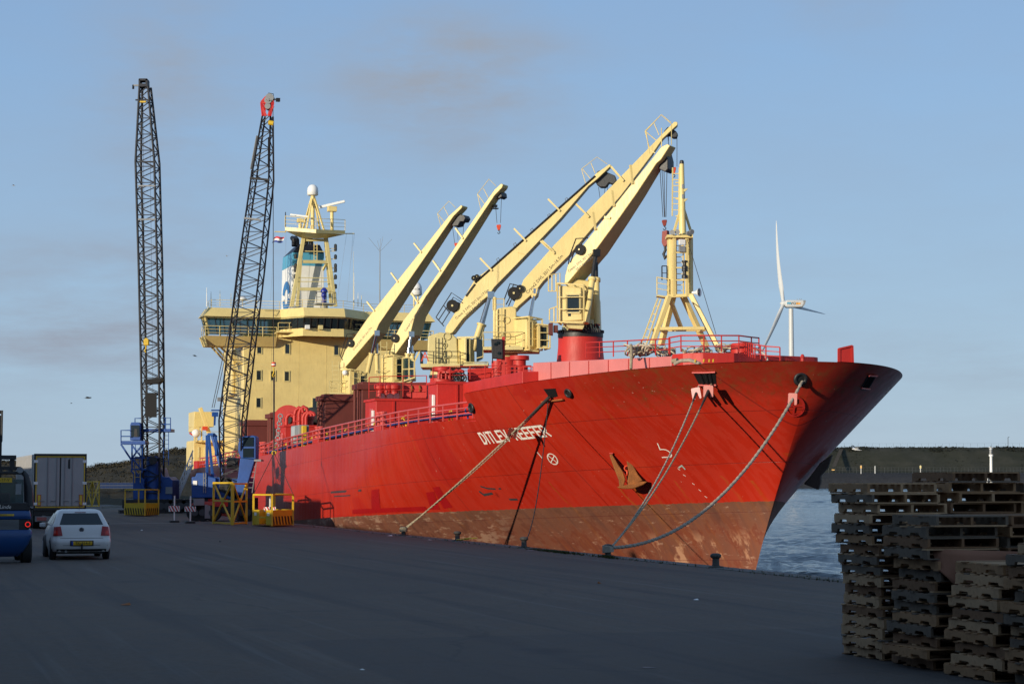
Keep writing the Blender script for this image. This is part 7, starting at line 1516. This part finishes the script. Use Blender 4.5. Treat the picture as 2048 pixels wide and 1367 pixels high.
def pallet(x, s, z, rot, tone, label, group, flip=False, skip=()):
    """x, s = near left corner in the quay frame"""
    root = bpy.data.objects.new('pallet', None); C.objects.link(root); root.location = world((x + PW / 2, s, z)); root.rotation_euler = (0, 0, TH + rot); tag(root, label, 'pallet', group)
    def put(me, nm, loc, rz=0.0):
        o = bpy.data.objects.new(nm, me); C.objects.link(o); o.parent = root; o.location = loc; o.rotation_euler = (0, 0, rz)
    pick = lambda: tone if prnd.random() < .7 else prnd.randrange(4)
    for k, xx in enumerate((-.48, 0, .48)):
        put(str_me[pick()], 'stringer', (xx + prnd.uniform(-.008, .008), 0, .017))
    n = 7
    for k in range(n):
        if ('t', k) in skip or prnd.random() < .05: continue
        put(top_me[pick()], 'deck_board', (prnd.uniform(-.02, .02), .055 + k * (PL - .11) / (n - 1) + prnd.uniform(-.01, .01), PH - .017), prnd.uniform(-.012, .012))
    for k in (0, 2, 3, 4, 6):
        put(bot_me[pick()], 'bottom_board', (prnd.uniform(-.02, .02), .055 + k * (PL - .11) / 6, 0), prnd.uniform(-.01, .01))
    return root
GP = 'wooden pallets piled at the quay'
def ordw(i, n):
    if i == 0: return 'bottom pallet'
    if i == n - 1: return 'top pallet'
    if i == n - 2: return 'pallet second from the top'
    if i == 1: return 'pallet second from the bottom'
    W_ = ['zeroth', 'first', 'second', 'third', 'fourth', 'fifth', 'sixth', 'seventh', 'eighth', 'ninth', 'tenth', 'eleventh', 'twelfth', 'thirteenth', 'fourteenth', 'fifteenth', 'sixteenth', 'seventeenth', 'eighteenth', 'nineteenth', 'twentieth']
    return W_[i + 1] + ' pallet from the ground'
tone_name = ['tan', 'pale', 'grey', 'brown']
def stack(x, s, n, where, tones=None, lean=0.0, jit=.04, offs=None, z0=0.006):
    z = z0
    for i in range(n):
        tn = tones[i % len(tones)] if tones else prnd.randrange(4)
        dx_, dy_ = prnd.gauss(0, jit) + lean * i, prnd.gauss(0, jit)
        if offs and i in offs: dx_ += offs[i]
        pallet(x + dx_, s + dy_, z, prnd.gauss(0, .02), tn, f'{tone_name[tn]} {ordw(i, n)} in the {where}', GP)
        z += PH + prnd.uniform(0, .004)
    return z
zA = stack(-9.40, 23.1, 17, 'left stack by the water', [1, 1, 1, 1, 0, 1, 3, 1, 1, 1, 3, 2, 2, 1, 1, 1, 1], jit=.035, offs={11: -.06, 12: -.10, 13: -.12, 14: -.10, 15: -.11, 16: -.12, 9: -.05, 10: -.06})
zE = stack(-8.30, 23.15, 18, 'tall stack right behind the left one', [0, 3, 0, 0, 1, 3, 3, 0], jit=.04)
zB = stack(-9.46, 21.68, 14, 'second stack with the brown sheet', [3, 0, 3, 2, 0, 2, 2, 3, 2, 0, 2, 3, 2, 2], jit=.05)
zF = stack(-8.38, 21.70, 14, 'inner stack behind the brown sheet', [3, 2, 0, 3, 2], jit=.05)
zC = stack(-9.44, 20.18, 10, 'low front stack under the brown sheet', [0, 1, 3, 0, 1, 2, 0, 1, 1, 1, 3], jit=.05)
zD = stack(-9.40, 18.95, 12, 'nearest stack at the right edge', [0, 3, 0, 3, 2, 2, 0, 2, 0, 3, 2, 0], jit=.05)
zG = stack(-8.36, 20.2, 12, 'stack hidden behind the low front one', [3, 0, 2], jit=.04)
zH = stack(-8.34, 18.95, 13, 'stack behind the nearest one', [3, 0, 2], jit=.04)
zI = stack(-7.25, 23.2, 17, 'far right stack of the back row', [3, 2, 0], jit=.04)
# brown cardboard sheet slipped between the stacks, bent over at its left
rows = []
for i in range(7):
    v = i / 6; rows.append([])
    for j in range(15):
        u = j / 14; x = -9.42 + 1.12 * u; y = 21.56 - .12 * (1 - v) + .02 * math.sin(u * 9 + v * 2)
        z = 1.02 + .46 * v - .04 * u
        if u < .16: f = (.16 - u) / .16; y += .16 * f; z = z * (1 - .5 * f) + (1.50 - .05 * f) * .5 * f
        rows[-1].append((x, y, z))
so = solo('cardboard_sheet', MB().grid(rows), paint('cardboard', (.26, .12, .07), .9, .08, .2, (.12, .07, .05)), 'bent brown cardboard sheet wedged between the pallet stacks', 'cardboard', smooth=60, recalc=False)
sm_ = so.modifiers.new('thickness', 'SOLIDIFY'); sm_.thickness = .006
# ================================================================ FAR THINGS
# wind turbine
YW = 900.0; wb = onY(1583, 720, YW)
wt = thing('wind_turbine', 'white three bladed wind turbine rising behind the ship bow', 'wind turbine', Vector((wb.x, wb.y, -2)))
kW = YW / F; tz = onY(1582, 617, YW)
wtp = paint('turbine_white', (.50, .51, .51), .45, .03, .05, scale=.1, bump=0)
obj('tower', MB().tube([Vector((tz.x, tz.y, -2)), tz], [7.2 * kW, 4.6 * kW], 28), wtp, wt, smooth=60)
nz = onY(1570, 607, YW - 3)
NQ = lambda px, py, dy: onY(px, py, YW + dy)
obj('nacelle', MB().prism([NQ(x, y, -2.2) for x, y in ((1571, 601), (1575, 599.5), (1607, 599.5), (1612, 601), (1610, 608), (1605, 614), (1575, 614), (1571, 612))], AW * 5), wtp, wt, bevel=.5, smooth=40)
obj('nacelle_vent', MB().prism([NQ(x, y, -2.26) for x, y in ((1606.5, 600), (1612, 600.5), (1610, 608), (1606, 613.5), (1604, 612), (1607, 606))], AW * 5.1), greyp, wt)
obj('nacelle_lettering', text_mb('WGH', 7.5 * kW, lambda u, v: NQ(1587, 606.6, -2.3) + RT * u + UP * v), blackink, wt, smooth=0, recalc=False)
obj('blue_mark', MB().prism([NQ(x, y, -2.3) for x, y in ((1574, 604.3), (1582, 604.3), (1582, 607.6), (1574, 607.6))], AW * .05), skyb, wt); obj('orange_mark', MB().prism([NQ(x, y, -2.3) for x, y in ((1592.5, 605), (1601, 605), (1601, 608.4), (1592.5, 608.4))], AW * .05), paint('orange_mark_paint', (.75, .35, .06), .5), wt)
hubc = NQ(1566, 606.5, 0); ax = RT
obj('hub', MB().tube([hubc + RT * 9 * kW, hubc + RT * 3 * kW, hubc - RT * 1 * kW, hubc - RT * 4.5 * kW, hubc - RT * 6 * kW], [5.2 * kW, 5.6 * kW, 5 * kW, 3 * kW, .5 * kW], 20), wtp, wt, smooth=60)
for px, py, dy, bow in ((1552.5, 440, 12, -6), (1651, 628, 33, -2), (1498, 750, -18, 6)):
    tip = NQ(px, py, dy); b0_ = hubc + RT * kW; d = tip - b0_; L = d.length; dn = d.normalized(); ch = dn.cross(AW).normalized() if abs(dn.dot(AW)) < .9 else dn.cross(UP).normalized()
    ch = (ch + AW * .8).normalized(); th_ = dn.cross(ch).normalized(); rings = []
    for k in range(17):
        u = k / 16; c = b0_ + d * u + RT * (bow * kW * (math.sin(u * math.pi) * .55)) + (RT * (-bow * .0))
        w_ = lin(u, [(0, .85), (.06, .85), (.2, 1.25), (.35, 1.0), (.7, .55), (.95, .25), (1, .04)]); t_ = lin(u, [(0, .85), (.06, .8), (.2, .45), (.5, .22), (1, .03)])
        rings.append([c + ch * w_ * math.cos(a) + th_ * t_ * math.sin(a) for a in [2 * math.pi * j / 10 for j in range(10)]])
    obj('blade', loft(rings), wtp, wt, smooth=60)
for px in (1595, 1600, 1603): obj('wind_vane', MB().tube([NQ(px, 600, 0), NQ(px - 1, 596.5, 0)], .1, 5), greyp, wt)
# white harbour light post with a gull on it
YP = 300.0; p0 = onY(1982, 968, YP); lp = thing('light_post', 'tall white harbour light post standing in the water by the pallets', 'post', Vector((p0.x, p0.y, -2)))
obj('post', MB().tube([Vector((p0.x, p0.y, -2)), onY(1982, 912, YP)], [.24, .20], 14), whitep, lp, smooth=60); obj('post_collar', MB().tube([onY(1982, 912, YP), onY(1982, 908, YP)], .32, 12), whitep, lp)
obj('lantern', MB().tube([onY(1981.5, 907, YP), onY(1981.5, 898, YP)], .22, 12), greyp, lp); obj('lantern_cap', MB().tube([onY(1981.5, 898, YP), onY(1981.5, 896, YP)], [.3, .1], 12), whitep, lp); obj('pile_base', MB().tube([Vector((p0.x, p0.y, -3)), Vector((p0.x, p0.y, -1.2))], .9, 16), conc, lp)
p1 = onY(1974.5, 968, 320); sp_ = thing('light_post', 'short white post left of the tall harbour light', 'post', Vector((p1.x, p1.y, -2))); obj('post', MB().tube([Vector((p1.x, p1.y, -2.5)), onY(1974.5, 947, 320)], .14, 10), whitep, sp_); obj('post_cap', MB().cbox(onY(1974.5, 946, 320), (.5, .3, .25)), whitep, sp_)
def bird(px, py, Y, span, label, mat, heading, flap, perched=False):
    c = onY(px, py, Y); th = thing('bird', label, 'bird', c)
    f = (RT * math.cos(heading) + UP * math.sin(heading) * .3 - AW * .2).normalized(); sd = f.cross(UP).normalized(); b_ = span
    pts = [c - f * b_ * .30, c - f * b_ * .14, c, c + f * b_ * .12, c + f * b_ * .20, c + f * b_ * .25]
    obj('body', MB().tube(pts, [b_ * .03, b_ * .055, b_ * .07, b_ * .05, b_ * .04, b_ * .008], 10), mat, th, smooth=60)
    obj('tail', MB().prism([c - f * b_ * .25 + sd * b_ * .02, c - f * b_ * .42 + sd * b_ * .08, c - f * b_ * .42 - sd * b_ * .08, c - f * b_ * .25 - sd * b_ * .02], UP * b_ * .01), mat, th)
    if not perched:
        for sg in (-1, 1):
            e = sd * sg; z1, z2 = UP * b_ * flap, UP * b_ * flap * 1.4
            obj('wing', MB().add([c + f * b_ * .1, c - f * b_ * .1, c + e * b_ * .25 + z1 - f * b_ * .12, c + e * b_ * .25 + z1 + f * b_ * .1, c + e * b_ * .5 + z2 - f * b_ * .1, c + e * b_ * .52 + z2 + f * b_ * .01], [(0, 1, 2, 3), (3, 2, 4, 5)]), mat, th, smooth=0, recalc=False)
    return th
crow = plain('crow_black', (.012, .012, .014), .6); gull = plain('gull_white', (.7, .7, .7), .6); gullg = plain('gull_grey', (.35, .36, .38), .6)
bird(177.5, 795, 70, .42, 'black crow flying in the sky left of the cranes', crow, .2, .06)
bird(1711, 898, 260, 2.0, 'white gull gliding before the dark dike', gull, 2.6, .12); bird(1981, 894.5, 300, 1.2, 'white gull perched on top of the light post', gull, 3.0, 0, True)
bird(389, 711, 140, .55, 'tiny dark bird beside the bridge wing', crow, 2.4, .05); bird(143, 806, 160, .3, 'tiny dark speck of a bird below the crow', crow, 0, .1); bird(28, 371, 150, .4, 'tiny bird high up at the left', gullg, .3, .1); bird(454, 512, 150, .3, 'tiny bird beside the leaning boom', gullg, .3, .1)
bird(2019, 690, 260, .9, 'tiny pale bird at the right', gullg, .4, .1) if False else None
# fence, signs on the dike road
YD_ = 1252.0; fz0 = 7.3
fe = thing('fence', 'long wire mesh fence along the foot of the dark dike', 'fence', dikept(pxX(1658, YD_), YD_, fz0))
steel = paint('galvanised_steel', (.065, .07, .072), .5)
zf_ = onY(1800, 934, YD_).z
n = 58; xs_ = [1656 + (2060 - 1656) * k / n for k in range(n + 1)]
for k, px in enumerate(xs_):
    p = Vector(dikept(pxX(px, YD_), YD_, fz0)); obj('fence_post', MB().beam(p, Vector((p.x, p.y, zf_)), .10 if k % 8 else .16), steel, fe)
for z in (zf_ - .1, (zf_ + fz0) / 2): obj('fence_rail', MB().beam(Vector(dikept(pxX(1656, YD_), YD_, z)), Vector(dikept(pxX(2060, YD_), YD_, z)), .08), steel, fe)
ofence = thing('fence', 'thin fence on the crest of the dike against the sky', 'fence', dikept(pxX(1690, 1330), 1330, 25))
for k in range(30): p = Vector(dikept(pxX(1660 + k * 14, 1332), 1332, 24)); obj('fence_post', MB().beam(p, Vector((p.x, p.y, 27.6)), .07), steel, ofence)
obj('fence_rail', MB().beam(Vector(dikept(pxX(1660, 1332), 1332, 27.5)), Vector(dikept(pxX(2066, 1332), 1332, 27.6)), .05), steel, ofence)
for px, mt, lab in ((1722, paint('sign_orange', (.75, .45, .15), .5), 'small orange sign on the fence of the dike road'), (1841, paint('sign_cream', (.7, .6, .3), .5), 'small cream sign on the fence left of the light post')):
    p = onY(px, 945, YD_ - 3); th = thing('road_sign', lab, 'sign', Vector((p.x, p.y, fz0))); obj('sign_post', MB().beam(Vector((p.x, p.y, fz0 - .5)), onY(px, 930, YD_ - 3), .3), whitep, th); obj('sign_plate', MB().prism([onY(px - 1.6, 936, YD_ - 3.3), onY(px + 1.6, 936, YD_ - 3.3), onY(px + 1.6, 930.5, YD_ - 3.3), onY(px - 1.6, 930.5, YD_ - 3.3)], AW * .2), mt, th)
p = onY(1666, 938, YD_ - 3); solo('road_sign', MB().prism([onY(x, y, YD_ - 3.3) for x, y in ((1663.5, 940), (1669, 940), (1669, 938), (1663.5, 938))], AW * .2), paint('sign_orange', (.75, .45, .15), .5), 'low orange plate at the left end of the dike fence', 'sign')
p = onY(1750, 944, YD_ - 2); th = thing('marker_post', 'white marker post between the two signs on the dike road', 'post', Vector((p.x, p.y, fz0))); obj('post', MB().beam(Vector((p.x, p.y, fz0 - .5)), onY(1750, 931, YD_ - 2), .35), whitep, th)
p = onY(2016, 888, 1335); th = thing('street_lamp', 'thin street lamp on the dike crest at the far right', 'lamp', Vector((p.x, p.y, 24))); obj('lamp_pole', MB().tube([Vector((p.x, p.y, 24)), onY(2016, 874, 1335), onY(2018.5, 873, 1335)], .2, 6), steel, th)
st_ = MB(); 
for k in range(24):
    u = k / 23; a = onY(1668 + 14 * u, 932 - 33 * u, 1262 + 52 * u); st_.cbox(a - AW * .4 + UP * .2, (2.2, 1.6, .8), (RT, AW, UP))
tag(obj('dike_stairs', st_, stonem), kind='structure')
# solar panels at the foot of the dune
pan = paint('solar_cell', (.012, .025, .085), .45, .1, .05, bump=0, spec=.2); alu = paint('panel_frame', (.07, .08, .10), .6)
YS = 232.0; sa = thing('solar_array', 'rows of blue solar panels at the foot of the dark dune', 'solar panels', onY(240, 976, YS))
for r in range(2):
    for k in range(10):
        px0 = 195 + k * 8.2; px1 = px0 + 8.0; y0, y1 = (976, 970.5) if r == 0 else (970, 964.5)
        q = [onY(px0, y0, YS + r), onY(px1, y0, YS + r), onY(px1, y1, YS + r + .9), onY(px0, y1, YS + r + .9)]
        sp2 = obj('solar_panel', MB().prism(q, -AW * .03), pan, sa); fr = MB()
        for a, b_ in zip(q, q[1:] + q[:1]): fr.beam(a - AW * .05, b_ - AW * .05, .03)
        obj('panel_frame', fr, alu, sp2)
for k in range(6): a = onY(200 + k * 16, 976, YS + .3); obj('panel_leg', MB().beam(Vector((a.x, a.y, .3)), a + UP * .1, .05), blackp, sa)
# pale kerb / road edge and dark grass strip at the end of the quay
kb = paint('pale_kerb', (.11, .10, .08), .8); KB = [onZ(x, y) for x, y in ((205, 1016), (250, 1012.5), (300, 1009), (345, 1006.5), (430, 1003))]
mb = MB(); wv = Vector((.0, .22, 0)); mb.add([p for a in KB for p in (a + UP * .02, a + wv + UP * .14, a + wv * 2 + UP * .14, a + wv * 2 + UP * .02)], [(4 * i + j, 4 * i + j + 1, 4 * i + j + 5, 4 * i + j + 4) for i in range(len(KB) - 1) for j in range(3)])
tag(obj('kerb', mb, kb, smooth=20), kind='structure')
mb = MB(); a, b_ = onZ(210, 1047), onZ(520, 1043); mb.add([a + UP * .004, b_ + UP * .004, b_ + UP * .004 + AW * .5, a + UP * .004 + AW * .5], [(0, 1, 2, 3)]); tag(obj('painted_line', mb, paint('road_line', (.30, .29, .27), .8, .2, .5)), kind='structure')
# grass tufts, moss and litter by the edge
rnd = random.Random(17); mb = MB()
for k in range(900):
    px = rnd.choice([rnd.gauss(1130, 28), rnd.gauss(1216, 8), rnd.uniform(600, 1700), rnd.gauss(1100, 20)]); p = onT(px, HZ + .1014 * (px + 245), -.62 + rnd.gauss(0, .10)); p.z = .0
    for j in range(3):
        a = rnd.uniform(0, 6.28); h = rnd.uniform(.03, .09); e = Vector((math.cos(a), math.sin(a), 0)); mb.add([p - e * .012, p + e * .012, p + e.cross(UP) * .04 + UP * h], [(0, 1, 2)])
tag(obj('edge_grass', mb, veg('edge_grass_blades', (.035, .045, .012), (.06, .06, .02), (.03, .03, .012), .5, 2, 0), smooth=0, recalc=False), kind='stuff')
LIT = [(252, 1209, .30, .05, 'brown splinter of wood lying on the dark asphalt', rustm), (1199, 1166, .13, .05, 'small brown scrap on the asphalt in midfield', rustm), (725, 1339, .08, .02, 'white paper scrap near the bottom edge', whitep), (1393, 1199, .14, .03, 'crumpled white paper before the bow', whitep), (440, 1083, .14, .06, 'dark lump on the asphalt right of the car', blackp), (283, 1060, .14, .04, 'pale scrap on the asphalt right of the car', whitep), (860, 1079, .22, .02, 'pale flattened scrap by the quay edge', whitep), (780, 1071, .3, .04, 'white debris beside the farthest bollard', whitep), (1298, 1335, .2, .01, 'dark oil rag near the bottom right', blackp), (1062, 1100, .3, .015, 'pale strip by the middle bollard', greyp)]
for px, py, w_, h_, lab, mt in LIT:
    p = onZ(px, py, 0); ax_ = rnd.uniform(0, 3); mb = MB(); P_ = [p + Vector((math.cos(ax_ + k * 1.05) * w_ * rnd.uniform(.3, .55), math.sin(ax_ + k * 1.05) * w_ * rnd.uniform(.3, .8), .006)) for k in range(6)]
    mb.add(P_ + [p + UP * h_ + Vector((rnd.uniform(-.3, .3) * w_, 0, 0))], [(i, (i + 1) % 6, 6) for i in range(6)]); solo('litter', mb, mt, lab, 'litter', smooth=0, recalc=False)
